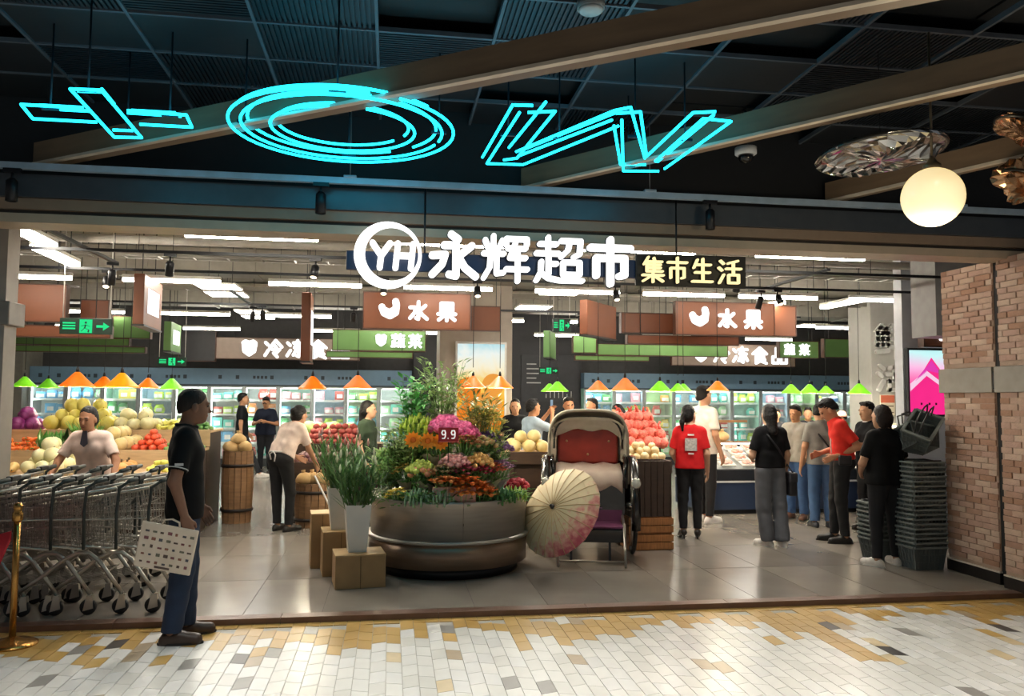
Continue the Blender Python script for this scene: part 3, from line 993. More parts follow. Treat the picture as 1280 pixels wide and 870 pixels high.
# ------------------------------------------------------------------ lettering drawn as round-ended strokes
GL = {
 'yong': [[(44, 97), (58, 87)], [(30, 74), (54, 74), (54, 10), (40, 13)], [(6, 52), (32, 54), (26, 34), (6, 12)], [(86, 74), (60, 52)], [(56, 54), (72, 28), (94, 10)]],
 'hui': [[(24, 97), (24, 62)], [(6, 88), (13, 72)], [(43, 88), (36, 72)], [(3, 60), (46, 60)], [(18, 58), (16, 30), (3, 8)], [(31, 58), (31, 18), (46, 20)], [(52, 80), (52, 92), (97, 92), (97, 80)], [(56, 72), (94, 72)], [(72, 84), (60, 52), (94, 52)], [(52, 28), (98, 28)], [(77, 64), (77, 3)]],
 'chao': [[(10, 84), (44, 84)], [(27, 98), (27, 64)], [(3, 64), (48, 64)], [(28, 64), (28, 20)], [(28, 42), (44, 42)], [(13, 46), (12, 24), (3, 6)], [(12, 22), (28, 11), (50, 7), (97, 7)], [(54, 92), (94, 92), (92, 64), (80, 58)], [(72, 92), (68, 72), (54, 58)], [(58, 46), (92, 46), (92, 20), (58, 20), (58, 46)]],
 'shi': [[(50, 98), (50, 84)], [(5, 80), (95, 80)], [(18, 20), (18, 58), (82, 58), (82, 22), (70, 20)], [(50, 80), (50, 3)]],
 'ji': [[(30, 97), (12, 70)], [(24, 82), (24, 43)], [(24, 80), (88, 80)], [(54, 94), (58, 82)], [(24, 68), (82, 68)], [(24, 56), (82, 56)], [(24, 43), (90, 43)], [(55, 80), (55, 43)], [(6, 28), (94, 28)], [(50, 42), (50, 2)], [(44, 26), (8, 5)], [(56, 26), (92, 5)]],
 'sheng': [[(28, 93), (12, 62)], [(22, 74), (88, 74)], [(18, 44), (84, 44)], [(5, 9), (95, 9)], [(53, 97), (53, 9)]],
 'huo': [[(12, 92), (25, 81)], [(5, 65), (18, 55)], [(7, 6), (25, 38)], [(84, 93), (44, 83)], [(36, 62), (97, 62)], [(66, 87), (66, 38)], [(46, 38), (87, 38), (87, 7), (46, 7), (46, 38)]],
 'shui': [[(50, 97), (50, 8), (38, 13)], [(7, 68), (38, 68), (30, 40), (7, 12)], [(86, 78), (57, 52)], [(54, 54), (70, 30), (95, 9)]],
 'guo': [[(20, 93), (80, 93), (80, 50), (20, 50), (20, 93)], [(20, 71), (80, 71)], [(50, 93), (50, 3)], [(5, 37), (95, 37)], [(44, 35), (8, 6)], [(56, 35), (92, 6)]],
 'leng': [[(8, 84), (22, 70)], [(6, 12), (24, 42)], [(62, 96), (33, 56)], [(62, 96), (96, 60)], [(56, 68), (66, 58)], [(44, 46), (84, 46), (64, 24)], [(52, 26), (72, 5)]],
 'dong': [[(8, 84), (22, 70)], [(6, 12), (24, 42)], [(40, 84), (95, 84)], [(62, 97), (46, 58), (90, 58)], [(69, 74), (69, 8), (58, 13)], [(54, 44), (40, 16)], [(82, 44), (96, 18)]],
 'shi2': [[(50, 97), (6, 60)], [(50, 97), (94, 60)], [(50, 78), (50, 68)], [(26, 62), (74, 62), (74, 34), (26, 34)], [(26, 62), (26, 3), (46, 14)], [(26, 48), (74, 48)], [(44, 32), (60, 16), (92, 3)], [(82, 24), (66, 16)]],
 'pin': [[(28, 95), (72, 95), (72, 58), (28, 58), (28, 95)], [(6, 44), (42, 44), (42, 6), (6, 6), (6, 44)], [(58, 44), (94, 44), (94, 6), (58, 6), (58, 44)]],
 'shu': [[(6, 88), (94, 88)], [(32, 98), (32, 78)], [(68, 98), (68, 78)], [(10, 70), (44, 70), (30, 58)], [(26, 58), (26, 8)], [(12, 46), (12, 8)], [(26, 34), (42, 34)], [(4, 8), (46, 12)], [(54, 66), (94, 66)], [(74, 76), (56, 48), (92, 48)], [(60, 38), (54, 6)], [(74, 38), (74, 6)], [(90, 38), (90, 8), (97, 8)]],
 'cai': [[(6, 86), (94, 86)], [(32, 97), (32, 76)], [(68, 97), (68, 76)], [(78, 72), (18, 64)], [(22, 56), (28, 46)], [(48, 58), (52, 48)], [(80, 60), (70, 46)], [(6, 36), (94, 36)], [(50, 46), (50, 2)], [(44, 34), (8, 6)], [(56, 34), (92, 6)]],
 'xian': [[(24, 97), (6, 78)], [(16, 88), (38, 88), (30, 76)], [(8, 74), (44, 74), (44, 40), (8, 40), (8, 74)], [(8, 57), (44, 57)], [(26, 74), (26, 40)], [(8, 20), (44, 24)], [(62, 96), (68, 84)], [(88, 96), (80, 84)], [(56, 80), (96, 80)], [(58, 58), (94, 58)], [(52, 34), (98, 34)], [(76, 80), (76, 2)]],
 'Y': [[(8, 95), (50, 48)], [(92, 95), (50, 48), (44, 4)]],
 'H': [[(20, 95), (10, 4)], [(90, 95), (80, 4)], [(14, 50), (86, 50)]],
 '9': [[(70, 70), (60, 92), (30, 92), (20, 70), (30, 48), (60, 48), (70, 70), (68, 30), (55, 8), (28, 8)]],
 '.': [[(50, 8), (52, 8)]],
 'banana': [[(10, 66), (22, 36), (52, 22), (80, 40), (84, 78)], [(22, 50), (48, 36), (70, 50)], [(84, 78), (80, 96)]],
 'pea': [[(20, 80), (30, 86), (50, 78), (70, 86), (80, 78)], [(22, 76), (26, 36), (50, 18), (74, 36), (80, 74)], [(36, 66), (40, 40), (60, 40), (64, 66), (38, 64)], [(50, 60), (50, 30)]],
}
def glyph(key, w, h, r, depth=.02):
    """strokes of one character in the XZ plane, facing -Y, lower left at the origin"""
    mb = MB()
    for pl in GL[key]:
        P = [(x / 100 * w, z / 100 * h) for x, z in pl]
        for (ax, az), (bx, bz) in zip(P[:-1], P[1:]):
            a = math.atan2(bz - az, bx - ax)
            poly = [(bx + r * math.cos(a - PI / 2 + PI * i / 6), bz + r * math.sin(a - PI / 2 + PI * i / 6)) for i in range(7)]
            poly += [(ax + r * math.cos(a + PI / 2 + PI * i / 6), az + r * math.sin(a + PI / 2 + PI * i / 6)) for i in range(7)]
            mb.prism(poly, -depth, 0)
    return mb
M_lit = em('letter_white_glow', '#ffffff', 1.9)
M_lity = em('letter_warm_glow', '#ffe9a8', 1.35)
M_lits = em('letter_shop_glow', '#ffffff', 1.7)
M_edge = pm('letter_return_black', '#15171c', .5)

ms = thing('shop_sign', 'large illuminated white supermarket sign with round YH emblem hanging under the header', 'sign', (0, 6.3, 0))
M_navy = pm('sign_bar_navy', '#1c2b44', .4, var=.05)
MB().bbox(-.36, 2.0, .04, .08, 2.68, 2.83, .004).build('mounting_bar', M_navy, ms)
MB().bbox(1.985, 2.945, .02, .05, 2.615, 2.885, .004).build('backing_panel', pm('sign_black', '#141312', .5), ms)
for x in (.25, 2.345):
    MB().tube([(x, .05, 2.80), (x, .05, 3.35)], .008, 8).build('hanging_rod', M_blk, ms)
rg = MB()
N = 56
vs, fs = [], []
for y in (-.05, 0.0):
    for i in range(N):
        a = 2 * PI * i / N
        vs.append((-.037 + .262 * math.cos(a), y, 2.79 + .262 * math.sin(a)))
        vs.append((-.008 + .207 * math.cos(a), y, 2.80 + .212 * math.sin(a)))
for i in range(N):
    j = (i + 1) % N
    a, b, c, d = 2 * i, 2 * i + 1, 2 * j + 1, 2 * j
    k = 2 * N
    fs += [(a, d, c, b), (a + k, b + k, c + k, d + k), (a, a + k, d + k, d), (b, c, c + k, b + k)]
rg.add(vs, fs)
rg.build('emblem_ring', M_lit, ms)
for g, x, w in (('Y', -.17, .16), ('H', .005, .17)):
    glyph(g, w, .21, .023, .045).build('letter', M_lit, ms, (x, 0, 2.685))
for g, x, w in (('yong', .285, .39), ('hui', .705, .37), ('chao', 1.13, .40), ('shi', 1.57, .37)):
    glyph(g, w, .38, .0275 if g in ('yong', 'shi') else .0205, .05).build('character', M_lit, ms, (x, 0, 2.605))
    glyph(g, w, .38, .0345 if g in ('yong', 'shi') else .0275, .01).build('character_rim', M_edge, ms, (x, .022, 2.605))
for g, x, w in (('ji', 2.02, .20), ('shi', 2.24, .18), ('sheng', 2.45, .19), ('huo', 2.68, .21)):
    glyph(g, w, .215, .0095, .03).build('character', M_lity, ms, (x, 0, 2.64))
    glyph(g, w, .215, .0135, .01).build('character_rim', M_edge, ms, (x, .012, 2.64))

# ------------------------------------------------------------------ hanging department signs
M_brown = pm('sign_brown', '#744126', .5, var=.08, scale=3)
M_brownd = pm('sign_brown_edge', '#4e2f20', .5)
M_green = pm('sign_green', '#62894e', .5, var=.08, scale=3)
M_greige = pm('sign_greige', '#7d6c60', .5, var=.06)
def hang_sign(label, x0, x1, z0, z1, y, mat, glyphs=(), gh=.26, gr=.02, thick=.12, group=None, gx=None, lit=None, rim=True):
    t = thing('hanging_sign', label, 'sign', ((x0 + x1) / 2, y, z0), 0, group)
    w, h = x1 - x0, z1 - z0
    MB().bbox(-w / 2, w / 2, 0, thick, 0, h, .006).build('sign_box', mat, t)
    if rim:
        r_ = MB()
        for a in ((-w / 2 - .012, w / 2 + .012, -.012, .0), (-w / 2 - .012, w / 2 + .012, h, h + .012)):
            r_.box(a[0], a[1], -.008, thick, a[2], a[3])
        r_.box(-w / 2 - .012, -w / 2, -.008, thick, 0, h); r_.box(w / 2, w / 2 + .012, -.008, thick, 0, h)
        r_.build('sign_frame', M_brownd, t)
    for s_ in (-.38, .38):
        MB().tube([(s_ * w, thick / 2, h), (s_ * w, thick / 2, 3.95 - z0)], .006, 6).build('hanging_rod', M_wire, t)
    n = len(glyphs)
    for i, g in enumerate(glyphs):
        x = (gx[i] if gx else -w / 2 + w * (.12 + .76 * i / max(1, n)))
        glyph(g, gh, gh, gr * (1.9 if g == 'banana' else 1.5 if g == 'pea' else 1), .025).build('icon' if g in ('banana', 'pea') else 'character', lit or M_lits, t, (x, -.001, h * .5 - gh * .5 - .0))
    return t
hang_sign('brown fruit department sign left of the poster column, lit white characters', -.39, 1.10, 2.65, 3.15, 11.3, M_brown, ('banana', 'shui', 'guo'), .27, .026, gx=(-.52, -.12, .28))
hang_sign('brown fruit department sign at the right over the meat counter, lit white characters', 4.24, 5.81, 2.67, 3.155, 11.5, M_brown, ('banana', 'shui', 'guo'), .28, .027, gx=(-.56, -.12, .30))
hang_sign('plain brown hanging board at the far left beside the grey column', -5.4, -4.35, 2.67, 3.16, 11.5, M_brown)
hang_sign('small brown board just right of the far-left plain board', -4.33, -3.97, 2.72, 3.02, 12.0, M_brown)
hang_sign('long low brown strip board below the far-left plain board', -5.5, -3.79, 2.47, 2.61, 11.55, M_brown)
hang_sign('short brown board beside the left fruit sign', 1.18, 1.60, 2.69, 3.04, 11.8, M_brown)
hang_sign('plain brown board left of the right fruit sign', 3.60, 4.45, 2.74, 3.04, 12.2, M_brown)
hang_sign('low brown strip below the right fruit sign', 3.67, 5.5, 2.56, 2.68, 12.1, M_brown)
hang_sign('narrow brown board at the right end of the right fruit sign', 5.92, 6.27, 2.69, 3.15, 11.7, M_brown)
hang_sign('long green vegetable board at far left under the brown strip', -7.2, -4.6, 2.57, 2.68, 15.0, M_green)
hang_sign('thin green strip at far left above the freezers', -6.4, -4.3, 2.44, 2.53, 14.9, M_green)
hang_sign('upright green board left of the grey lit sign', -4.90, -4.28, 2.71, 3.09, 15.1, M_green)
hang_sign('green vegetable sign with lit characters behind the left fruit sign', -1.1, .65, 2.58, 2.96, 15.5, M_green, ('pea', 'shu', 'cai'), .26, .022, gx=(-.1, .22, .55))
hang_sign('thin green strip under the green vegetable sign', -1.2, .4, 2.44, 2.54, 15.4, M_green)
hang_sign('small green board right of the poster column', 3.58, 4.04, 2.60, 2.93, 15.5, M_green)
hang_sign('long green board under the plain brown board', 4.10, 6.85, 2.57, 2.78, 15.6, M_green)
hang_sign('thin green strip low behind the right stalls', 3.6, 5.1, 2.45, 2.53, 15.4, M_green)
hang_sign('small green sign with lit characters right of the right frozen food sign', 7.18, 7.95, 2.48, 2.78, 14.0, M_green, ('shu', 'cai'), .2, .017, gx=(-.3, .0))
hang_sign('plain green board left of the embossed white column', 8.65, 9.75, 2.56, 2.92, 15.0, M_green)
hang_sign('grey-brown frozen food sign over the left freezer wall, lit characters', -4.0, -.75, 2.56, 3.04, 19.3, M_greige, ('pea', 'leng', 'dong', 'shi2', 'pin'), .42, .036, gx=(-1.1, -.56, -.06, .46, .98))
hang_sign('grey-brown frozen food sign over the right freezer wall, lit characters', 7.0, 10.3, 2.55, 3.09, 19.3, M_greige, ('pea', 'leng', 'dong', 'shi2', 'pin'), .42, .036, gx=(-1.1, -.55, -.05, .48, 1.02))
hang_sign('black blank board left of the left frozen food sign', -4.85, -4.05, 2.5, 3.2, 19.4, pm('sign_char', '#2a2a2d', .6))
def blade_sign(label, x, y0, y1, z0, z1, mat, rotz=0.0, face=1):
    t = thing('blade_sign', label, 'sign', (x, (y0 + y1) / 2, z0), rotz)
    l, h = (y1 - y0), z1 - z0
    MB().bbox(-.06, .06, -l / 2, l / 2, 0, h, .008).build('sign_box', mat, t)
    MB().box(face * .058, face * .068, -l * .3, l * .3, h * .25, h * .75).build('lit_panel', M_lits, t)
    MB().box(-.07, .07, -l / 2 - .01, l / 2 + .01, -.02, 0).build('sign_frame', M_wire, t)
    for s_ in (-.35, .35):
        MB().tube([(0, s_ * l, h), (0, s_ * l, 3.95 - z0)], .006, 6).build('hanging_rod', M_wire, t)
    return t
blade_sign('brown sign turned edge-on right of the green exit arrow, lit panel on its side', -2.98, 9.9, 10.9, 2.52, 3.12, M_brown, R(4))
blade_sign('small green edge-on sign behind the brown edge-on sign', -3.8, 14.3, 15.2, 2.45, 2.95, M_green, R(4))
blade_sign('thin brown board seen edge-on left of the round emblem', -1.12, 10.7, 11.3, 2.15, 3.05, M_brown, R(2))
blade_sign('brown sign turned edge-on between the two fruit signs', 3.05, 11.0, 12.1, 2.6, 3.1, M_brown, R(-38), -1)
blade_sign('green sign turned edge-on right of the poster column', 3.0, 14.6, 15.4, 2.45, 2.95, M_green, R(-20), -1)

# exit signs
M_exg = em('exit_green', '#2fe08a', 1.1)
M_exd = pm('exit_dark', '#0c2a1c', .5)
def exit_sign(label, x, y, z, w, h, arrow=True, top=3.3):
    t = thing('exit_sign', label, 'exit sign', (x, y, z))
    MB().bbox(-w / 2, w / 2, 0, .03, 0, h, .004).build('case', M_exd, t)
    f = MB()
    f.box(-w * .12, w * .12, -.004, 0, h * .08, h * .92)
    f.build('door_symbol', M_exg, t)
    k = MB()
    k.ball((0, -.006, h * .72), h * .07, .004, h * .07, 8, 6)
    for a, b in (((0, .6), (-.02, .38)), ((-.02, .38), (-.08, .18)), ((-.02, .38), (.06, .28)), ((.06, .28), (.05, .12)), ((0, .58), (.08, .48)), ((0, .58), (-.08, .5))):
        k.bar((a[0] * w, -.006, a[1] * h), (b[0] * w, -.006, b[1] * h), .012 * w / .5, .004)
    k.build('running_figure', M_exd, t)
    ar = MB()
    ar.box(w * .2, w * .33, -.004, 0, h * .42, h * .58)
    ar.prism([(w * .33, h * .25), (w * .45, h * .5), (w * .33, h * .75)], -.004, 0)
    ar.build('arrow', M_exg, t)
    tx = MB()
    for i in range(3):
        tx.box(-w * .44, -w * .2, -.004, 0, h * (.3 + i * .17), h * (.4 + i * .17))
    tx.build('text_block', M_exg, t)
    for s_ in (-.45, .45):
        MB().tube([(s_ * w, .015, h), (s_ * w, .015, 3.95 - z)], .005, 6).build('hanging_rod', M_tubeh, t)
exit_sign('large green running-man exit sign with arrow hanging at the left', -3.37, 9.5, 2.36, .55, .18)
exit_sign('small green exit sign over the left freezers', -4.12, 16.0, 2.25, .52, .17)
exit_sign('small green exit sign on the dark wall right of the poster column', 3.58, 18.0, 2.24, .46, .16)
exit_sign('green exit sign beside the edge-on brown sign', 2.78, 12.9, 2.78, .3, .22)

# ------------------------------------------------------------------ columns with screens
def screen_mat(name, stops, strength, scale=2.0, dist=1.5, sc=(1, 1, 1), rot=(0, R(90), 0)):
    m = bpy.data.materials.new(name); m.use_nodes = True
    nt = m.node_tree
    for n in list(nt.nodes): nt.nodes.remove(n)
    out = nt.nodes.new('ShaderNodeOutputMaterial'); e = nt.nodes.new('ShaderNodeEmission')
    tc = nt.nodes.new('ShaderNodeTexCoord'); mp = nt.nodes.new('ShaderNodeMapping')
    mp.inputs['Scale'].default_value = tuple(v * .5 for v in sc); mp.inputs['Rotation'].default_value = rot
    nz = nt.nodes.new('ShaderNodeTexNoise'); nz.inputs['Scale'].default_value = scale; nz.inputs['Distortion'].default_value = dist
    gr = nt.nodes.new('ShaderNodeTexGradient')
    mx = nt.nodes.new('ShaderNodeMath'); mx.operation = 'MULTIPLY_ADD'; mx.inputs[1].default_value = .22
    rp = nt.nodes.new('ShaderNodeValToRGB')
    els = rp.color_ramp.elements
    stops = [(p_ / 2, c_) for p_, c_ in stops]
    els[0].position, els[0].color = stops[0][0], (*lin(stops[0][1]), 1)
    els[1].position, els[1].color = stops[-1][0], (*lin(stops[-1][1]), 1)
    for p, c in stops[1:-1]:
        q = els.new(p); q.color = (*lin(c), 1)
    L = nt.links
    L.new(tc.outputs['Object'], mp.inputs[0]); L.new(mp.outputs[0], gr.inputs[0]); L.new(tc.outputs['Object'], nz.inputs['Vector'])
    L.new(nz.outputs['Fac'], mx.inputs[0]); L.new(gr.outputs['Fac'], mx.inputs[2]); L.new(mx.outputs[0], rp.inputs[0]); L.new(rp.outputs[0], e.inputs[0])
    e.inputs[1].default_value = strength
    L.new(e.outputs[0], out.inputs[0])
    return m
pc = struct(MB().bbox(.78, 1.97, 13.0, 13.9, 0, 3.95, .01).build('wall_column', pm('column_beige', '#a59a8c', .5, var=.05)))
sc1 = thing('poster_lightbox', 'tall backlit poster of orange slices on the beige column', 'lightbox', (1.45, 12.98, .9))
MB().bbox(-.42, .42, -.04, .02, -.02, 1.70, .008).build('frame', M_tubeh, sc1)
MB().box(-.385, .385, -.046, -.035, 0, 1.66).build('poster', screen_mat('poster_orange', [(0.25, '#a8c838'), (.55, '#ff8a1c'), (.95, '#ffb92c'), (1.25, '#ffd870'), (1.5, '#fff6d8'), (1.72, '#f4fbf4'), (1.98, '#a8e0ec')], .95, 2.2, 2.0, (1, 1, 1)), sc1)
for cx, cz, r in ((-.2, .92, .2), (.2, 1.0, .18), (.1, .62, .26), (-.2, .52, .2)):
    ob = MB()
    poly = [(cx + r * math.cos(2 * PI * i / 20), cz + r * math.sin(2 * PI * i / 20)) for i in range(20)]
    ob.prism([(max(-.385, min(.385, x)), z) for x, z in poly], -.050, -.046)
    ob.build('printed_slice', em('slice_orange_%d' % int(r * 100), '#f58a2c' if cx < 0 else '#f7a548', .9), sc1)
emb = struct(MB().bbox(8.38, 9.06, 13.0, 13.7, 0, 3.95, .01).build('wall_embossed_column', pm('column_white', '#b5b3ae', .5, var=.04)))
gl = glyph('xian', .56, .62, .04, .05)
gl.build('embossed_character', pm('emboss_white', '#d5d4d0', .4), emb, (8.44, 13.0, 2.42))
glyph('huo', .52, .5, .035, .05).build('embossed_character', pm('emboss_white', '#d5d4d0', .4), emb, (8.46, 13.0, 1.84))
nt_ = thing('notice_card', 'small red and white notice card on the embossed column', 'notice', (8.66, 12.97, 1.43))
MB().bbox(-.14, .14, 0, .02, 0, .36, .003).build('card', pm('notice_cream', '#d9cdb8', .6), nt_)
MB().box(-.13, .13, -.004, 0, .22, .35).build('red_heading', pm('notice_red', '#c86a50', .6), nt_)
for i in range(3):
    MB().box(-.11, .11 - .05 * (i % 2), -.004, 0, .04 + i * .055, .06 + i * .055).build('text_line', pm('notice_ink', '#6b5a4e', .6), nt_)
sc2 = thing('advert_screen', 'tall bright screen with pink and white shapes on the partition', 'screen', (7.3, 10.06, 1.5))
MB().bbox(-.29, .29, -.03, .05, -.03, .91, .006).build('frame', M_blk, sc2)
MB().box(-.265, .265, -.036, -.028, 0, .88).build('display', screen_mat('screen_pink', [(.3, '#ff3f9c'), (.7, '#ff5aa6'), (.95, '#ffb6e0'), (1.2, '#c8f4f4'), (1.6, '#8fe6ea')], 1.05, 1.2, .6, (1.2, 1, 1.2)), sc2)
for pts, c in (([(-.265, .30), (.06, .78), (.265, .52), (.265, .0), (-.265, 0)], '#ff2f8e'), ([(-.265, .42), (-.02, .60), (.265, .40), (.265, .34), (-.02, .53), (-.265, .32)], '#ffd3ee'), ([(-.2, .45), (.06, .74), (.2, .56), (.0, .6)], '#e83fb4')):
    MB().prism(pts, -.042 - (.003 if c != '#ff2f8e' else 0), -.037).build('shape', em('screen_' + c[1:], c, .95), sc2)
for x in (-.12, 0, .1):
    MB().box(x, x + .025, -.046, -.042, .13, .16).build('mark', pm('screen_mark', '#5a1238', .5), sc2)
ssn = hang_sign('small brown sign with a lit white letter beside the brick pillar', 7.10, 7.7, 2.42, 2.83, 9.8, M_brown, ('9',), .24, .03, gx=(-.12,))

# dark feature wall between the freezers
struct(MB().box(.56, 4.88, 20.3, 20.5, 0, 3.9).build('wall_feature', pm('chalk_wall', '#2b2c30', .6)))
cb = thing('chalk_menu', 'dark wall panel with faint white hand-drawn lettering right of the poster column', 'menu board', (4.05, 20.29, 1.6))
MB().bbox(-.75, .75, -.03, .0, 0, 1.2, .005).build('panel', pm('chalk_panel', '#313237', .6), cb)
chk = pm('chalk_white', '#b9b9b9', .8)
for i in range(5):
    MB().box(-.6, -.6 + .25 + .12 * (i % 3), -.036, -.03, .95 - i * .12, .98 - i * .12).build('chalk_line', chk, cb)
for i in range(7):
    MB().box(-.1 + i * .11, -.08 + i * .11, -.036, -.03, .1, .2 + .18 * ((i * 37) % 5) / 5).build('chalk_stroke', chk, cb)
# ------------------------------------------------------------------ freezer walls at the back
M_frz = pm('freezer_header_blue', '#5f7c93', .45, var=.05)
M_frzin = pm('freezer_inside', '#cfd9d6', .5)
M_frame = pm('freezer_frame', '#aab0b2', .35, metal=.4)
M_frzb = pm('freezer_base', '#2c3238', .4)
M_glass = pm('freezer_glass', '#e8f4f4', .05, alpha=.12, spec=.5, var=0.01)
M_fl = em('freezer_strip', '#f2fff8', 22.0)
fr = random.Random(3)
pk_cols = {'pale green': '#9fd7a0', 'green': '#3f9b52', 'white': '#e8e8e4', 'sky blue': '#5aa9d6', 'pink': '#e39aa4', 'yellow': '#e6cf58', 'turquoise': '#58c4b4', 'red': '#cc4b3f', 'lime': '#b4d83c', 'orange': '#e8964a'}
DW = .80
shelf_name = ['bottom', 'lower', 'middle', 'upper', 'top']
pk_mesh = {}
def pack_mesh(col, kind):
    if (col, kind) not in pk_mesh:
        mb = MB()
        m = pm('pack_' + col.replace(' ', '_'), pk_cols[col], .4, var=.1, scale=12)
        m2 = pm('pack_label_' + ('w' if col != 'white' else 'b'), '#f0efe8' if col != 'white' else '#5b86b8', .5)
        if kind == 'box':
            mb.bbox(-.105, .105, -.06, .06, 0, .2, .008)
        elif kind == 'bag':
            mb.ball((0, 0, .1), .115, .06, .11, 12, 8)
            mb.box(-.08, .08, -.008, .008, .19, .225)
        else:
            mb.lathe([(.0, 0), (.085, 0), (.1, .02), (.1, .16), (.085, .17), (0, .17)], 14)
        me = mb.mesh('food_package', m)
        lb = MB()
        if kind == 'tub':
            lb.lathe([(.101, .05), (.101, .12)], 10, a0=R(-140), a1=R(-40))
        else:
            lb.box(-.06, .06, -.066, -.056, .06, .14)
        pk_mesh[(col, kind)] = (me, lb.mesh('pack_label', m2))
    return pk_mesh[(col, kind)]
def freezer_wall(side, x0, n):
    x1 = x0 + n * DW
    hdr = thing('freezer_header', 'long blue-grey header fascia over the %s freezer wall' % side, 'fascia', (x0, 20, 1.95))
    MB().bbox(0, n * DW, 0, .5, 0, .40, .01).build('fascia', M_frz, hdr)
    MB().box(0, n * DW, -.03, .0, -.02, .02).build('lip', pm('freezer_lip', '#2e3b46', .4), hdr)
    for i in range(n * 2):
        x = .2 + i * DW / 2
        k = i % 5
        if k in (0, 1, 3):
            MB().box(x, x + .08, -.006, 0, .15, .24).build('fascia_mark', pm('fascia_ink', '#20303c', .5), hdr)
        elif k == 2:
            for q in range(4):
                MB().box(x + q * .09, x + q * .09 + .06, -.006, 0, .16, .23).build('fascia_letter', pm('fascia_ink', '#20303c', .5), hdr)
    for d in range(n):
        xa = x0 + d * DW
        th_ = 'left' if side == 'left' else 'right'
        t = thing('freezer_cabinet', 'glass door freezer cabinet, %s from the left in the %s freezer wall' % (ORD[d], side), 'freezer', (xa, 20, 0), 0, 'freezer cabinets of the %s wall' % side)
        MB().bbox(.0, DW, 0, .7, 0, .2, .01).build('base', M_frzb, t)
        c = MB()
        c.box(0.002, .02, .05, .7, .2, 1.95); c.box(DW - .02, DW - .002, .05, .7, .2, 1.95); c.box(0, DW, .66, .7, .2, 1.95)
        c.box(0, DW, .05, .7, 1.92, 1.95); c.box(0, DW, .05, .7, .2, .22)
        tint = ['#cfd9d6', '#a9dccb', '#c5e3b0', '#cfd9d6', '#b4d4e4'][(d * 3 + (1 if side == 'right' else 0)) % 5]
        c.build('cabinet', pm('freezer_in_' + tint[1:], tint, .5), t)
        for k in range(4):
            z = .56 + k * .34
            MB().box(.02, DW - .02, .16, .66, z - .012, z).build('shelf', M_frame, t)
            MB().box(.02, DW - .02, .15, .16, z - .02, z + .03).build('price_rail', pm('price_rail', '#d8dcd8', .5), t)
        MB().box(.03, .05, .08, .1, .3, 1.88).build('light_strip', M_fl, t)
        MB().box(.08, DW - .08, .08, .1, 1.88, 1.905).build('light_strip', M_fl, t)
        dr = MB()
        dr.box(.004, .05, .0, .035, .21, 1.94); dr.box(DW - .05, DW - .004, 0, .035, .21, 1.94)
        dr.box(.05, DW - .05, 0, .035, .21, .26); dr.box(.05, DW - .05, 0, .035, 1.89, 1.94)
        do = dr.build('door_frame', M_frame, t)
        MB().box(.05, DW - .05, .012, .018, .26, 1.89).build('glass_pane', M_glass, do)
        MB().tube([(DW - .03, -.03, .8), (DW - .03, -.03, 1.3)], .012, 8).build('door_handle', M_frame, do)
        main = fr.choice(list(pk_cols))
        for k in range(5):
            z = .22 if k == 0 else .56 + (k - 1) * .34
            col = fr.choice([main, main, fr.choice(list(pk_cols))])
            kind = fr.choice(['box', 'bag', 'tub'])
            for q in range(3):
                if fr.random() < .18: continue
                if fr.random() < .25: col = fr.choice(list(pk_cols))
                me, lb = pack_mesh(col, kind)
                p = link('food_package', me, None, (xa + .15 + q * .25 + fr.uniform(-.02, .02), 20.28, z + .001))
                s_ = fr.uniform(1.05, 1.4)
                p.scale = (1.15, 1, s_)
                tag(p, '%s frozen %s on %s shelf of the %s %s-wall freezer' % (col, kind, shelf_name[k], ORD[d], side), 'package', 'frozen food packages')
                link('pack_label', lb, p)
freezer_wall('left', -8.28, 11)
freezer_wall('right', 4.90, 11)
struct(MB().box(-10.8, -8.3, 19.7, 21.2, 0, 3.9).build('wall_left_end', pm('end_wall_grey', '#77756f', .6)))
struct(MB().box(-8.3, 14.3, 20.75, 21.15, 2.35, 3.9).build('wall_over_freezers', pm('soffit_dark', '#3f3f40', .7)))
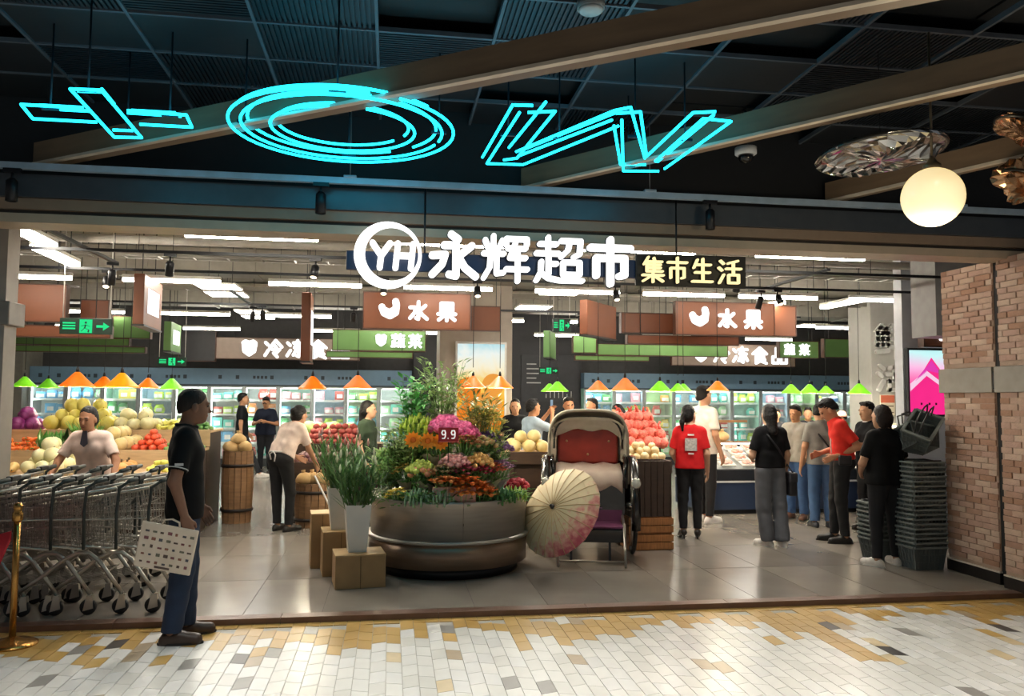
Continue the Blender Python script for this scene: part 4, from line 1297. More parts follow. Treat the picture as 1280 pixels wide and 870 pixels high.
# ------------------------------------------------------------------ produce
pr = random.Random(21)
M_wood = pm('stall_wood', '#8a6746', .6, var=.2, scale=4, stretch=(1, 1, 8))
M_woodl = pm('stall_wood_light', '#c4a67e', .6, var=.15, scale=4, stretch=(1, 1, 8))
M_woodd = pm('stall_wood_dark', '#3d2c22', .55, var=.2, scale=4, stretch=(1, 1, 8))
M_stem = pm('fruit_stem', '#5b4a2c', .7)
M_leaf = pm('leaf_green', '#4f8a3a', .55, c2='#79b350')
fruit_me = {}
def fruit_kind(k):
    """returns (body mesh, part name, part mesh, radius)"""
    if k in fruit_me: return fruit_me[k]
    r_ = random.Random(len(fruit_me) + 5)
    b, p, pn, r, pmx = MB(), MB(), 'stem', .05, M_stem
    def round_(c, c2, r, sz=.95, wob=0.0, rough=.4):
        b.ball((0, 0, r * sz), r, r, r * sz, 14, 10, wob, r_)
        p.tube([(0, 0, r * sz * 1.9), (.006, 0, r * sz * 2 + .012)], .004, 5)
        return pm('fruit_' + k.replace(' ', '_'), c, rough, c2=c2, scale=10)
    if k == 'pomelo': r = .085; m = round_('#d9c94f', '#f0e388', r, 1.05)
    elif k == 'melon': r = .085; m = round_('#dfd59a', '#f4eec6', r, .95)
    elif k == 'honeydew': r = .09; m = round_('#d9c07c', '#e9d8a4', r, .95)
    elif k == 'orange': r = .045; m = round_('#f07a1c', '#ff9a34', r)
    elif k == 'tomato': r = .045; m = round_('#d8452a', '#f0683a', r, .85)
    elif k == 'apple': r = .042; m = round_('#c8312f', '#ee6a58', r, .9)
    elif k == 'peach': r = .05; m = round_('#f2d49a', '#f6e2b8', r, .95)
    elif k == 'red potato': r = .055; m = round_('#8e3a38', '#b4564c', r, .75, .12, .7)
    elif k == 'onion': r = .045; m = round_('#6b4450', '#8e6a6a', r, .85)
    elif k == 'purple cabbage':
        r = .09; m = round_('#6b1c58', '#a83a8e', r, .95)
        pn = 'outer_leaf'; p = MB(); pmx = pm('cabbage_leaf_purple', '#7d2868', .5)
        for i in range(5):
            a = i * 2 * PI / 5
            p.ball((.05 * math.cos(a), .05 * math.sin(a), .06), .06, .06, .06, 8, 6)
    elif k == 'cabbage':
        r = .10; m = round_('#a9cf78', '#d4e8ac', r, .9)
        pn = 'outer_leaf'; p = MB(); pmx = pm('cabbage_leaf_green', '#8fc05c', .5, c2='#c2dc90')
        for i in range(6):
            a = i * 2 * PI / 6
            p.ball((.06 * math.cos(a), .06 * math.sin(a), .06), .065, .065, .07, 8, 6)
    elif k == 'pumpkin':
        r = .10
        n, mm = 24, 8
        vs, fs = [], []
        for i in range(mm + 1):
            t = PI * i / mm
            for j in range(n):
                a = 2 * PI * j / n
                q = r * (1 + .06 * math.cos(8 * a)) * math.sin(t)
                vs.append((q * math.cos(a), q * math.sin(a), .06 + .06 * math.cos(t)))
        for i in range(mm):
            for j in range(n):
                fs.append((i * n + j, (i + 1) * n + j, (i + 1) * n + (j + 1) % n, i * n + (j + 1) % n))
        b.add(vs, fs, True)
        p.tube([(0, 0, .11), (.01, 0, .15)], [.012, .016], 6)
        m = pm('fruit_pumpkin', '#c98a44', .5, c2='#dda866', scale=10)
    elif k == 'halved melon':
        r = .10
        b.lathe([(0, 0), (.06, .01), (.095, .05), (.10, .085), (.098, .09)], 18)
        p.lathe([(.097, .0895), (.06, .086), (.03, .075), (0, .07)], 18); pn = 'flesh'
        pmx = pm('melon_flesh', '#e8a254', .5, c2='#f2c07a'); m = pm('fruit_halved_melon', '#d8c890', .6)
    elif k == 'papaya':
        r = .055
        b.lathe([(0, -.13), (.03, -.12), (.055, -.06), (.06, 0), (.045, .08), (.02, .12), (0, .125)], 12)
        p.tube([(0, 0, .12), (0, 0, .145)], .008, 5)
        m = pm('fruit_papaya', '#e0642e', .45, c2='#f09048')
    elif k == 'squash':
        r = .055
        b.lathe([(0, -.11), (.045, -.10), (.062, -.05), (.045, .02), (.035, .09), (0, .11)], 12)
        p.tube([(0, 0, .105), (0, 0, .13)], .009, 5)
        m = pm('fruit_squash', '#e3b86a', .5, c2='#f0d090')
    elif k == 'cucumber':
        r = .03
        b.tube([(0, 0, -.13), (.005, 0, -.12), (.012, 0, 0), (.005, 0, .12), (0, 0, .13)], [.006, .024, .028, .024, .006], 10)
        p.tube([(0, 0, .128), (0, 0, .145)], .004, 5)
        m = pm('fruit_cucumber', '#5e9a4a', .45, c2='#94c47c')
    elif k == 'yellow squash':
        r = .035
        b.tube([(0, 0, -.11), (.004, 0, -.10), (.008, 0, 0), (.004, 0, .1), (0, 0, .11)], [.006, .03, .034, .026, .006], 10)
        p.tube([(0, 0, .108), (0, 0, .125)], .004, 5)
        m = pm('fruit_ysquash', '#d8d24a', .45, c2='#eee67e')
    elif k == 'carrot':
        r = .03
        b.tube([(0, 0, -.1), (0, 0, -.06), (0, 0, .07), (0, 0, .085)], [.004, .014, .026, .014], 10)
        p.tube([(0, 0, .08), (.005, 0, .12)], .006, 5); pmx = M_leaf
        m = pm('fruit_carrot', '#ee6a1e', .5, c2='#ff8c3c')
    elif k == 'pineapple':
        r = .065
        b.lathe([(0, 0), (.05, .005), (.065, .06), (.062, .13), (.04, .17), (0, .175)], 12)
        p = MB(); pn = 'crown'; pmx = M_leaf
        for i in range(14):
            a = i * 2.4; q = .03 + .012 * (i % 3)
            tip = (q * 2.2 * math.cos(a), q * 2.2 * math.sin(a), .28 + .03 * (i % 3))
            p.tube([(.02 * math.cos(a), .02 * math.sin(a), .165), tip], [.012, .002], 5)
        m = pm('fruit_pineapple', '#8d8440', .7, c2='#b49a4a', bump=.6, bscale=40)
    elif k == 'leafy greens':
        r = .07; p = MB(); pn = 'stalk'; pmx = pm('stalk_pale', '#d4dfb4', .5)
        for i in range(16):
            a = i * 2.4
            ln = r_.uniform(.14, .24); sp = r_.uniform(.02, .09)
            base = Vector((.012 * math.cos(a), .012 * math.sin(a), .0))
            tip = Vector((sp * math.cos(a), sp * math.sin(a), ln))
            s_ = Vector((-math.sin(a), math.cos(a), 0)) * .032
            mid = base.lerp(tip, .6) + Vector((math.cos(a), math.sin(a), 0)) * .02
            b.add([base, mid + s_, tip, mid - s_], [(0, 1, 2, 3), (3, 2, 1, 0)], True)
            if i % 3 == 0: p.tube([base + Vector((0, 0, -.05)), mid], .007, 5)
        m = pm('fruit_greens', '#4d9440', .5, c2='#8cc25c')
    elif k == 'red net bag':
        r = .08
        b.ball((0, 0, .07), .085, .08, .075, 12, 9, .18, r_)
        p.tube([(0, 0, .13), (.01, .0, .19), (.03, 0, .2)], [.03, .008, .014], 7); pn = 'tied_neck'; pmx = pm('net_red', '#e0483c', .5, c2='#f07a60')
        m = pm('fruit_redbag', '#e6584c', .5, c2='#f79a84', scale=30, bump=.8, bscale=50)
    elif k == 'meat tray':
        r = .09
        b.bbox(-.1, .1, -.075, .075, 0, .02, .006)
        p.ball((-.035, 0, .03), .05, .055, .022, 10, 6, .15, r_); p.ball((.04, .01, .03), .045, .05, .02, 10, 6, .15, r_); pn = 'meat'
        pmx = pm('raw_meat', '#d98a7c', .35, c2='#f0c2b4', scale=25); m = pm('tray_white', '#e6e2dc', .4)
    elif k == 'bread bag':
        r = .09
        b.ball((0, 0, .08), .12, .1, .085, 12, 8, .15, r_); p.tube([(0, 0, .14), (0, 0, .2)], [.02, .03], 7); pn = 'tied_neck'
        pmx = pm('kraft', '#c8a470', .7); m = pm('fruit_bread', '#c9a26a', .7, c2='#dcbf8c')
    fruit_me[k] = (b.mesh(k.replace(' ', '_'), m), pn, p.mesh(pn, pmx), r)
    return fruit_me[k]
LYING = {'papaya', 'squash', 'cucumber', 'yellow squash', 'carrot'}
def put(k, x, y, z, where, sc=1.0, rot=None):
    me, pn, pme, r = fruit_kind(k)
    if rot is None:
        rot = (R(90) + pr.uniform(-.2, .2), 0, pr.uniform(-.5, .5)) if k in LYING else (pr.uniform(-.2, .2), pr.uniform(-.2, .2), pr.uniform(0, 6.28))
    o = link(k.replace(' ', '_'), me, None, (x, y, z + (r if k in LYING else 0)), rot)
    o.scale = (sc,) * 3
    tag(o, '%s %s' % ({'pomelo': 'yellow pomelo', 'melon': 'pale cream melon', 'honeydew': 'tan ripe melon', 'orange': 'bright orange citrus fruit', 'tomato': 'red-orange tomato', 'apple': 'red apple', 'peach': 'cream yellow peach',
        'red potato': 'dark red potato', 'onion': 'dull purple onion', 'cabbage': 'pale green cabbage', 'papaya': 'orange papaya', 'squash': 'pale yellow squash', 'cucumber': 'green cucumber', 'yellow squash': 'yellow squash',
        'carrot': 'orange carrot', 'leafy greens': 'bunch of leafy greens', 'halved melon': 'halved melon with orange flesh', 'meat tray': 'white tray of pink raw meat', 'bread bag': 'tan paper bag of bread', 'pumpkin': 'tan ribbed pumpkin', 'pineapple': 'brown pineapple with green crown', 'purple cabbage': 'shiny purple cabbage', 'red net bag': 'red net bag of fruit'}[k], where),
        'bread' if k == 'bread bag' else 'meat' if k == 'meat tray' else 'fruit' if k in ('pomelo', 'melon', 'honeydew', 'orange', 'apple', 'peach', 'papaya', 'halved melon', 'pineapple', 'red net bag') else 'vegetable', k + ' ' + where)
    link(pn, pme, o)
    return o
def heap(k, x0, x1, y0, y1, z, where, layers=2, dens=1.0):
    r = fruit_kind(k)[3]
    d = 2 * r * 1.02 / dens
    dy = d * (3.6 if k in LYING else 1.0)
    for L in range(layers):
        xa, xb = x0 + L * d * .5, x1 - L * d * .5
        ya, yb = y0 + L * dy * .5, y1 - L * dy * .5
        y = ya + dy / 2
        while y <= yb - dy / 2 + .02:
            x = xa + d / 2
            while x <= xb - d / 2 + .02:
                put(k, x + pr.uniform(-.3, .3) * r, y + pr.uniform(-.2, .2) * r, z + L * r * (1.3 if k not in LYING else 1.6), where, pr.uniform(.86, 1.1))
                x += d
            y += dy
def stall(label, x0, x1, tiers, front_mat, name='produce_stall'):
    """tiers: (y0, y1, z) boards rising to the back"""
    t = thing(name, label, 'stall', ((x0 + x1) / 2, tiers[0][0], 0))
    w = x1 - x0
    yb = tiers[0][0]
    for i, (y0, y1, z) in enumerate(tiers):
        MB().bbox(-w / 2, w / 2, y0 - yb, y1 - yb, z - .03, z, .004).build('tier_board', M_woodl, t)
        MB().bbox(-w / 2 - .01, w / 2 + .01, y0 - yb - .025, y0 - yb, z - (.14 if i == 0 else .2), z + .015, .004).build('front_rail', front_mat, t)
        MB().box(-w / 2 + .03, w / 2 - .03, y0 - yb + .02, y1 - yb, 0, z - .03).build('carcass', M_woodd, t)
    for i in range(max(2, int(w / .55))):
        n = max(2, int(w / .55))
        x = -w / 2 + .05 + i * (w - .1) / (n - 1)
        MB().bbox(x - .03, x + .03, -.02, .0, 0, tiers[0][2] - .14, .004).build('upright', front_mat, t)
    return t
# left stall -------------------------------------------------
stall('long tiered wooden produce stall behind the trolleys at the left', -5.6, -2.28, [(9.3, 10.0, .83), (10.0, 10.75, 1.03), (10.75, 11.6, 1.24)], M_woodl)
L1 = 'on the front tier of the left produce stall'
L2 = 'on the middle tier of the left produce stall'
L3 = 'on the top tier of the left produce stall'
heap('squash', -4.45, -3.98, 9.34, 9.98, .83, L1, 3)
heap('melon', -3.97, -3.42, 9.34, 9.98, .83, L1, 3, 1.1)
heap('halved melon', -3.44, -3.1, 9.36, 9.98, .83, L1, 1)
heap('pumpkin', -3.06, -2.68, 9.36, 9.98, .83, L1, 1)
heap('yellow squash', -2.66, -2.34, 9.36, 9.98, .83, L1, 2)
heap('orange', -4.85, -4.38, 10.04, 10.5, 1.03, L2, 4)
heap('carrot', -4.4, -4.05, 10.04, 10.7, 1.03, L2, 4)
heap('leafy greens', -4.1, -3.72, 10.1, 10.7, 1.03, L2, 1)
heap('pineapple', -3.7, -3.4, 10.1, 10.6, 1.03, L2, 1)
heap('honeydew', -3.42, -2.98, 10.06, 10.72, 1.03, L2, 2, 1.1)
heap('tomato', -3.0, -2.62, 10.02, 10.4, 1.03, L2, 4)
heap('papaya', -2.98, -2.66, 10.4, 10.72, 1.05, L2, 2)
heap('cucumber', -2.64, -2.3, 10.04, 10.72, 1.03, L2, 3)
heap('leafy greens', -5.3, -4.75, 10.8, 11.3, 1.24, L3, 1)
heap('purple cabbage', -4.72, -4.3, 10.8, 11.2, 1.24, L3, 2)
heap('pomelo', -4.28, -3.45, 10.78, 11.4, 1.24, L3, 3, 1.08)
heap('melon', -3.5, -2.98, 10.78, 11.3, 1.24, L3, 2)
heap('yellow squash', -2.98, -2.66, 10.78, 11.4, 1.24, L3, 4)
heap('cucumber', -2.64, -2.3, 10.78, 11.4, 1.24, L3, 4)
# clear side crate with brown barrel and bread at the end of the left stall
def barrel(label, x, y, r, h, mat, hoops=2, name='wooden_barrel'):
    t = thing(name, label, 'barrel', (x, y, 0))
    n = 16
    st = MB()
    for i in range(n):
        a0, a1 = 2 * PI * i / n + .02, 2 * PI * (i + 1) / n - .02
        q = MB()
        vs = []
        for z, k in ((0, .9), (h * .5, 1.0), (h, .94)):
            for a in (a0, a1):
                vs.append((r * k * math.cos(a), r * k * math.sin(a), z))
            for a in (a1, a0):
                vs.append((r * (k - .1) * math.cos(a), r * (k - .1) * math.sin(a), z))
        q.add(vs, [(3, 2, 1, 0), (8, 9, 10, 11)] + [(4 * l + j, 4 * l + (j + 1) % 4, 4 * (l + 1) + (j + 1) % 4, 4 * (l + 1) + j) for l in (0, 1) for j in range(4)])
        q.build('stave', mat, t)
    for k in range(hoops):
        z = h * (.18 + .62 * k / max(1, hoops - 1))
        MB().lathe([(r * 1.0, z - .02), (r * 1.015, z - .02), (r * 1.015, z + .02), (r * 1.0, z + .02)], 24, cap=False).build('hoop', pm('hoop_iron', '#3a3330', .5, metal=.6), t)
    MB().lathe([(0, h - .05), (r * .86, h - .05), (r * .86, h - .03), (0, h - .03)], 20).build('barrel_top', M_woodd, t)
    return t
barrel('dark wooden barrel heaped with bread at the right end of the left stall', -2.02, 11.3, .21, .95, M_wood)
for i in range(3):
    put('bread bag', -2.02 + (-.09, .09, 0)[i], 11.28 + (0, 0, .02)[i], .92 + (0, 0, .1)[i], 'in the barrel at the end of the left stall')

# middle stall (red roots) --------------------------------------------------
stall('tiered stall of red roots behind the leaning assistant', -1.35, -.1, [(11.25, 11.8, .78), (11.8, 12.5, 1.0)], M_woodd)
C1 = 'on the front of the stall behind the leaning assistant'
C2 = 'heaped on the stall behind the leaning assistant'
heap('onion', -1.3, -.15, 11.3, 11.75, .78, C1, 2)
heap('red potato', -1.25, -.15, 11.8, 12.25, 1.0, C2, 5, 1.1)
heap('cabbage', -1.3, -.5, 12.1, 12.45, 1.14, C2, 1)
barrel('brown half barrel at the feet of the leaning assistant', -.98, 10.85, .24, .56, M_wood)
for i in range(3):
    put('bread bag', -.98 + (-.1, .1, 0)[i], 10.83 + (0, 0, .05)[i], .53, 'in the half barrel by the leaning assistant')
pole = thing('price_pole', 'thin white slanting pole leaning on the half barrel', 'pole', (-.72, 10.5, 0))
MB().tube([(.12, 0, .02), (-.22, .05, .68)], .012, 8).build('pole', pm('white_paint', '#e8e8e8', .4), pole)
MB().bbox(.06, .18, -.05, .05, 0, .03, .004).build('foot', pm('white_paint', '#e8e8e8', .4), pole)

# stall behind the rickshaw ------------------------------------------------
stall('melon stall between the flower stand and the rickshaw', 1.45, 2.35, [(9.9, 10.6, 1.0)], M_woodd)
heap('honeydew', 1.46, 2.1, 9.92, 10.4, 1.0, 'on the stall behind the rickshaw', 2)
# right stall of red bags
stall('dark stall heaped with red net bags right of the rickshaw', 2.60, 3.26, [(9.05, 9.45, .96), (9.45, 10.1, 1.08)], M_woodd)
heap('peach', 2.62, 3.24, 9.08, 9.44, .96, 'at the front of the red bag stall', 3)
heap('red net bag', 2.62, 3.42, 9.46, 10.05, 1.08, 'heaped right of the rickshaw', 4, 1.45)
# dark planked bin and wooden crates in front of it
bin_ = thing('planked_bin', 'dark planked bin standing on wooden crates beside the rickshaw', 'bin', (2.9, 8.72, .37))
for i in range(6):
    MB().bbox(-.22 + i * .074, -.22 + i * .074 + .070, -.02, .0, 0, .62, .004).build('plank', M_woodd, bin_)
    MB().bbox(-.22 + i * .074, -.22 + i * .074 + .070, .28, .30, 0, .62, .004).build('plank', M_woodd, bin_)
for sx in (-.24, .222):
    for i in range(4):
        MB().bbox(sx, sx + .02, -.02 + i * .08, -.02 + i * .08 + .076, 0, .62, .004).build('plank', M_woodd, bin_)
MB().box(-.22, .222, .0, .28, .0, .5).build('fill', M_woodd, bin_)
for k, (z, w_) in enumerate(((0, 'bottom'), (.185, 'upper'))):
    t = thing('slatted_crate', 'orange-brown slatted crate, the %s one under the dark planked bin' % w_, 'crate', (2.9, 8.72, z))
    mw = pm('crate_orange', '#a8703f', .55, var=.2, stretch=(8, 1, 1))
    for i in range(2):
        for yy in (-.03, .3):
            MB().bbox(-.26, .26, yy, yy + .015, .01 + i * .085, .01 + i * .085 + .075, .003).build('slat', mw, t)
        for sx in (-.26, .245):
            MB().bbox(sx, sx + .015, -.015, .3, .01 + i * .085, .01 + i * .085 + .075, .003).build('slat', mw, t)
    for sx in (-.24, .22):
        for yy in (-.012, .275):
            MB().box(sx, sx + .025, yy, yy + .025, 0, .18).build('corner_post', mw, t)
    MB().box(-.245, .245, -.01, .29, .0, .012).build('bottom_board', mw, t)
    MB().box(-.245, .245, -.01, .29, .168, .182).build('top_board', mw, t)

# ------------------------------------------------------------------ meat counter at the right
mc = thing('meat_counter', 'long chilled meat counter with navy base at the right', 'counter', (4.5, 11.3, 0))
M_navyc = pm('counter_navy', '#263550', .4, var=.05)
MB().bbox(0, 3.6, 0, 1.0, .06, .46, .01).build('base', M_navyc, mc)
MB().bbox(.02, 3.58, .04, .96, 0, .06, .0).build('plinth', M_blk, mc)
MB().box(-.005, 3.605, -.01, 1.0, .46, .485).build('white_strip', pm('counter_white', '#d8dadc', .35), mc)
MB().bbox(0, 3.6, .0, 1.0, .485, .66, .01).build('bumper', pm('counter_black', '#22252b', .35), mc)
MB().add([(0, .02, .66), (3.6, .02, .66), (3.6, .85, .94), (0, .85, .94), (0, .02, .62), (3.6, .02, .62), (3.6, .85, .90), (0, .85, .90)], [(0, 1, 2, 3), (7, 6, 5, 4), (0, 4, 5, 1), (1, 5, 6, 2), (2, 6, 7, 3), (3, 7, 4, 0)]).build('sloping_tray', pm('counter_steel', '#c8ccd0', .3, metal=.6), mc)
MB().bbox(0, 3.6, .86, 1.0, .66, 1.0, .008).build('back_ledge', pm('counter_black', '#22252b', .35), mc)
MB().bbox(0.0, 3.6, -.005, .01, .64, .82, .003).build('front_glass', M_glass, mc)
MB().box(.05, 3.55, .84, .86, .98, 1.0).build('lamp_strip', em('counter_strip', '#fff0e2', 8), mc)
for i in range(11):
    for j in range(4):
        x = 4.66 + i * .325
        y = 11.42 + j * .2
        o = put('meat tray', x + pr.uniform(-.02, .02), y, .665 + (y - 11.32) * .337 + .02, 'on the sloping meat counter', 1.15, (R(18), 0, pr.uniform(-.1, .1)))
# wooden tray rack standing on the counter's left end
rk = thing('tray_rack', 'small wooden slatted rack with beige loaves on the meat counter', 'rack', (4.75, 12.15, 1.0))
for x in (-.2, .0, .2, .42):
    MB().bbox(x - .012, x + .012, -.012, .012, 0, .34, .003).build('upright', M_wood, rk)
MB().bbox(-.22, .9, -.02, .02, .32, .36, .003).build('top_rail', M_wood, rk)
MB().bbox(-.22, .9, -.1, .12, .0, .02, .003).build('shelf', M_wood, rk)
for i in range(4):
    put('bread bag', 4.62 + i * .2, 12.17, 1.02, 'on the wooden rack over the meat counter')
pb = thing('purple_box', 'bright purple plastic box held up behind the meat counter', 'box', (4.95, 12.62, 1.33))
MB().bbox(-.2, .2, -.1, .1, 0, .09, .01).build('body', pm('purple_plastic', '#4a3bb0', .4), pb)
MB().bbox(-.21, .21, -.11, .11, .09, .115, .006).build('rim', pm('purple_plastic', '#4a3bb0', .4), pb)
# bright case at the counter's right end
gc = thing('glass_case', 'bright glass display case on the right end of the meat counter', 'display case', (7.35, 11.0, .0))
MB().bbox(-.35, .55, .0, .28, 0, .86, .01).build('base', M_navyc, gc)
MB().box(-.35, .55, .0, .28, .86, .9).build('deck', pm('counter_white', '#d8dadc', .35), gc)
MB().bbox(-.35, .55, .0, .01, .9, 1.3, .002).build('front_glass', M_glass, gc)
MB().bbox(-.35, .55, .22, .28, .9, 1.34, .002).build('back_panel', pm('case_cream', '#efe6c4', .5), gc)
MB().box(-.3, .5, .05, .1, 1.29, 1.31).build('lamp_strip', em('counter_strip', '#fff0e2', 8), gc)
for i in range(5):
    put('peach', 7.12 + i * .14, 11.12, .9, 'in the glass case on the counter')

# ------------------------------------------------------------------ pendant lamps over the produce
SH = {'orange': pm('shade_orange', '#e4600a', .4, c2='#ec7614', emit='#ff8410', es=.38), 'amber': pm('shade_amber', '#f0920e', .35, emit='#ff9a10', es=.45), 'green': pm('shade_green', '#66c41c', .35, c2='#86d632', emit='#78dc22', es=.35)}
M_bulb = em('pendant_bulb', '#fff0cf', 14)
M_inner = pm('shade_inner', '#f3ead2', .5)
pend = {}
for c, m in SH.items():
    o = MB().lathe([(.015, .17), (.03, .165), (.06, .14), (.12, .08), (.20, .012), (.212, .0), (.205, -.004)], 24, cap=False)
    i_ = MB().lathe([(.203, -.002), (.195, .01), (.115, .075), (.055, .13), (.02, .15)], 24, cap=False)
    pend[c] = (o.mesh('shade', m), i_.mesh('shade_lining', M_inner))
cap_me = MB().lathe([(0, .235), (.012, .23), (.02, .20), (.022, .165), (0, .165)], 10).mesh('cap', M_blk)
bulb_me = MB().ball((0, 0, .06), .035, .035, .045, 10, 8).mesh('bulb', M_bulb)
cord_me = MB().tube([(0, 0, .23), (0, 0, 2.155)], .004, 5).mesh('cord', M_blk)
lampsP = [(-5.06, 12.09, 'green', 'over the far left of the produce stall', .75), (-5.5, 14.0, 'green', 'second green one at the far left', .8), (-4.16, 11.5, 'orange', 'biggest orange one over the left stall', 1.05), (-4.12, 12.4, 'orange', 'behind the biggest orange one', .85),
          (-3.72, 11.9, 'amber', 'yellowest one over the left stall', 1.08), (-3.6, 12.7, 'orange', 'rightmost orange one over the left stall', .8), (-3.75, 14.6, 'green', 'green one right of the orange row', 1.0),
          (-1.13, 12.04, 'orange', 'over the red roots', 1.0), (-.42, 10.51, 'orange', 'right of the one over the red roots', .88), (.93, 9.1, 'orange', 'just left of the orange poster', .72), (1.26, 9.25, 'orange', 'in front of the orange poster', .75),
          (2.64, 12.56, 'green', 'alone in front of the dark wall', .85), (2.58, 12.9, 'green', 'behind the lone green one', .7), (2.87, 10.89, 'orange', 'smaller one over the red bags', .75), (3.17, 10.6, 'orange', 'bigger one over the red bags', .92), (3.89, 11.24, 'green', 'first of the three near the tall man', .82),
          (4.11, 11.1, 'green', 'second of the three near the tall man', .62), (4.27, 11.3, 'green', 'third of the three near the tall man', .62), (4.12, 9.7, 'orange', 'just right of the tall man', .66), (6.6, 12.5, 'green', 'first of the right row over the counter', .8), (6.9, 12.45, 'green', 'second of the right row over the counter', .82),
          (7.05, 12.2, 'green', 'third of the right row over the counter', .66), (7.7, 12.3, 'green', 'last one before the embossed column', .9)]
for x, y, c, w_, sc in lampsP:
    t = thing('pendant_lamp', '%s cone pendant lamp, %s' % ({'orange': 'orange', 'amber': 'amber yellow', 'green': 'lime green'}[c], w_), 'pendant lamp', (x, y, 1.80), pr.uniform(0, 1), 'cone pendant lamps over the stalls')
    o = link('shade', pend[c][0], t); o.scale = (sc, sc, sc * 1.1)
    o = link('shade_lining', pend[c][1], t); o.scale = (sc, sc, sc * 1.1)
    o = link('cap', cap_me, t); o.scale = (sc, sc, sc * 1.1)
    o = link('bulb', bulb_me, t); o.scale = (sc, sc, sc)
    link('cord', cord_me, t)
    ld = bpy.data.lights.new('pendant_light', 'POINT')
    ld.energy = PENDANT_W; ld.color = (1, .9, .68); ld.shadow_soft_size = .04
    lo = bpy.data.objects.new('pendant_light', ld); COL.objects.link(lo); lo.parent = t; lo.location = (0, 0, -.01)
# ------------------------------------------------------------------ round steel flower stand
fl = random.Random(11)
M_steel = pm('stand_steel', '#a7a19a', .34, metal=.6, var=.08, scale=3, stretch=(1, 1, 12))
M_steelb = pm('stand_bronze', '#86705e', .34, metal=.55, var=.1, scale=3, stretch=(1, 1, 12))
FX, FY = .60, 8.2
fs_ = thing('flower_stand', 'round brushed steel flower stand with bronze lower band and black plinth', 'display stand', (FX, FY, 0))
MB().lathe([(.70, 0), (.70, .1), (.0, .1)], 48).build('plinth', M_blk, fs_)
MB().lathe([(.76, .1), (.79, .1), (.79, .33), (.76, .33)], 56, cap=False).build('bronze_band', M_steelb, fs_)
MB().lathe([(.70, .33), (.81, .33), (.815, .345), (.81, .36), (.70, .36)], 56, cap=False).build('ledge', M_steel, fs_)
for k in range(4):
    a0 = R(-90 + 6) + k * PI / 2
    MB().lathe([(.74, .36), (.775, .36), (.79, .70), (.795, .72), (.76, .72), (.74, .36)], 16, a0=a0 + .003, a1=a0 + PI / 2 - .003).build('steel_panel', M_steel, fs_)
MB().lathe([(.0, .5), (.765, .5), (.765, .52), (.0, .52)], 40).build('inner_deck', M_woodd, fs_)
MB().lathe([(.0, .52), (.56, .52), (.56, .74), (.36, .74), (.36, .98), (.0, .98)], 40).build('stepped_core', M_woodd, fs_)

PETAL = {}
def bouquet(label, x, y, z, col, c2, kind='daisy', h=.3, spread=.13, lean=(0, 0), wrap='#c9bfae', leafy=True, n=14, name='flower_bunch', fr_=.028, leafc=('#558f44', '#8cc472')):
    """wrapped bunch: paper cone, foliage, blossoms"""
    t = thing(name, label, 'flowers', (x, y, z))
    lx, ly = lean
    if wrap:
        N = 12
        vs, fsx = [], []
        for i in range(N):
            a = 2 * PI * i / N
            vs.append((.03 * math.cos(a), .03 * math.sin(a), 0))
        for i in range(N):
            a = 2 * PI * i / N
            k = 1 + .15 * ((i % 2) * 2 - 1)
            vs.append((lx * .7 + spread * .85 * k * math.cos(a), ly * .7 + spread * .85 * k * math.sin(a), h * (.42 + .06 * (i % 3))))
        for i in range(N):
            j = (i + 1) % N
            fsx.append((i, j, N + j, N + i))
        mb = MB(); mb.add(vs, fsx, True)
        mb.build('paper_wrap', pm('wrap_' + wrap[1:], wrap, .5, var=.08), t)
    st = MB(); bl = MB()
    heads = []
    n = int(n * 1.9); spread *= 1.12; fr_ *= 1.25
    for i in range(n):
        a = i * 2.39996
        q = math.sqrt((i + .5) / n) * spread
        top = Vector((lx + q * math.cos(a), ly + q * math.sin(a), h * (1 - .25 * (q / spread) ** 2) + fl.uniform(-.015, .015)))
        heads.append((top, a))
        st.tube([(.01 * math.cos(a), .01 * math.sin(a), .01), top], .0035, 4)
    for i in range((n * 2 if kind == 'spike' else int(n * .8)) if leafy else n // 2):
        a = fl.uniform(0, 6.28); q = fl.uniform(.4, 1.1) * spread
        p = Vector((lx * .8 + q * math.cos(a), ly * .8 + q * math.sin(a), h * (fl.uniform(.6, .98) if kind == 'spike' else fl.uniform(.4, .78))))
        d = Vector((math.cos(a), math.sin(a), fl.uniform(-.2, 1.0 if kind == 'spike' else .3))).normalized()
        s_ = d.cross(Vector((0, 0, 1))).normalized() * .018
        tip = p + d * fl.uniform(.05, .1)
        mid = p.lerp(tip, .5) + Vector((0, 0, .01))
        st.add([p, mid + s_, tip, mid - s_], [(0, 1, 2, 3), (3, 2, 1, 0)], True)
    f_ = st.build('foliage', pm('foliage_' + leafc[0][1:], leafc[0], .55, c2=leafc[1], scale=14), t)
    tag(f_, kind='stuff')
    for top, a in heads:
        if kind == 'daisy':
            for k in range(8):
                b = a + k * PI / 4
                o = Vector((math.cos(b), math.sin(b), .25)); s_ = Vector((-math.sin(b), math.cos(b), 0)) * fr_ * .42
                bl.add([top, top + o * fr_ * .6 + s_, top + o * fr_ * 1.25, top + o * fr_ * .6 - s_], [(0, 1, 2, 3), (3, 2, 1, 0)])
            bl.ball((top.x, top.y, top.z + .004), fr_ * .36, None, fr_ * .3, 7, 5)
        elif kind == 'ball':
            bl.ball(tuple(top), fr_ * .9, None, fr_ * .75, 9, 6, .25, fl)
        elif kind == 'spike':
            bl.tube([top - Vector((0, 0, .05)), top, top + Vector((0, 0, .05))], [fr_ * .4, fr_ * .5, .003], 6)
        elif kind == 'leaf':
            pass
    if kind != 'leaf':
        o = bl.build('blossoms', pm('petal_' + col[1:], col, .5, c2=c2, scale=40), t)
        tag(o, kind='stuff')
    return t
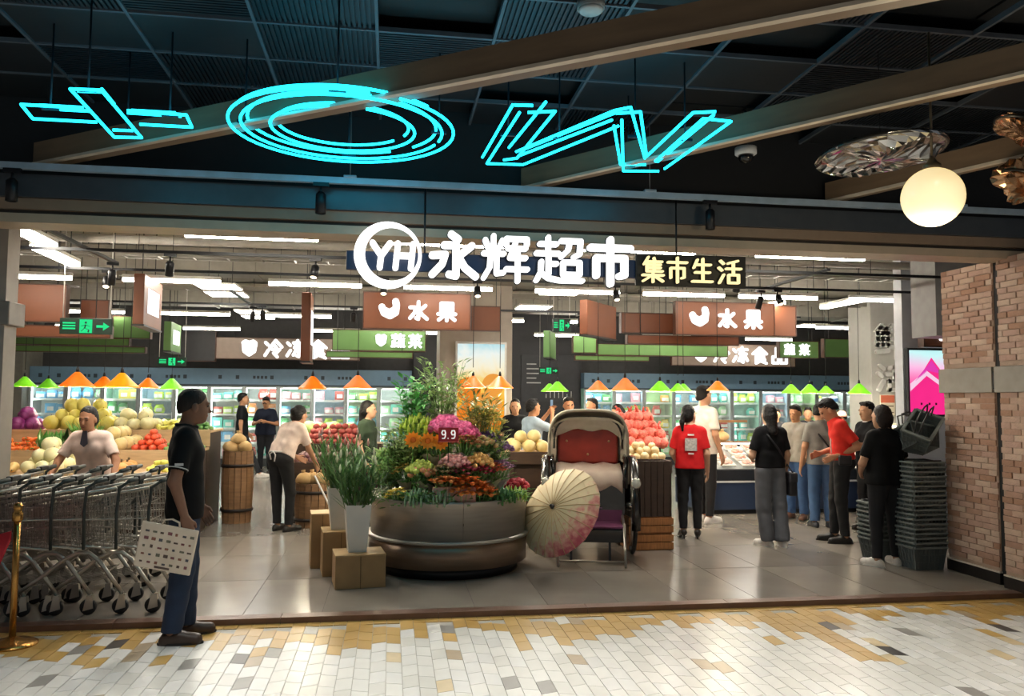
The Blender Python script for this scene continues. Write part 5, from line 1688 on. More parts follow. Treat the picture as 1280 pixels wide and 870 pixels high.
# rows from the front rim upwards: (radius, angle deg, z, ...)
spec = [
 # front rim, z .52
 (.66, -118, .52, '#6f9470', '#9ab894', 'spike', .27, .12, None, 'grey-green herb bunch', 16, .02),
 (.66, -100, .52, '#7d9a80', '#a8bf9f', 'spike', .28, .12, None, 'silvery green bunch', 16, .02),
 (.65, -136, .52, '#d8c23c', '#eedb6a', 'daisy', .30, .12, '#c9bfae', 'yellow daisy bunch', 14, .026),
 (.66, -156, .52, '#e3e0c8', '#c8d4a0', 'daisy', .28, .12, '#d9d2c2', 'cream daisy bunch', 14, .026),
 (.64, -84, .54, '#f0923c', '#f6b46c', 'daisy', .32, .12, '#c8a0a0', 'bright orange lily bunch', 10, .05),
 (.62, -68, .54, '#f2a658', '#e8803a', 'daisy', .32, .12, '#c8a8a0', 'apricot lily bunch in pink paper', 10, .05),
 (.66, -50, .52, '#2f5c34', '#4d8a4a', 'spike', .27, .13, None, 'dark green leafy bunch', 20, .02),
 (.66, -30, .52, '#8fc04a', '#c4dc78', 'spike', .26, .12, None, 'light green bunch by the right rim', 16, .02),
 (.64, -12, .56, '#b0182c', '#d83a48', 'ball', .30, .10, '#c9bfae', 'crimson rose bunch', 12, .03),
 # second row z .74
 (.46, -150, .74, '#cfa23c', '#e4c46c', 'daisy', .28, .12, '#c9bfae', 'mustard yellow bunch', 14, .026),
 (.46, -122, .74, '#c9805c', '#e0a47c', 'ball', .28, .12, '#c9bfae', 'peach carnation bunch', 14, .028),
 (.46, -100, .74, '#e3cfa0', '#d8b890', 'daisy', .30, .12, '#ddd2bf', 'pale cream chrysanthemum bunch', 14, .03),
 (.46, -78, .74, '#c43c5c', '#e0788c', 'daisy', .30, .12, '#d8c8bf', 'rose red daisy bunch', 14, .032),
 (.46, -56, .74, '#b8324a', '#d8607a', 'daisy', .29, .12, '#d0bfb8', 'deep pink daisy bunch', 14, .032),
 (.46, -36, .74, '#d8583c', '#e88c5c', 'daisy', .29, .12, '#c9bfae', 'coral red daisy bunch', 14, .032),
 (.48, -14, .74, '#a878b0', '#d0a8d4', 'daisy', .30, .12, '#cfc6cc', 'lilac daisy bunch at the right', 14, .03),
 # third row z .98
 (.28, -160, .96, '#7fb04a', '#b4d47c', 'spike', .32, .14, None, 'tall fresh green bunch', 20, .024),
 (.28, -125, .98, '#d8c05c', '#efe08c', 'daisy', .30, .13, '#ddd2bf', 'soft yellow bunch', 14, .03),
 (.26, -60, .98, '#c87848', '#dca070', 'daisy', .32, .14, '#c9bfae', 'rust orange bunch beside the price card', 14, .032),
 (.30, -25, .98, '#c88a68', '#a8b070', 'ball', .30, .14, '#c9bfae', 'dusty peach bunch', 16, .026),
 (.34, 5, .98, '#5c4070', '#8a6a9c', 'ball', .34, .14, '#b8b0c0', 'dark violet statice bunch', 18, .026),
 (.50, 10, .90, '#7a5488', '#9c7ab0', 'ball', .32, .12, '#d0c8d4', 'mauve statice bunch', 16, .026),
]
for r, a, z, c, c2, k, h, sp, wr, nm, n, f in spec:
    x, y = FX + r * math.cos(R(a)), FY + r * math.sin(R(a))
    ln = (.05 * math.cos(R(a)), .05 * math.sin(R(a)))
    bouquet(nm + ' on the round flower stand', x, y, z + .001, c, c2, k, h, sp, ln, wr, True, n, fr_=f)
# hot pink bloom mass, sunflowers, tall foliage at the top
bouquet('big hot pink flower bunch near the top of the flower stand', .56, 8.2, .98, '#ee4a94', '#ff86b8', 'ball', .50, .15, (0, 0), None, True, 26, fr_=.045, leafc=('#5c9a44', '#96c868'))
bouquet('second hot pink bunch right above the price card', .74, 8.18, .98, '#e83c88', '#f880b0', 'ball', .43, .13, (0, 0), None, True, 20, fr_=.042, leafc=('#5c9a44', '#96c868'))
bouquet('lime yellow leafy bunch left of the pink flowers', .28, 8.25, .98, '#b8d83c', '#d8ec70', 'spike', .50, .17, (0, 0), None, True, 24, fr_=.03, leafc=('#6fae3a', '#b4dc6c'))
bouquet('yellow green bunch in front of the orange poster', .98, 8.35, .98, '#d8cc5c', '#f0e88c', 'daisy', .58, .2, (0, 0), None, True, 24, fr_=.04, leafc=('#8a9a3c', '#c4c868'))
bouquet('pale green leaf bunch at the left rim', .02, 8.3, .74, '#a8cc6c', '#d0e4a0', 'spike', .42, .16, (0, 0), None, True, 22, fr_=.03, leafc=('#7fae4a', '#b8d888'))
def foliage_plant(label, x, y, z, h, spread, n, col, c2, leaf=(.09, .022), name='leafy_plant'):
    t = thing(name, label, 'plant', (x, y, z))
    st, lf = MB(), MB()
    for i in range(n):
        a = i * 2.4 + fl.uniform(-.2, .2)
        q = math.sqrt((i + .5) / n) * spread
        tip = Vector((q * math.cos(a), q * math.sin(a), h * fl.uniform(.75, 1.05)))
        mid = Vector((q * .4 * math.cos(a), q * .4 * math.sin(a), h * .5))
        st.tube([(0.006 * math.cos(a), .006 * math.sin(a), 0), mid, tip], [.004, .003, .0015], 4)
        for k in range(9):
            f = .3 + .7 * k / 8
            p = mid.lerp(tip, (f - .3) / .7) if f > .3 else mid
            b = a + (k % 2) * PI + fl.uniform(-.9, .9)
            d = Vector((math.cos(b), math.sin(b), fl.uniform(.1, .9))).normalized()
            s_ = d.cross(Vector((0, 0, 1))).normalized() * leaf[1]
            e = p + d * leaf[0] * fl.uniform(.7, 1.2)
            m_ = p.lerp(e, .45) + Vector((0, 0, .008))
            lf.add([p, m_ + s_, e, m_ - s_], [(0, 1, 2, 3), (3, 2, 1, 0)], True)
    st.build('stems', pm('stem_green', '#5c7a3a', .6), t)
    tag(lf.build('leaves', pm('leaves_' + col[1:], col, .5, c2=c2, scale=12), t), kind='stuff')
    return t
foliage_plant('tall feathery light green plant at the top of the flower stand', .52, 8.32, .98, 1.08, .30, 44, '#7fae4e', '#b4d488', (.09, .016))
foliage_plant('bright green broad-leaved plant left of the feathery plant', .24, 8.4, .98, .86, .2, 24, '#3fae4c', '#6fd068', (.11, .03))
foliage_plant('olive spiky plant in front of the orange poster', .92, 8.3, .98, .78, .26, 26, '#7f8a3c', '#b8b45c', (.12, .014))
foliage_plant('pale green trailing plant at the left of the stand', .08, 8.15, .74, .62, .2, 24, '#8fb85c', '#c4dc94', (.08, .02))
foliage_plant('dense bright green fern low at the left of the stand', -.02, 8.05, .52, .60, .22, 30, '#6fa84c', '#a8d47c', (.08, .02))
foliage_plant('yellow green fern at the left behind the trumpet flowers', .22, 8.0, .74, .55, .2, 30, '#9cc45c', '#d4e49c', (.07, .02))
foliage_plant('light green fern between the pink flowers and the poster', 1.02, 8.15, .74, .62, .2, 26, '#8fae4c', '#c8d888', (.08, .018))
bouquet('pale pink bunch under the price card', .62, 7.78, .76, '#e8b8b0', '#d88a8a', 'ball', .36, .13, (0, 0), None, True, 16, fr_=.03)
bouquet('amber yellow bunch right of the price card', .86, 7.86, .76, '#d89a4c', '#ecc27a', 'ball', .36, .13, (0, 0), None, True, 16, fr_=.03)
bouquet('lemon green bunch left of the price card', .30, 7.80, .72, '#d4dc70', '#b8cc5c', 'ball', .34, .13, (0, 0), None, True, 16, fr_=.028)
# three orange sunflower-like gerbera heads
for i, (dx, dz) in enumerate(((-.38, 0), (-.24, -.01), (-.12, -.02))):
    t = thing('gerbera', 'large orange trumpet flower, %s of three left of the price card' % ('leftmost', 'middle', 'rightmost')[i], 'flower', (FX + dx, 7.72, .98))
    MB().tube([(0, .18, -.24), (0, .05, .1), (0, 0, .30 + dz)], .006, 6).build('stem', M_leaf, t)
    p = MB()
    for k in range(12):
        b = k * PI / 6
        o = Vector((math.cos(b), -.35, math.sin(b))); s_ = Vector((-math.sin(b), 0, math.cos(b))) * .022
        c = Vector((0, -.01, .30 + dz))
        p.add([c, c + o * .05 + s_, c + o * .088, c + o * .05 - s_], [(0, 1, 2, 3), (3, 2, 1, 0)])
    p.build('petals', pm('petal_gerbera', '#f0a02a', .45, c2='#ffc24c'), t)
    MB().ball((0, -.022, .30 + dz), .028, .014, .028, 10, 7).build('flower_eye', pm('gerbera_eye', '#d8741c', .6), t)
fb = thing('flower_box', 'pinkish paper box of orange lilies at the front rim of the flower stand', 'box', (.60, 7.50, .521))
MB().bbox(-.20, .20, -.035, .04, 0, .335, .006).build('paper_box', pm('box_blush', '#b08a80', .6, c2='#c49c90'), fb)
for x_ in (-.07, .06):
    MB().bbox(x_, x_ + .012, -.039, -.034, 0, .335, .001).build('ribbon', pm('ribbon_cream', '#d8c4b0', .6), fb)
bouquet('apricot lilies in the pinkish paper box', .52, 7.56, .70, '#f09a48', '#f8bc80', 'daisy', .24, .12, (0, 0), None, True, 8, fr_=.05, leafc=('#6fa04c', '#a8cc7c'))
bouquet('bright orange lilies in the pinkish paper box', .72, 7.56, .70, '#ec7c28', '#f6a458', 'daisy', .24, .12, (0, 0), None, True, 8, fr_=.05, leafc=('#6fa04c', '#a8cc7c'))
# price card
pcard = thing('price_card', 'red price card reading 9.9 among the flowers', 'price sign', (.55, 7.62, 1.27))
MB().bbox(-.095, .095, -.008, .008, 0, .13, .004).build('card', pm('card_red', '#a8202a', .35), pcard)
MB().bbox(-.10, .10, -.006, .01, -.008, 0, .002).build('card_edge', pm('card_edge', '#d86a5c', .4), pcard)
Mw = pm('print_white', '#f4eeea', .5, emit='#ffffff', es=.25)  # white print brightened by a faint glow of its own
for g, x, w in (('9', -.078, .07), ('.', -.03, .05), ('9', .012, .07)):
    glyph(g, w, .085, .006, .004).build('digit' if g != '.' else 'decimal_point', Mw, pcard, (x, -.008, .022))
MB().tube([(0, .012, .0), (0, .02, -.3)], .004, 6).build('stake', M_blk, pcard)

# ------------------------------------------------------------------ boxes and white vases in front
M_kraft = pm('kraft_wood', '#a07e55', .65, var=.12, scale=5)
def wooden_box(label, x, y, w, d, h, rz=0, z=0):
    t = thing('display_box', label, 'box', (x, y, z), rz)
    MB().bbox(-w / 2, w / 2, -d / 2, d / 2, 0, h, .004).build('carcass', M_kraft, t)
    MB().bbox(-w / 2 - .002, w / 2 + .002, -d / 2 - .002, d / 2 + .002, h, h + .012, .003).build('lid', pm('kraft_top', '#b39468', .6), t)
    MB().box(-.003, .003, -d / 2 - .003, -d / 2 + .002, .0, h).build('seam', pm('kraft_seam', '#6d5434', .7), t)
    return t
wooden_box('low tan plywood box nearest the camera, under the front white vase', -.26, 7.46, .44, .36, .28, R(8))
wooden_box('middle tan plywood box under the rear white vase', -.46, 7.98, .34, .34, .40, R(8))
wooden_box('tall narrow tan box at the back left of the vases', -.66, 8.32, .22, .30, .52, R(8))
M_vase = pm('vase_white', '#d9d4cd', .35, var=.03)
def vase(label, x, y, z, w0, w1, h, rz):
    t = thing('white_vase', label, 'vase', (x, y, z), rz)
    b, tp = w0 / 2, w1 / 2
    vs = [(-b, -b, 0), (b, -b, 0), (b, b, 0), (-b, b, 0), (-tp, -tp, h), (tp, -tp, h), (tp, tp, h), (-tp, tp, h)]
    i_ = .012
    vs += [(-tp + i_, -tp + i_, h), (tp - i_, -tp + i_, h), (tp - i_, tp - i_, h), (-tp + i_, tp - i_, h), (-b + i_, -b + i_, .05), (b - i_, -b + i_, .05), (b - i_, b - i_, .05), (-b + i_, b - i_, .05)]
    fsx = [(3, 2, 1, 0)] + [(j, (j + 1) % 4, 4 + (j + 1) % 4, 4 + j) for j in range(4)] + [(4 + j, 4 + (j + 1) % 4, 8 + (j + 1) % 4, 8 + j) for j in range(4)] + [(8 + j, 8 + (j + 1) % 4, 12 + (j + 1) % 4, 12 + j) for j in range(4)] + [(12, 13, 14, 15)]
    MB().add(vs, fsx).build('vase_body', M_vase, t)
    return t
def lily_bunch(label, x, y, z, h, spread, n, budc):
    t = thing('lily_stems', label, 'flowers', (x, y, z))
    st, lf, bd = MB(), MB(), MB()
    for i in range(n):
        a = i * 2.4
        q = math.sqrt((i + .5) / n) * spread
        tip = Vector((q * math.cos(a), q * math.sin(a), h * fl.uniform(.8, 1.05)))
        base = Vector((.025 * math.cos(a), .025 * math.sin(a), .0))
        mid = base.lerp(tip, .5) + Vector((0, 0, .04))
        st.tube([base, mid, tip], [.005, .004, .003], 5)
        for k in range(8):
            p = base.lerp(tip, .45 + .06 * k)
            b = a + k * 2.2
            d = Vector((math.cos(b), math.sin(b), fl.uniform(.5, 1.6))).normalized()
            s_ = d.cross(Vector((0, 0, 1))).normalized() * .014
            e = p + d * fl.uniform(.14, .22)
            m_ = p.lerp(e, .4)
            lf.add([p, m_ + s_, e, m_ - s_], [(0, 1, 2, 3), (3, 2, 1, 0)], True)
        if i % 2 == 0:
            bd.tube([tip, tip + Vector((0, 0, .035)), tip + Vector((0, 0, .075))], [.006, .014, .003], 6)
    st.build('stems', pm('stem_green', '#5c7a3a', .6), t)
    tag(lf.build('leaves', pm('leaves_lily', '#2f6a34', .5, c2='#6f9c50', scale=14), t), kind='stuff')
    bd.build('buds', pm('bud_' + budc[1:], budc, .5), t)
vase('front white tapered vase on the low box', -.28, 7.48, .293, .16, .23, .42, R(8))
vase('rear white tapered vase on the middle box', -.47, 8.0, .413, .16, .24, .40, R(8))
lily_bunch('dark green lily stems in the front white vase', -.28, 7.48, .36, .78, .26, 26, '#dfe0c0')
lily_bunch('dark green lily stems with pink buds in the rear white vase', -.47, 8.0, .48, .80, .30, 28, '#e0a49c')
# ------------------------------------------------------------------ shopping trolleys
M_chrome = pm('trolley_chrome', '#bcb6ac', .3, metal=.9, var=.1)
M_wirem = pm('trolley_wire', '#98948c', .35, metal=.8, var=.1)
M_tplas = pm('trolley_plastic', '#39403f', .5)
M_rub = pm('caster_rubber', '#1c1a19', .6)
def trolley():
    t = thing('shopping_trolley', 'x', 'shopping trolley')
    # basket corner points: rear (x=0) tall and wide, nose (x=-.85) low and narrow
    def S(u, v, side):
        """u 0 rear..1 nose, v 0 bottom..1 top"""
        zb, zt = .50 + .08 * u, .97 - .15 * u
        wy = .27 - .075 * u
        wb = wy - .035
        return Vector((-.86 * u, side * (wb + (wy - wb) * v) + .28, zb + (zt - zb) * v))
    k = MB()
    for side in (-1, 1):
        for i in range(20):
            k.bar(S(i / 19, 0, side), S(i / 19, 1, side), .0045)
        for v in (.18, .36, .54, .72, .88):
            k.bar(S(0, v, side), S(1, v, side), .0045)
    for i in range(9):
        f = i / 8
        k.bar(S(1, 0, -1).lerp(S(1, 0, 1), f), S(1, 1, -1).lerp(S(1, 1, 1), f), .0045)
        k.bar(S(1, 0, -1).lerp(S(1, 0, 1), f), S(0, 0, -1).lerp(S(0, 0, 1), f), .0045)
    for i in range(14):
        k.bar(S(i / 13, 0, -1), S(i / 13, 0, 1), .0045)
    for v in (.3, .6):
        k.bar(S(1, v, -1), S(1, v, 1), .0045)
    k.build('basket_wires', M_wirem, t)
    rim = MB()
    for side in (-1, 1):
        rim.tube([S(0, 1, side), S(1, 1, side)], .011, 8)
        rim.tube([S(0, 0, side), S(1, 0, side)], .009, 8)
        rim.tube([S(0, .5, side) + Vector((0, side * .004, 0)), S(1, .5, side) + Vector((0, side * .004, 0))], .005, 6)
    rim.tube([S(1, 1, -1), S(1, 1, 1)], .011, 8)
    rim.build('basket_rim', M_chrome, t)
    g = MB()
    for i in range(9):
        f = i / 8
        g.bar(S(.03, .05, -1).lerp(S(.03, .05, 1), f), S(.10, 1, -1).lerp(S(.10, 1, 1), f), .005)
    for v in (.1, .4, .7, 1.0):
        g.bar(S(.03 + .07 * v, v, -1), S(.03 + .07 * v, v, 1), .006)
    g.build('rear_gate', M_wirem, t)
    cs = MB()
    cs.add([S(.10, .95, -1) + Vector((0, .05, 0)), S(.10, .95, 1) + Vector((0, -.05, 0)), S(.2, .72, 1) + Vector((0, -.05, 0)), S(.2, .72, -1) + Vector((0, .05, 0))], [(0, 1, 2, 3), (3, 2, 1, 0)])
    cs.build('child_seat', M_tplas, t)
    for side in (-1, 1):
        a = S(0, 1, side)
        MB().tube([S(0, .0, side), S(0, .6, side), a + Vector((.02, 0, .0)), a + Vector((.09, 0, .05))], .012, 8).build('handle_arm', M_tplas, t)
    hb = MB()
    hb.tube([S(0, 1, -1) + Vector((.09, -.01, .05)), S(0, 1, 1) + Vector((.09, .01, .05))], .017, 10)
    hb.build('handle_bar', M_tplas, t)
    MB().bbox(.065, .115, .2, .36, 1.005, 1.045, .008).build('coin_lock', M_rub, t)
    for side in (-1, 1):
        y = .28 + side * .2
        pts = [(-.72, y, .16), (-.55, y, .28), (-.38, y, .42), (-.28, y, .47), (-.20, y, .465), (-.13, y, .41), (-.04, y, .28), (.05, y, .15)]
        MB().tube(pts, .016, 10).build('leg_tube', M_chrome, t)
        for x in (-.72, .05):
            cst = MB().add([(x - .045, y - .022, .03), (x + .03, y - .022, .05), (x + .02, y - .022, .15), (x - .02, y - .022, .15), (x - .045, y + .022, .03), (x + .03, y + .022, .05), (x + .02, y + .022, .15), (x - .02, y + .022, .15)],
                           [(0, 1, 2, 3), (7, 6, 5, 4), (0, 4, 5, 1), (1, 5, 6, 2), (2, 6, 7, 3), (3, 7, 4, 0)]).build('caster_fork', M_chrome, t)
            w = MB()
            w.M = Matrix.Translation((x - .012, y, .06)) @ Matrix.Rotation(R(90), 4, 'X')
            w.lathe([(.018, -.018), (.055, -.018), (.06, -.01), (.06, .01), (.055, .018), (.018, .018)], 18)
            w.build('wheel', M_rub, cst)
    MB().tube([(-.3, .08, .47), (-.3, .48, .47)], .012, 8).build('cross_tube', M_chrome, t)
    r_ = MB()
    for i in range(7):
        y = .1 + i * .06
        r_.bar((-.62, y, .22), (-.1, y, .3), .006)
    r_.bar((-.62, .08, .22), (-.62, .48, .22), .01); r_.bar((-.1, .08, .3), (-.1, .48, .3), .01)
    r_.build('lower_rack', M_wirem, t)
    return t
tp = trolley()
ordn = ['first', 'second', 'third', 'fourth', 'fifth', 'sixth', 'seventh']
for row, (y, x0, n, dx) in enumerate(((6.60, -1.84, 6, .235), (7.52, -1.92, 6, .25))):
    for i in range(n):
        t = tp if (row == 0 and i == 0) else copy_tree(tp)
        t.location = (x0 - i * dx, y, 0)
        t.rotation_euler = (0, 0, R((-1.2, .8, -.5, 1.0, 0, .6)[i]))
        t['label'] = 'grey wire shopping trolley, %s from the right in the %s nested row' % (ordn[i], 'front' if row == 0 else 'rear')
        t['group'] = 'nested shopping trolleys'
# ------------------------------------------------------------------ brass stanchion with red belt
M_brass = pm('brass', '#b98a4a', .25, metal=.9, var=.08)
st_ = thing('stanchion', 'brass barrier post with red belt at the left edge', 'barrier post', (-2.55, 6.08, -.04))
MB().lathe([(0, 0), (.16, 0), (.16, .012), (.12, .03), (.05, .045), (.025, .06), (0, .06)], 32).build('base', M_brass, st_)
MB().lathe([(.022, .05), (.022, .86), (0, .86)], 16).build('post', M_brass, st_)
MB().lathe([(.022, .84), (.034, .85), (.034, .90), (.024, .915), (.03, .935), (.03, .955), (.018, .97), (0, .972)], 16).build('finial', M_brass, st_)
bt = MB()
vs, fsx = [], []
for i in range(9):
    u = i / 8
    x = -.03 - u * .9
    zt = .78 - .12 * math.sin(u * PI / 1.6)
    for z in (zt, zt - .06 - .33 * min(1, u * 7)):
        vs.append((x, -.02 - u * .18, z)); vs.append((x, -.012 - u * .18, z))
for i in range(8):
    a, b = 4 * i, 4 * (i + 1)
    fsx += [(a, a + 2, b + 2, b), (a + 1, b + 1, b + 3, a + 3), (a, b, b + 1, a + 1), (a + 2, a + 3, b + 3, b + 2)]
bt.add(vs, fsx, True)
bt.build('red_belt', pm('belt_red', '#c0202a', .6), st_)
st2 = thing('stanchion', 'second brass barrier post at the far end of the red belt', 'barrier post', (-3.48, 5.88, -.04))
for ch in list(st_.children):
    if not ch.name.startswith('red_belt'):
        link(ch.name.split('.')[0], ch.data, st2)
# ------------------------------------------------------------------ stacked hand baskets
M_bask = pm('basket_grey', '#596060', .5, var=.08)
M_bask2 = pm('basket_rim_grey', '#727a78', .45)
def hand_basket():
    t = thing('shopping_basket', 'x', 'shopping basket')
    w, d, h = .37, .27, .22
    def P(sx, sy, v):
        k = .80 + .20 * v
        return Vector((sx * w / 2 * k, sy * d / 2 * k, h * v))
    b = MB()
    cs = [(-1, -1), (1, -1), (1, 1), (-1, 1)]
    for j in range(4):
        a, c = cs[j], cs[(j + 1) % 4]
        n = 9 if j % 2 == 0 else 7
        for i in range(n):
            f = i / n
            p0 = P(*a, 0).lerp(P(*c, 0), f); p1 = P(*a, 1).lerp(P(*c, 1), f)
            b.bar(p0, p1, .008)
        for v in (.33, .66):
            b.bar(P(*a, v), P(*c, v), .007)
        vs = [P(*a, .02) * .985, P(*c, .02) * .985, P(*c, .98) * .985, P(*a, .98) * .985]
        b.add(vs, [(0, 1, 2, 3), (3, 2, 1, 0)])
    b.box(-w * .4, w * .4, -d * .4, d * .4, 0, .012)
    b.build('basket_body', M_bask, t)
    r_ = MB()
    for j in range(4):
        r_.bar(P(*cs[j], 1), P(*cs[(j + 1) % 4], 1), .03, .018)
    r_.build('rim', M_bask2, t)
    return t
hb0 = hand_basket()
def handles(t, up):
    for s_ in (-1, 1):
        if up:
            pts = [(-.17, s_ * .02, .22), (-.15, s_ * .03, .36), (-.05, s_ * .03, .40), (.05, s_ * .03, .40), (.15, s_ * .03, .36), (.17, s_ * .02, .22)]
        else:
            pts = [(-.17, s_ * .02, .225), (-.15, s_ * .12, .235), (.15, s_ * .12, .235), (.17, s_ * .02, .225)]
        MB().tube(pts, .008, 7).build('handle', pm('basket_handle', '#2b2d2e', .5), t)
handles(hb0, False)
NB = 19
for i in range(NB):
    t = hb0 if i == 0 else copy_tree(hb0)
    t.location = (5.345 + (.006 if i % 2 else 0), 7.50, .0 + i * .047)
    t.rotation_euler = (0, 0, R(4 + (i * 7) % 5 - 2))
    t['label'] = ('bottom grey plastic shopping basket of the stack beside the brick pillar' if i == 0 else 'grey plastic shopping basket nested in the stack beside the brick pillar')
    t['group'] = 'baskets nested beside the brick pillar'
for k, (loc, rot, lb) in enumerate((((5.35, 7.50, 1.19), (R(-26), R(10), R(10)), 'tilted grey shopping basket lying on top of the basket stack'), ((5.38, 7.54, 1.28), (R(24), R(-34), R(30)), 'topmost basket with raised black handles on the basket stack'))):
    t = hand_basket()
    handles(t, True)
    t.location = loc; t.rotation_euler = rot
    t['label'] = lb; t['group'] = 'loose baskets on the stack'
for i in range(9):
    t = copy_tree(hb0)
    t.location = (5.22, 7.98, i * .047)
    t.rotation_euler = (0, 0, R(2 + (i * 5) % 4))
    t['label'] = 'grey shopping basket in the lower stack behind the woman in black'
    t['group'] = 'baskets in the lower stack'
# ------------------------------------------------------------------ old pulled rickshaw with paper parasol
rk_ = thing('rickshaw', 'antique pulled rickshaw with cream folding hood and red leather seat', 'rickshaw', (2.2, 8.78, 0), R(-12))
M_lac = pm('lacquer_black', '#171313', .25, coat=.4)
M_red = pm('leather_red', '#8c2c20', .35, c2='#a83a2a', scale=5, coat=.2)
M_canvas = pm('hood_cream', '#d8cdb8', .7, c2='#ece4d2', scale=6)
M_hoodrim = pm('hood_olive', '#9a917f', .7)
M_plum = pm('foot_plum', '#6d3558', .5)
# hood: folded shell, outer olive canvas, inner cream lining
def hood(r0, y0, y1, z0, hw, hh, mat, name, back):
    N = 18
    mb = MB(); vs, fsx = [], []
    secs = [(y0, 1.0), ((y0 * 2 + y1) / 3, 1.02), ((y0 + 2 * y1) / 3, .98), (y1, .86)]
    for y, k in secs:
        for i in range(N + 1):
            a = PI * i / N
            ca, sa = math.cos(a), math.sin(a)
            x = hw * k * math.copysign(abs(ca) ** .55, ca)
            z = z0 + hh * k * abs(sa) ** .62
            vs.append((x * r0, y, z0 + (z - z0) * r0 if i not in (0, N) else z0 - .38))
    m = N + 1
    for s_ in range(3):
        for i in range(N):
            fsx.append((s_ * m + i, s_ * m + i + 1, (s_ + 1) * m + i + 1, (s_ + 1) * m + i))
    if back:
        fsx.append(tuple(3 * m + i for i in range(m)))
    mb.add(vs, fsx, True)
    return mb.build(name, mat, rk_)
hood(1.0, -.02, .50, 1.12, .445, .44, M_hoodrim, 'hood_shell', True)
hood(.955, -.03, .47, 1.12, .445, .44, M_canvas, 'hood_lining', True)
arch = []
for i in range(19):
    a = PI * i / 18
    ca, sa = math.cos(a), math.sin(a)
    arch.append((.437 * math.copysign(abs(ca) ** .55, ca), -.03, 1.12 + .43 * abs(sa) ** .62))
MB().tube([(.437, -.03, .74)] + arch + [(-.437, -.03, .74)], .017, 8).build('hood_bow', M_hoodrim, rk_)
arch2 = [(x * .88, .06, 1.12 + (z - 1.12) * .82) for x, y, z in arch]
MB().tube(arch2, .012, 6).build('hood_bow', M_lac, rk_)
for s_ in (-1, 1):
    MB().bar((s_ * .40, -.03, 1.35), (s_ * .36, .25, .98), .016, .02).build('hood_stay', pm('stay_silver', '#b8b2a6', .3, metal=.8), rk_)
fv, ff = [], []
for i in range(15):
    u = i / 14
    x = -.39 + .78 * u
    for j, (y, z) in enumerate(((.02, 1.47), (.10, 1.43), (.15, 1.36), (.165, 1.325))):
        fv.append((x, y + .012 * math.sin(u * 21 + j * 2), z - .10 * (2 * u - 1) ** 4 + .014 * math.sin(u * 15 + j * 3) * (j > 1)))
for i in range(14):
    for j in range(3):
        ff.append((i * 4 + j, i * 4 + j + 1, (i + 1) * 4 + j + 1, (i + 1) * 4 + j))
o = MB().add(fv, ff, True).build('gathered_lining', M_canvas, rk_)
sm_ = o.modifiers.new('thickness', 'SOLIDIFY'); sm_.thickness = .01
for s_ in (-1, 1):
    o = MB().add([(s_ * .41, .0, 1.40), (s_ * .36, .15, 1.36), (s_ * .37, .17, .98), (s_ * .43, -.02, .95)], [(0, 1, 2, 3)]).build('side_lining', M_canvas, rk_)
    sm_ = o.modifiers.new('thickness', 'SOLIDIFY'); sm_.thickness = .008
# backrest, seat, drape
MB().bbox(-.345, .345, .18, .28, .94, 1.345, .03).build('backrest', M_red, rk_)
for x, z in ((-.24, 1.22), (.24, 1.22), (0, 1.07)):
    MB().ball((x, .178, z - .02), .014, .008, .014, 10, 6).build('button', pm('button_gold', '#c8a070', .3, metal=.6), rk_)
MB().bbox(-.37, .37, -.24, .26, .78, .88, .03).build('seat_cushion', M_red, rk_)
MB().bbox(-.39, .39, -.22, .3, .42, .78, .01).build('seat_box', M_lac, rk_)
for s_ in (-1, 1):
    MB().tube([(s_ * .40, .3, .95), (s_ * .41, .05, 1.04), (s_ * .40, -.2, 1.0), (s_ * .39, -.28, .86), (s_ * .39, -.26, .72)], .026, 8).build('arm_rest', M_lac, rk_)
dv, df = [], []
for i in range(13):
    for j, (y, z) in enumerate(((.16, .955), (.0, .925), (-.16, .905), (-.25, .88), (-.268, .80), (-.262, .73))):
        u = i / 12
        x = -.36 + .72 * u
        hangs = .0 if j < 4 else (.03 * math.sin(u * 17) - .06 * (u - .5))
        dv.append((x, y - .012 * math.sin(u * 23 + j), z + .012 * math.sin(u * 19 + j * 2) + hangs))
for i in range(12):
    for j in range(5):
        df.append((i * 6 + j, i * 6 + j + 1, (i + 1) * 6 + j + 1, (i + 1) * 6 + j))
o = MB().add(dv, df, True).build('seat_cloth', pm('cloth_blush', '#d9bfae', .8, c2='#ead8c8', scale=5), rk_)
sm_ = o.modifiers.new('thickness', 'SOLIDIFY'); sm_.thickness = .008
# footwell
MB().bbox(-.34, .34, -.62, -.22, .34, .36, .004).build('footboard', M_plum, rk_)
MB().add([(-.34, -.24, .36), (.34, -.24, .36), (.38, -.2, .6), (-.38, -.2, .6), (-.34, -.22, .36), (.34, -.22, .36), (.38, -.18, .6), (-.38, -.18, .6)], [(0, 1, 2, 3), (7, 6, 5, 4), (0, 4, 5, 1), (1, 5, 6, 2), (2, 6, 7, 3), (3, 7, 4, 0)]).build('kick_panel', M_plum, rk_)
MB().bbox(-.36, .36, -.64, .2, .20, .335, .01).build('lower_body', M_lac, rk_)
for i in range(4):
    MB().tube([(-.14 + i * .02, -.262, .50 + i * .05), (.02, -.266, .52 + i * .05), (.14 - i * .02, -.262, .50 + i * .05)], .006, 6).build('scroll_trim', pm('trim_mauve', '#6d4a68', .4), rk_)
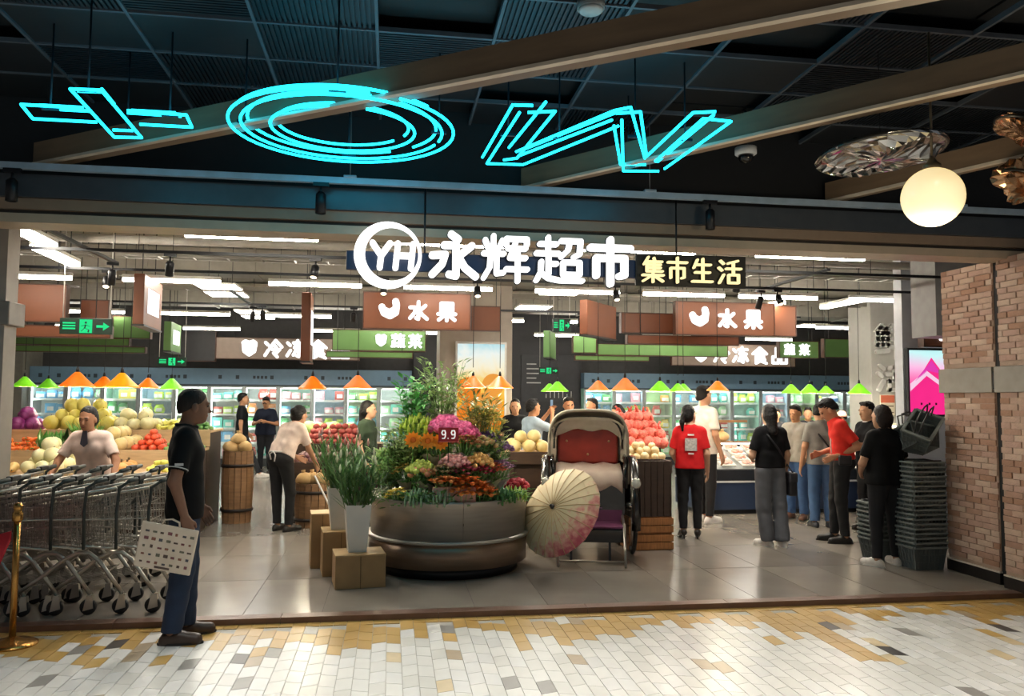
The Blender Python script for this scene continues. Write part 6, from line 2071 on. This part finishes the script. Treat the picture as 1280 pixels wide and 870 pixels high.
# wheels
for s_ in (-1, 1):
    w = MB(); w.M = Matrix.Translation((s_ * .47, -.12, .51)) @ Matrix.Rotation(R(90), 4, 'Y')
    w.lathe([(.465, -.018), (.49, -.022), (.51, -.012), (.51, .012), (.49, .022), (.465, .018), (.465, -.018)], 48, cap=False)
    wo = w.build('wheel', M_rub, rk_)
    h_ = MB(); h_.M = Matrix.Translation((s_ * .47, -.12, .51)) @ Matrix.Rotation(R(90), 4, 'Y')
    h_.lathe([(0, -.06), (.04, -.055), (.055, 0), (.04, .055), (0, .06)], 14)
    h_.build('hub', pm('hub_chrome', '#b8b4ac', .2, metal=.9), wo)
    for k in range(14):
        a = 2 * PI * k / 14
        MB().tube([(s_ * .47, -.12 + .04 * math.cos(a), .51 + .04 * math.sin(a)), (s_ * .47, -.12 + .468 * math.cos(a), .51 + .468 * math.sin(a))], .006, 5).build('spoke', M_chrome, wo)
    # mudguard arc
    mg, mf = [], []
    for k in range(15):
        a = R(-20) + R(220) * k / 14
        for x, rr in ((-.045, .545), (0, .56), (.045, .545)):
            mg.append((s_ * .47 + x, -.12 - rr * math.cos(a), .51 + rr * math.sin(a)))
    for k in range(14):
        for j in range(2):
            mf.append((3 * k + j, 3 * k + j + 1, 3 * (k + 1) + j + 1, 3 * (k + 1) + j))
    g = MB().add(mg, mf, True).build('mudguard', M_lac, rk_)
    sm_ = g.modifiers.new('thickness', 'SOLIDIFY'); sm_.thickness = .008
    lp = MB().lathe([(0, .0), (.03, .005), (.052, .04), (.055, .075), (.05, .085), (0, .085)], 16)
    lo_ = lp.build('carriage_lamp', pm('hub_chrome', '#b8b4ac', .2, metal=.9), rk_, (s_ * .46, -.66, .82), (R(90), 0, 0))
    MB().lathe([(0, .0855), (.045, .0855), (.045, .09), (0, .09)], 16).build('lamp_glass', pm('lamp_glass', '#d8d8d0', .1), lo_)
    MB().tube([(s_ * .46, -.62, .78), (s_ * .45, -.45, .55)], .012, 6).build('lamp_bracket', M_lac, rk_)
    # shafts resting on the floor
    MB().tube([(s_ * .36, -.2, .42), (s_ * .35, -.60, .36), (s_ * .34, -.82, .20), (s_ * .33, -1.04, .035)], [.016, .016, .015, .014], 8).build('shaft', pm('shaft_metal', '#8d8880', .3, metal=.7), rk_)
MB().tube([(-.34, -.98, .075), (.34, -.98, .075)], .010, 8).build('cross_bar', pm('shaft_metal', '#8d8880', .3, metal=.7), rk_)
MB().tube([(-.47, -.12, .51), (.47, -.12, .51)], .018, 8).build('axle', M_lac, rk_)
for s_ in (-1, 1):
    MB().bar((s_ * .2, -.6, .2), (s_ * .2, -.62, .0), .024).build('prop_leg', M_lac, rk_)
# parasol leaning on the rickshaw
ps = thing('paper_parasol', 'open oil-paper parasol with pink flowers leaning against the rickshaw', 'parasol', (1.68, 7.84, .56))
nrm_ = Vector((-.70, -.53, .48)).normalized()
ps.rotation_mode = 'QUATERNION'
ps.rotation_quaternion = nrm_.to_track_quat('Z', 'Y')
NS = 24
can, cf, cmi = [], [], []
rings = [(.03, .13), (.15, .115), (.28, .085), (.38, .05), (.47, .0)]
for r, z in rings:
    for j in range(NS):
        a = 2 * PI * j / NS
        rr = r * (1 - .012 * (j % 2))
        can.append((rr * math.cos(a), rr * math.sin(a), z))
pcan = MB()
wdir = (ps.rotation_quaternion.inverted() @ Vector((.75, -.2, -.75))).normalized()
for i in range(4):
    for j in range(NS):
        base = i * NS
        pcan.add([can[base + j], can[base + (j + 1) % NS], can[base + NS + (j + 1) % NS], can[base + NS + j]], [(3, 2, 1, 0)])
def parasol_mat():
    m = bpy.data.materials.new('parasol_painted_paper'); m.use_nodes = True
    nt = m.node_tree; L = nt.links; b = nt.nodes['Principled BSDF']
    tc = nt.nodes.new('ShaderNodeTexCoord')
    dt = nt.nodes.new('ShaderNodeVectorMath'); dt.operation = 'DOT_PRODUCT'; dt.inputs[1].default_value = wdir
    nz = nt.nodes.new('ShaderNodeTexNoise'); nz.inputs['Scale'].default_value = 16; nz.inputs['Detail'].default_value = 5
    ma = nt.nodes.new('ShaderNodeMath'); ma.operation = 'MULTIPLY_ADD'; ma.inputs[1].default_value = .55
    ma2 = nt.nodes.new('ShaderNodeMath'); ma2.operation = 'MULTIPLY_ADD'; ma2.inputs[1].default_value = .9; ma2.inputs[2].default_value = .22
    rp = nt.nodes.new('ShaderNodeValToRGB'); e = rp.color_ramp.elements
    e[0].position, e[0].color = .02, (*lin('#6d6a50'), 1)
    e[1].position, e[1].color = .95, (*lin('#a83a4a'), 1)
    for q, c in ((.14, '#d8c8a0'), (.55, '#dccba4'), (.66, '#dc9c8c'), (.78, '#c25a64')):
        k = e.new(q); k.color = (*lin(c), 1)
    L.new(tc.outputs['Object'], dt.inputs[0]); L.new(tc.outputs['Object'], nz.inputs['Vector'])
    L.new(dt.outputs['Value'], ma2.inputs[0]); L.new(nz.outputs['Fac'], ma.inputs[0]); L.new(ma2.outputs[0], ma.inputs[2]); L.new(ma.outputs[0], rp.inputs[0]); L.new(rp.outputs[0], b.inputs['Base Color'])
    b.inputs['Roughness'].default_value = .6
    return m
po_ = pcan.build('canopy', parasol_mat(), ps)
sm_ = po_.modifiers.new('thickness', 'SOLIDIFY'); sm_.thickness = .004
rib_me = MB().tube([(.02, 0, .133), (.15, 0, .117), (.28, 0, .087), (.38, 0, .052), (.47, 0, .002)], .0035, 5).mesh('rib', pm('bamboo', '#c8a878', .6))
for j in range(NS):
    link('rib', rib_me, ps, None, (0, 0, 2 * PI * j / NS))
MB().lathe([(0, .175), (.014, .17), (.022, .14), (.035, .125), (0, .12)], 12).build('top_knob', M_lac, ps)
MB().tube([(0, 0, .14), (0, 0, -.48)], .01, 8).build('stick', pm('bamboo', '#c8a878', .6), ps)
# ------------------------------------------------------------------ people
def on(root, name, mb, mat, label=None):
    o = mb.build(name, mat, root)
    if label: o['label'] = label
    return o
# 1 man at the left with a printed paper bag
m1, J = person('man in black polo shirt and jeans beside the trolleys holding a printed bag', (-1.44, 6.06, -.04), R(-76), 1.765,
    pose=dict(eR=(.235, -.07, 1.09), wR=(.25, .0, .86), wL=(-.22, .10, .88), aR=(.09, -.06, .085), tR=(.13, .13, .03), kR=(.09, .0, .49), aL=(-.10, .03, .085), tL=(-.12, .20, .03), kL=(-.095, .03, .49), head=(0, .04, 1.588)),
    look=(-.12, 1, -.06), shirt='#0b0b0e', trousers='#182841', legs='jeans', shoe='#3a2a20', hair='buzz', hairc='#241b17', tone='#7d5a48', hands=('relax', 'grip'), res=.0075, collar=True, hem=.83)
on(m1, 'sleeve_print', MB().box(.283, .29, -.075, -.02, 1.245, 1.262), pm('print_grey', '#b8b8b8', .6))
on(m1, 'sleeve_trim', MB().tube([(.219 + .067 * math.cos(a), -.054 + .065 * math.sin(a), 1.219 + .018 * math.cos(a) - .014 * math.sin(a)) for a in [2 * PI * i / 20 for i in range(20)]], .004, 5, True), pm('print_grey', '#b8b8b8', .6))
on(m1, 'belt', MB().tube([(.145 * math.cos(a), .115 * math.sin(a) , .985) for a in [2 * PI * i / 24 for i in range(24)]], .016, 6, True), pm('belt_brown', '#2a1c14', .5))
bg = thing('printed_bag', 'flat cream bag printed with rows of small pictures in the hand of the polo-shirt man', 'bag', (-1.46, 5.79, .80))
bg.rotation_euler = (R(3), R(11), R(-4))
MB().bbox(-.19, .19, -.012, .012, -.31, .0, .008).build('bag_body', pm('bag_cream', '#c8b8a4', .55, c2='#d8cab8', scale=5), bg)
pr_ = random.Random(4)
inks = [pm('ink_%d' % i, c, .6) for i, c in enumerate(('#5a4840', '#8a5a4a', '#6d6a5a', '#7a4a4e', '#4a4a52'))]
for i in range(7):
    for j in range(5):
        w_, h_ = pr_.uniform(.014, .03), pr_.uniform(.01, .022)
        x, z = -.155 + i * .05, -.27 + j * .052
        MB().box(x, x + w_, -.0155, -.011, z, z + h_).build('printed_picture', inks[(i * 3 + j) % 5], bg)
MB().box(-.05, .05, -.0155, -.011, -.295, -.282).build('printed_text', inks[0], bg)
for s_ in (-.008, .008):
    MB().tube([(-.06, s_, -.005), (-.05, s_, .03), (0, s_, .045), (.05, s_, .03), (.06, s_, -.005)], .004, 6).build('bag_handle', pm('bag_cream', '#c8b8a4', .55), bg)

# 2 assistant in blush blouse behind the trolleys
m2, J = person('assistant in blush blouse and dark tie bending over the trolleys', (-2.98, 8.72, 0), R(176), 1.62,
    pose=dict(pel=(0, -.10, .92), waist=(0, -.04, 1.06), chest=(0, .05, 1.22), neck=(0, .10, 1.37), head=(0, .15, 1.515), sR=(.16, .05, 1.31), sL=(-.16, .05, 1.31), eR=(.29, .12, 1.08), eL=(-.29, .12, 1.08), wR=(.30, .30, .90), wL=(-.33, .28, .88), hR=(.085, -.08, .9), hL=(-.085, -.08, .9)),
    look=(.05, 1, -.15), shirt='#dcc2b6', trousers='#141216', hair='bun', tone='#b07c5e', fat=.97, res=.009, hem=.95)
on(m2, 'neck_tie', MB().add([(-.02, .20, 1.33), (.02, .20, 1.33), (.035, .215, 1.20), (0, .215, 1.17), (-.035, .215, 1.20), (-.02, .185, 1.33), (.02, .185, 1.33), (.035, .2, 1.20), (0, .2, 1.17), (-.035, .2, 1.20)],
   [(0, 1, 2, 3, 4), (9, 8, 7, 6, 5), (0, 5, 6, 1), (1, 6, 7, 2), (2, 7, 8, 3), (3, 8, 9, 4), (4, 9, 5, 0)]), pm('tie_navy', '#2a2734', .6))

# 3 assistant leaning into the red root stall
m3, J = person('assistant in pale shirt and black trousers leaning over the red roots, seen from behind', (-1.30, 10.5, 0), R(-38), 1.66,
    pose=dict(pel=(0, -.10, .93), waist=(0, -.03, 1.07), chest=(0, .08, 1.22), neck=(0, .16, 1.355), head=(0, .24, 1.47), sR=(.155, .12, 1.30), sL=(-.155, .12, 1.30), eR=(.20, .22, 1.04), eL=(-.24, .14, 1.04), wR=(.17, .38, .84), wL=(-.14, .34, .92), hR=(.085, -.08, .9), hL=(-.085, -.08, .9), kR=(.10, -.0, .49), kL=(-.11, -.03, .49)),
    look=(.1, .9, -.35), shirt='#dcc6ba', trousers='#0c0b0e', hair='bun', tone='#b98a6c', res=.010, hem=.96)
on(m3, 'apron_tie', MB().tube([(.145 * math.cos(a), -.07 + .125 * math.sin(a), 1.0) for a in [2 * PI * i / 24 for i in range(24)]], .011, 6, True), pm('apron_white', '#d8d4d0', .7))
on(m3, 'apron_bow', MB().tube([(.0, -.205, 1.0), (-.05, -.22, .97), (-.03, -.215, .9)], .009, 6).tube([(.0, -.205, 1.0), (.05, -.22, .96), (.03, -.215, .88)], .009, 6), pm('apron_white', '#d8d4d0', .7))

# 4 two men by the left freezers
person('young man in black t-shirt walking past the left freezers', (-3.05, 17.4, 0), R(-78), 1.74,
    pose=dict(kR=(.09, .18, .50), aR=(.09, .36, .09), tR=(.1, .53, .05), kL=(-.09, -.03, .49), aL=(-.09, -.26, .12), tL=(-.1, -.10, .03), wR=(.23, -.02, .86), wL=(-.23, .14, .88)), look=(.1, 1, 0), shirt='#14161a', trousers='#23262e', shoe='#d8d2cc', tone='#c09070', res=.014)
person('heavy-set man in navy t-shirt looking at his phone by the left freezers', (-2.72, 18.4, 0), R(172), 1.66,
    pose=dict(eR=(.27, .02, 1.10), eL=(-.27, .02, 1.10), wR=(.10, .24, 1.16), wL=(-.08, .24, 1.16)), look=(0, .9, -.35), shirt='#1a2030', trousers='#181a20', fat=1.25, tone='#b98562', res=.014)
# 5 woman hidden behind the flowers
person('dark-haired woman in dark top half hidden behind the left of the flower stand', (-.30, 11.0, 0), R(-110), 1.62, look=(-.2, 1, 0), shirt='#2c3a2c', trousers='#2c2c30', hair='long', tone='#c79a7c', res=.014)
# 6 people behind the rickshaw
person('man in light blue shirt raising a phone behind the rickshaw', (2.0, 11.25, 0), R(-68), 1.66,
    pose=dict(eR=(.22, .20, 1.28), eL=(-.22, .22, 1.30), wR=(.07, .30, 1.50), wL=(-.05, .32, 1.52)), look=(0, 1, .05), shirt='#a9bccb', trousers='#2b3040', tone='#b07c5a', res=.012)
ph = thing('mobile_phone', 'black mobile phone held up by the man in light blue', 'phone', (2.32, 11.42, 1.53), R(-68))
MB().bbox(-.035, .035, -.005, .005, 0, .14, .004).build('case', M_blk, ph)
MB().bbox(-.031, .031, -.007, -.005, .008, .132, .0005).build('screen', em('phone_glow', '#9fb8cc', .8), ph)
person('person in black seen behind the man in light blue', (1.98, 12.7, 0), R(170), 1.66, shirt='#121214', trousers='#181818', hair='bob', tone='#b88a6a', res=.016)
person('person with dark hair facing the camera just above the rickshaw hood', (2.72, 12.1, 0), R(165), 1.69, look=(-.3, 1, -.1), shirt='#3a3c44', trousers='#202024', tone='#b07a58', res=.016)
person('person in cream top with black cap behind the rickshaw hood', (3.30, 12.9, 0), R(120), 1.68, shirt='#d2c4b0', trousers='#2a2a2e', tone='#a87454', res=.016)
person('woman in white top bending behind the red bags', (3.58, 12.35, 0), R(100), 1.58, look=(0, .9, -.4), shirt='#e0dcd8', trousers='#2a2a2e', hair='long', tone='#c08a68', res=.016)
person('person in dark clothes behind the red bags at the right', (4.05, 12.9, 0), R(185), 1.50, shirt='#1a1a1e', trousers='#202024', hair='short', tone='#b88a6a', res=.016)

# 7 woman in the red shirt
m7, J = person('woman in red t-shirt with white print, black trousers and heels, seen from behind', (3.62, 9.38, 0), R(-14), 1.60,
    pose=dict(wR=(.235, .08, .86), eR=(.215, -.03, 1.09), wL=(-.17, .20, 1.0), eL=(-.22, .03, 1.09), kR=(.09, .02, .52), kL=(-.09, .02, .52), aR=(.09, -.02, .13), aL=(-.09, -.02, .13), tR=(.11, .13, .03), tL=(-.11, .13, .03)),
    look=(.75, .8, 0), shirt='#cf2226', trousers='#0f0e12', shoe='#1c1512', hair='pony', tone='#c9a084', fat=.97, res=.0085, heels=True, hem=.90)
k = 1.60 / 1.70
Mwp = pm('shirt_print_white', '#e4dcd8', .7)
on(m7, 'back_print', MB().bbox(-.075 * k, .075 * k, -.123, -.119, 1.13 * k, 1.29 * k, .001), pm('shirt_print_grey', '#cfc8c4', .7, c2='#9a9692', scale=40))
for zz, ww in ((1.325, .04), (1.085, .035)):
    on(m7, 'back_lettering', MB().box(-ww * k, ww * k, -.124, -.118, zz * k, (zz + .02) * k), Mwp)
# 8 tall man
person('tall man in white t-shirt and black trousers beside the woman in red', (4.30, 10.62, 0), R(-62), 1.86,
    pose=dict(aL=(-.10, .1, .085), tL=(-.13, .27, .03), kL=(-.095, .08, .49)), look=(.1, 1, .02), shirt='#d9d2c8', trousers='#141418', shoe='#e2ddd8', tone='#c09274', res=.0105)
# 9 clerk behind the meat counter
person('clerk in black behind the meat counter beside the purple box', (5.35, 13.0, 0), R(176), 1.56, pose=dict(eL=(-.26, .06, 1.1), wL=(-.2, .26, 1.2)), look=(.3, .9, -.25), shirt='#16161a', trousers='#16161a', tone='#c89a7a', res=.014)
person('person with black hair at the far side of the counter, left of the grey shirts', (6.62, 13.1, 0), R(160), 1.53, look=(.2, 1, -.2), shirt='#2a2c34', trousers='#16161a', tone='#c89a7a', res=.015)
# 10 woman in grey wide trousers
m10, J = person('woman in black t-shirt and wide grey trousers, long tied hair, seen from behind', (4.36, 8.78, 0), R(4), 1.615,
    pose=dict(wR=(.24, .06, .86), wL=(-.14, .18, 1.05), eL=(-.24, .0, 1.09), aR=(.13, -.05, .085), tR=(.14, .12, .03), kR=(.12, .0, .49), kL=(-.08, .03, .49), aL=(-.03, .02, .085), tL=(-.10, .17, .03)),
    look=(.1, 1, -.1), shirt='#0e0e11', trousers='#5e6066', legs='wide', shoe='#cfc9c4', hair='long', tone='#c39a7e', fat=.98, res=.0085, hem=.95)
on(m10, 'bag_strap', MB().tube([(-.10, .02, 1.335), (-.08, -.11, 1.27), (.04, -.125, 1.12), (.14, -.08, .98), (.155, .0, .93)], .011, 6), pm('strap_black', '#1c1c20', .5))
hbg = thing('shoulder_bag', 'black crossbody bag at the hip of the woman in grey trousers', 'bag', (4.60, 8.78, .58))
MB().bbox(-.05, .05, -.1, .1, 0, .26, .02).build('bag_body', pm('strap_black', '#1c1c20', .5), hbg)
MB().bbox(-.055, .055, -.105, .105, .15, .27, .02).build('flap', pm('flap_black', '#26262b', .5), hbg)
MB().tube([(0, -.09, .26), (-.04, -.02, .36), (0, .09, .26)], .008, 6).build('strap', pm('strap_black', '#1c1c20', .5), hbg)
# 11 two men in grey
person('stout man in pale grey t-shirt and blue jeans at the meat counter', (5.74, 10.75, 0), R(128), 1.60,
    pose=dict(wR=(.24, .06, .86), wL=(-.2, .14, .92)), look=(.1, .95, -.2), shirt='#a39d94', trousers='#3d5c88', legs='jeans', shoe='#6d4a38', tone='#c08c68', fat=1.18, hair='short', res=.010, hem=.86)
m11, J = person('man in grey t-shirt and jeans with a dark shoulder strap, behind the man in red', (5.72, 10.05, 0), R(-14), 1.64,
    pose=dict(wL=(-.26, .04, .84), eL=(-.225, -.03, 1.1), head=(0, .06, 1.56)), look=(.4, .9, -.3), shirt='#84827e', trousers='#3a5880', legs='jeans', shoe='#2c3038', tone='#bb8c6c', res=.010, hem=.86)
on(m11, 'bag_strap', MB().tube([(-.12, .0, 1.35), (-.05, -.12, 1.22), (.08, -.13, 1.05), (.15, -.06, .92)], .012, 6), pm('strap_black', '#1c1c20', .5))
# 12 man in red looking down
m12, J = person('man in red shirt and black trousers looking down to the left', (5.34, 8.95, 0), R(72), 1.735,
    pose=dict(pel=(0, -.04, .93), waist=(0, -.02, 1.08), chest=(0, .0, 1.26), neck=(0, .05, 1.42), head=(0, .13, 1.535), sR=(.155, .0, 1.355), sL=(-.155, .02, 1.355), eL=(-.20, -.16, 1.12), wL=(-.12, .08, 1.0), eR=(.21, -.05, 1.1), wR=(.12, .2, 1.02), aR=(.09, .06, .085), tR=(.10, .22, .03), kR=(.09, .05, .49)),
    look=(0, .8, -.6), shirt='#d63128', trousers='#0e0e12', shoe='#14110f', tone='#b07e60', hair='short', res=.0085, hem=.96)
on(m12, 'shirt_stripe', MB().tube([(-.06, .10, 1.30), (-.05, .118, 1.18), (-.05, .11, 1.05)], .008, 6), Mwp)
on(m12, 'waist_bag', MB().bbox(-.20, -.10, -.09, .06, .92, 1.04, .02), pm('strap_black', '#1c1c20', .5))
# 13 clerk with phone, capped shopper
m13, J = person('clerk in black with white collar holding out a phone at the far right', (6.20, 9.72, 0), R(98), 1.655,
    pose=dict(eL=(-.20, .08, 1.12), wL=(-.12, .32, 1.16), eR=(.2, .05, 1.12), wR=(.1, .3, 1.13)), look=(0, 1, -.1), shirt='#141418', trousers='#141418', tone='#c49878', hair='short', res=.011)
on(m13, 'white_collar', MB().tube([(.062 * math.cos(a), -.005 + .064 * math.sin(a), 1.395 + .012 * math.sin(a)) for a in [2 * PI * i / 16 for i in range(16)]], .010, 6, True), Mwp)
ph2 = thing('mobile_phone', 'dark mobile phone held out by the clerk at the far right', 'phone', (5.83, 9.68, 1.12), R(95))
MB().bbox(-.035, .035, -.06, .08, 0, .01, .004).build('case', M_blk, ph2)
MB().box(-.031, .031, -.055, .075, .01, .0115).build('screen', pm('phone_screen', '#20242c', .1), ph2)
m13b, J = person('shopper in pale pink cap behind the man in red', (7.55, 12.6, 0), R(80), 1.50, look=(0, 1, -.2), shirt='#d8cfc4', trousers='#2a2a2e', hair='short', tone='#b07c5c', res=.014)
k2 = 1.5 / 1.7
on(m13b, 'cap', MB().lathe([(.098, 0), (.1, .03), (.08, .08), (.03, .105), (0, .108)], 16, (0, .01, 1.60 * k2)).add([(-.07, .07, 1.61 * k2), (.07, .07, 1.61 * k2), (.05, .17, 1.595 * k2), (-.05, .17, 1.595 * k2)], [(0, 1, 2, 3), (3, 2, 1, 0)]), pm('cap_pink', '#d8a898', .7))
person('dark-haired person far behind the counter between the two caps', (7.5, 13.6, 0), R(150), 1.54, shirt='#24242a', trousers='#1c1c20', tone='#b88a6a', res=.016)
# 14 woman in black at the right
m14, J = person('woman all in black with white sneakers, seen from behind beside the basket stack', (5.07, 7.66, 0), R(2), 1.625,
    pose=dict(eR=(.24, .02, 1.08), wR=(.20, .16, .92), eL=(-.26, .02, 1.08), wL=(-.16, .20, .98), kR=(.10, .02, .49), aR=(.11, .0, .085), tR=(.13, .16, .03), kL=(-.12, .0, .49), aL=(-.16, -.06, .085), tL=(-.22, .09, .03), head=(-.02, .03, 1.58)),
    look=(-.2, 1, -.1), shirt='#0a0a0d', trousers='#0d0e15', shoe='#d8d2cc', hair='bob', hairc='#1a100e', tone='#b98c70', fat=1.14, res=.008, hem=.86)
# ------------------------------------------------------------------ neon letters hanging flat under the mall ceiling
M_neon = em('neon_cyan', '#18cdf0', NEON_POWER)
M_neonf = pm('neon_frame', '#10242e', .5, metal=.4)
NZ = 3.42
def neon(label, cx, cy, paths, hangers):
    t = thing('neon_letter', label, 'neon sign', (cx, cy, NZ))
    for k, (pts, z) in enumerate(paths):
        closed = pts[0] == pts[-1] and len(pts) > 3
        q = [(x - cx, y - cy, z) for x, y in (pts[:-1] if closed else pts)]
        dense = []
        m = len(q)
        for i in range(m if closed else m - 1):
            a, b = Vector(q[i]), Vector(q[(i + 1) % m])
            if (b - a).length > .08:
                dense += [a, a.lerp(b, .03), a.lerp(b, .97)]
            else:
                dense.append(a)
        if not closed: dense.append(Vector(q[-1]))
        MB().tube(dense, .0095, 8, closed).build('neon_tube', M_neon, t)
    for x, y in hangers:
        fr_ = MB()
        fr_.tube([(x - cx, y - cy, .02), (x - cx, y - cy, CZ - NZ)], .006, 6)
        fr_.box(x - cx - .05, x - cx + .05, y - cy - .01, y - cy + .01, .012, .03)
        fr_.build('hanger_rod', M_neonf, t)
    return t
def rect(x0, x1, y0, y1): return [(x0, y0), (x1, y0), (x1, y1), (x0, y1), (x0, y0)]
neon('cyan neon letter t shaped like a cross, leftmost of the hanging letters', -1.76, 5.2, [
    ([(-1.88, 5.09), (-2.22, 5.09), (-2.26, 5.35), (-2.20, 5.345), (-1.88, 5.345)], 0), ([(-1.62, 5.09), (-1.28, 5.11), (-1.30, 5.34), (-1.62, 5.34)], 0),
    ([(-2.15, 5.17), (-1.90, 5.17)], .03), ([(-2.12, 5.23), (-1.88, 5.23)], .03), ([(-1.66, 5.22), (-1.34, 5.23)], .03), ([(-1.62, 5.17), (-1.36, 5.17)], .03),
    ([(-1.83, 4.78), (-1.66, 4.77), (-1.69, 5.62), (-1.87, 5.64), (-1.83, 4.78)], 0), ([(-1.82, 4.86), (-1.68, 4.85)], .02), ([(-1.72, 5.54), (-1.85, 5.55)], .02),
    ([(-1.69, 4.86), (-1.70, 5.1)], .04)], [(-2.1, 5.2), (-1.76, 4.85), (-1.76, 5.55), (-1.4, 5.2)])
def ell(cx, cy, rx, ry, a0=0, a1=360, n=48):
    pts = [(cx + rx * math.cos(R(a0 + (a1 - a0) * i / n)), cy + ry * math.sin(R(a0 + (a1 - a0) * i / n))) for i in range(n + 1)]
    return pts
neon('large cyan neon letter O, an oval of several glowing rings', -.33, 5.23, [
    (ell(-.33, 5.23, .715, .71, -60, 285), 0), (ell(-.33, 5.23, .64, .62, 20, 372), 0), (ell(-.33, 5.23, .60, .585, 60, 400), .03), (ell(-.33, 5.23, .46, .44, -70, 262), 0), (ell(-.33, 5.23, .42, .40, 40, 380), .03), (ell(-.33, 5.23, .685, .68, -150, -40), .03)],
    [(-.95, 5.23), (.29, 5.23), (-.33, 4.6), (-.33, 5.86)])
neon('cyan neon letter W of parallel zigzag tubes, rightmost of the hanging letters', 1.4, 5.2, [
    ([(.69, 4.60), (.63, 5.66)], 0), ([(.75, 4.72), (.68, 5.81), (.95, 5.79), (1.41, 4.85)], 0), ([(.80, 4.71), (.96, 4.66), (.88, 5.64), (.79, 5.70)], 0), ([(.89, 4.60), (.80, 5.50)], .03),
    ([(.85, 5.49), (1.31, 4.59), (1.39, 4.52), (1.79, 5.48)], 0), ([(.88, 5.59), (1.34, 4.75)], 0), ([(.90, 5.54), (1.35, 4.70)], .03), ([(1.34, 4.66), (1.48, 4.61), (1.80, 5.47), (1.80, 4.57), (1.93, 4.53)], .01),
    ([(1.39, 4.88), (1.67, 5.69), (1.86, 5.67)], .01), ([(1.40, 4.74), (1.73, 5.82), (2.00, 5.78)], 0), ([(1.89, 5.54), (1.89, 4.63), (2.08, 4.65), (2.02, 5.71)], 0), ([(1.93, 5.61), (1.95, 4.61)], .02), ([(.70, 4.60), (.81, 4.59)], .0)],
    [(.75, 5.2), (1.1, 5.2), (1.6, 5.1), (1.95, 5.1), (1.75, 5.75)])

# ------------------------------------------------------------------ globe lamp and crinkled foil pendants at the right
gt = thing('globe_lamp', 'glowing white globe pendant lamp at the upper right', 'pendant lamp', (3.27, 4.4, 2.93))
MB().ball((0, 0, 0), .18, None, None, 32, 20).build('globe', pm('globe_glass', '#fff4de', .25, var=.02, emit='#ffe2a4', es=.88), gt)
MB().lathe([(.05, .17), (.052, .20), (.03, .22), (.014, .25), (0, .25)], 18).build('cap', pm('lamp_brass', '#6d604c', .4, metal=.6), gt)
MB().tube([(0, 0, .24), (0, 0, 1.05)], .008, 8).build('rod', pm('lamp_brass', '#6d604c', .4, metal=.6), gt)
_ld = bpy.data.lights.new('globe_light', 'POINT'); _ld.energy = 26; _ld.color = (1, .82, .55); _ld.shadow_soft_size = .18
_lo = bpy.data.objects.new('globe_light', _ld); COL.objects.link(_lo); _lo.parent = gt; _lo.location = (0, 0, -.22)
def foil(label, x, y, z, rx, ry, rz, mat, tilt, seed, amp=.10, flat=1.0):
    t = thing('foil_pendant', label, 'hanging ornament', (x, y, z))
    r_ = random.Random(seed)
    n, m = 40, 16
    ph = [(r_.uniform(2, 9), r_.uniform(2, 9), r_.uniform(0, 6)) for _ in range(7)]
    vs, fsx = [], []
    for i in range(m + 1):
        a = PI * i / m
        for j in range(n):
            b = 2 * PI * j / n
            k = 1 + sum(amp / 7 * 2 * math.sin(p * b + q * a + w) for p, q, w in [(round(p), q, w) for p, q, w in ph]) * math.sin(a)
            kk = 1 + (k - 1) * flat
            vs.append((rx * kk * math.sin(a) * math.cos(b), ry * kk * math.sin(a) * math.sin(b), rz * math.cos(a) * (1 + (k - 1) * 6)))
    for i in range(m):
        for j in range(n):
            fsx.append((i * n + j, (i + 1) * n + j, (i + 1) * n + (j + 1) % n, i * n + (j + 1) % n))
    o = MB().add(vs, fsx, False).build('foil_body', mat, t, None, tilt)
    rim = [(rx * .97 * math.cos(2 * PI * j / 36), ry * .97 * math.sin(2 * PI * j / 36), 0) for j in range(36)]
    MB().tube(rim, .012, 6, True).build('rim_ring', pm('foil_rim', '#4a4844', .3, metal=.8), t, None, tilt)
    MB().tube([(0, 0, 0), (0, 0, CZ - z)], .003, 5).build('hanging_wire', M_wire, t)
M_foil = pm('foil_silver', '#b4b4b4', .12, metal=1.0, var=.2, scale=6)
M_foilc = pm('foil_copper', '#b08a68', .18, metal=.9, var=.2, scale=6)
foil('crinkled silver mirror disc hanging left of the globe lamp', 3.14, 4.72, 3.29, .40, .40, .045, M_foil, (R(-4), R(-3), 0), 4, .14, .15)
foil('crinkled copper foil leaf at the upper right edge', 4.25, 4.75, 3.52, .28, .16, .05, M_foilc, (R(10), R(12), R(20)), 8, .15)
foil('crinkled copper foil lump at the right edge beside the globe lamp', 4.42, 4.9, 3.2, .24, .2, .10, M_foilc, (R(14), R(20), R(10)), 9, .2)
# dome camera and round ceiling speaker
dc = thing('dome_camera', 'white dome security camera under the slanting beam', 'security camera', (2.76, 5.9, 3.68))
MB().lathe([(0, 0), (.085, 0), (.085, -.05), (.07, -.06), (0, -.06)], 24).build('housing', pm('camera_white', '#cfd2d4', .35), dc)
MB().lathe([(.06, -.058), (.058, -.085), (.042, -.11), (.02, -.122), (0, -.125)], 20).build('dome', pm('camera_dome', '#0c0d10', .1), dc)
MB().tube([(0, 0, 0), (0, 0, CZ - 3.68)], .015, 8).build('mount_rod', M_blk, dc)
sd_sp = thing('ceiling_speaker', 'round pale ceiling speaker above the second beam', 'ceiling speaker', (1.11, 4.38, 3.93))
MB().lathe([(0, -.02), (.06, -.018), (.07, -.01), (.072, .0), (0, .0)], 24).build('grille', pm('speaker_pale', '#b0b4b4', .5), sd_sp)
MB().lathe([(.072, 0), (.08, .0), (.08, .05), (.072, .05)], 24, cap=False).build('rim', pm('speaker_rim', '#7d8284', .5), sd_sp)
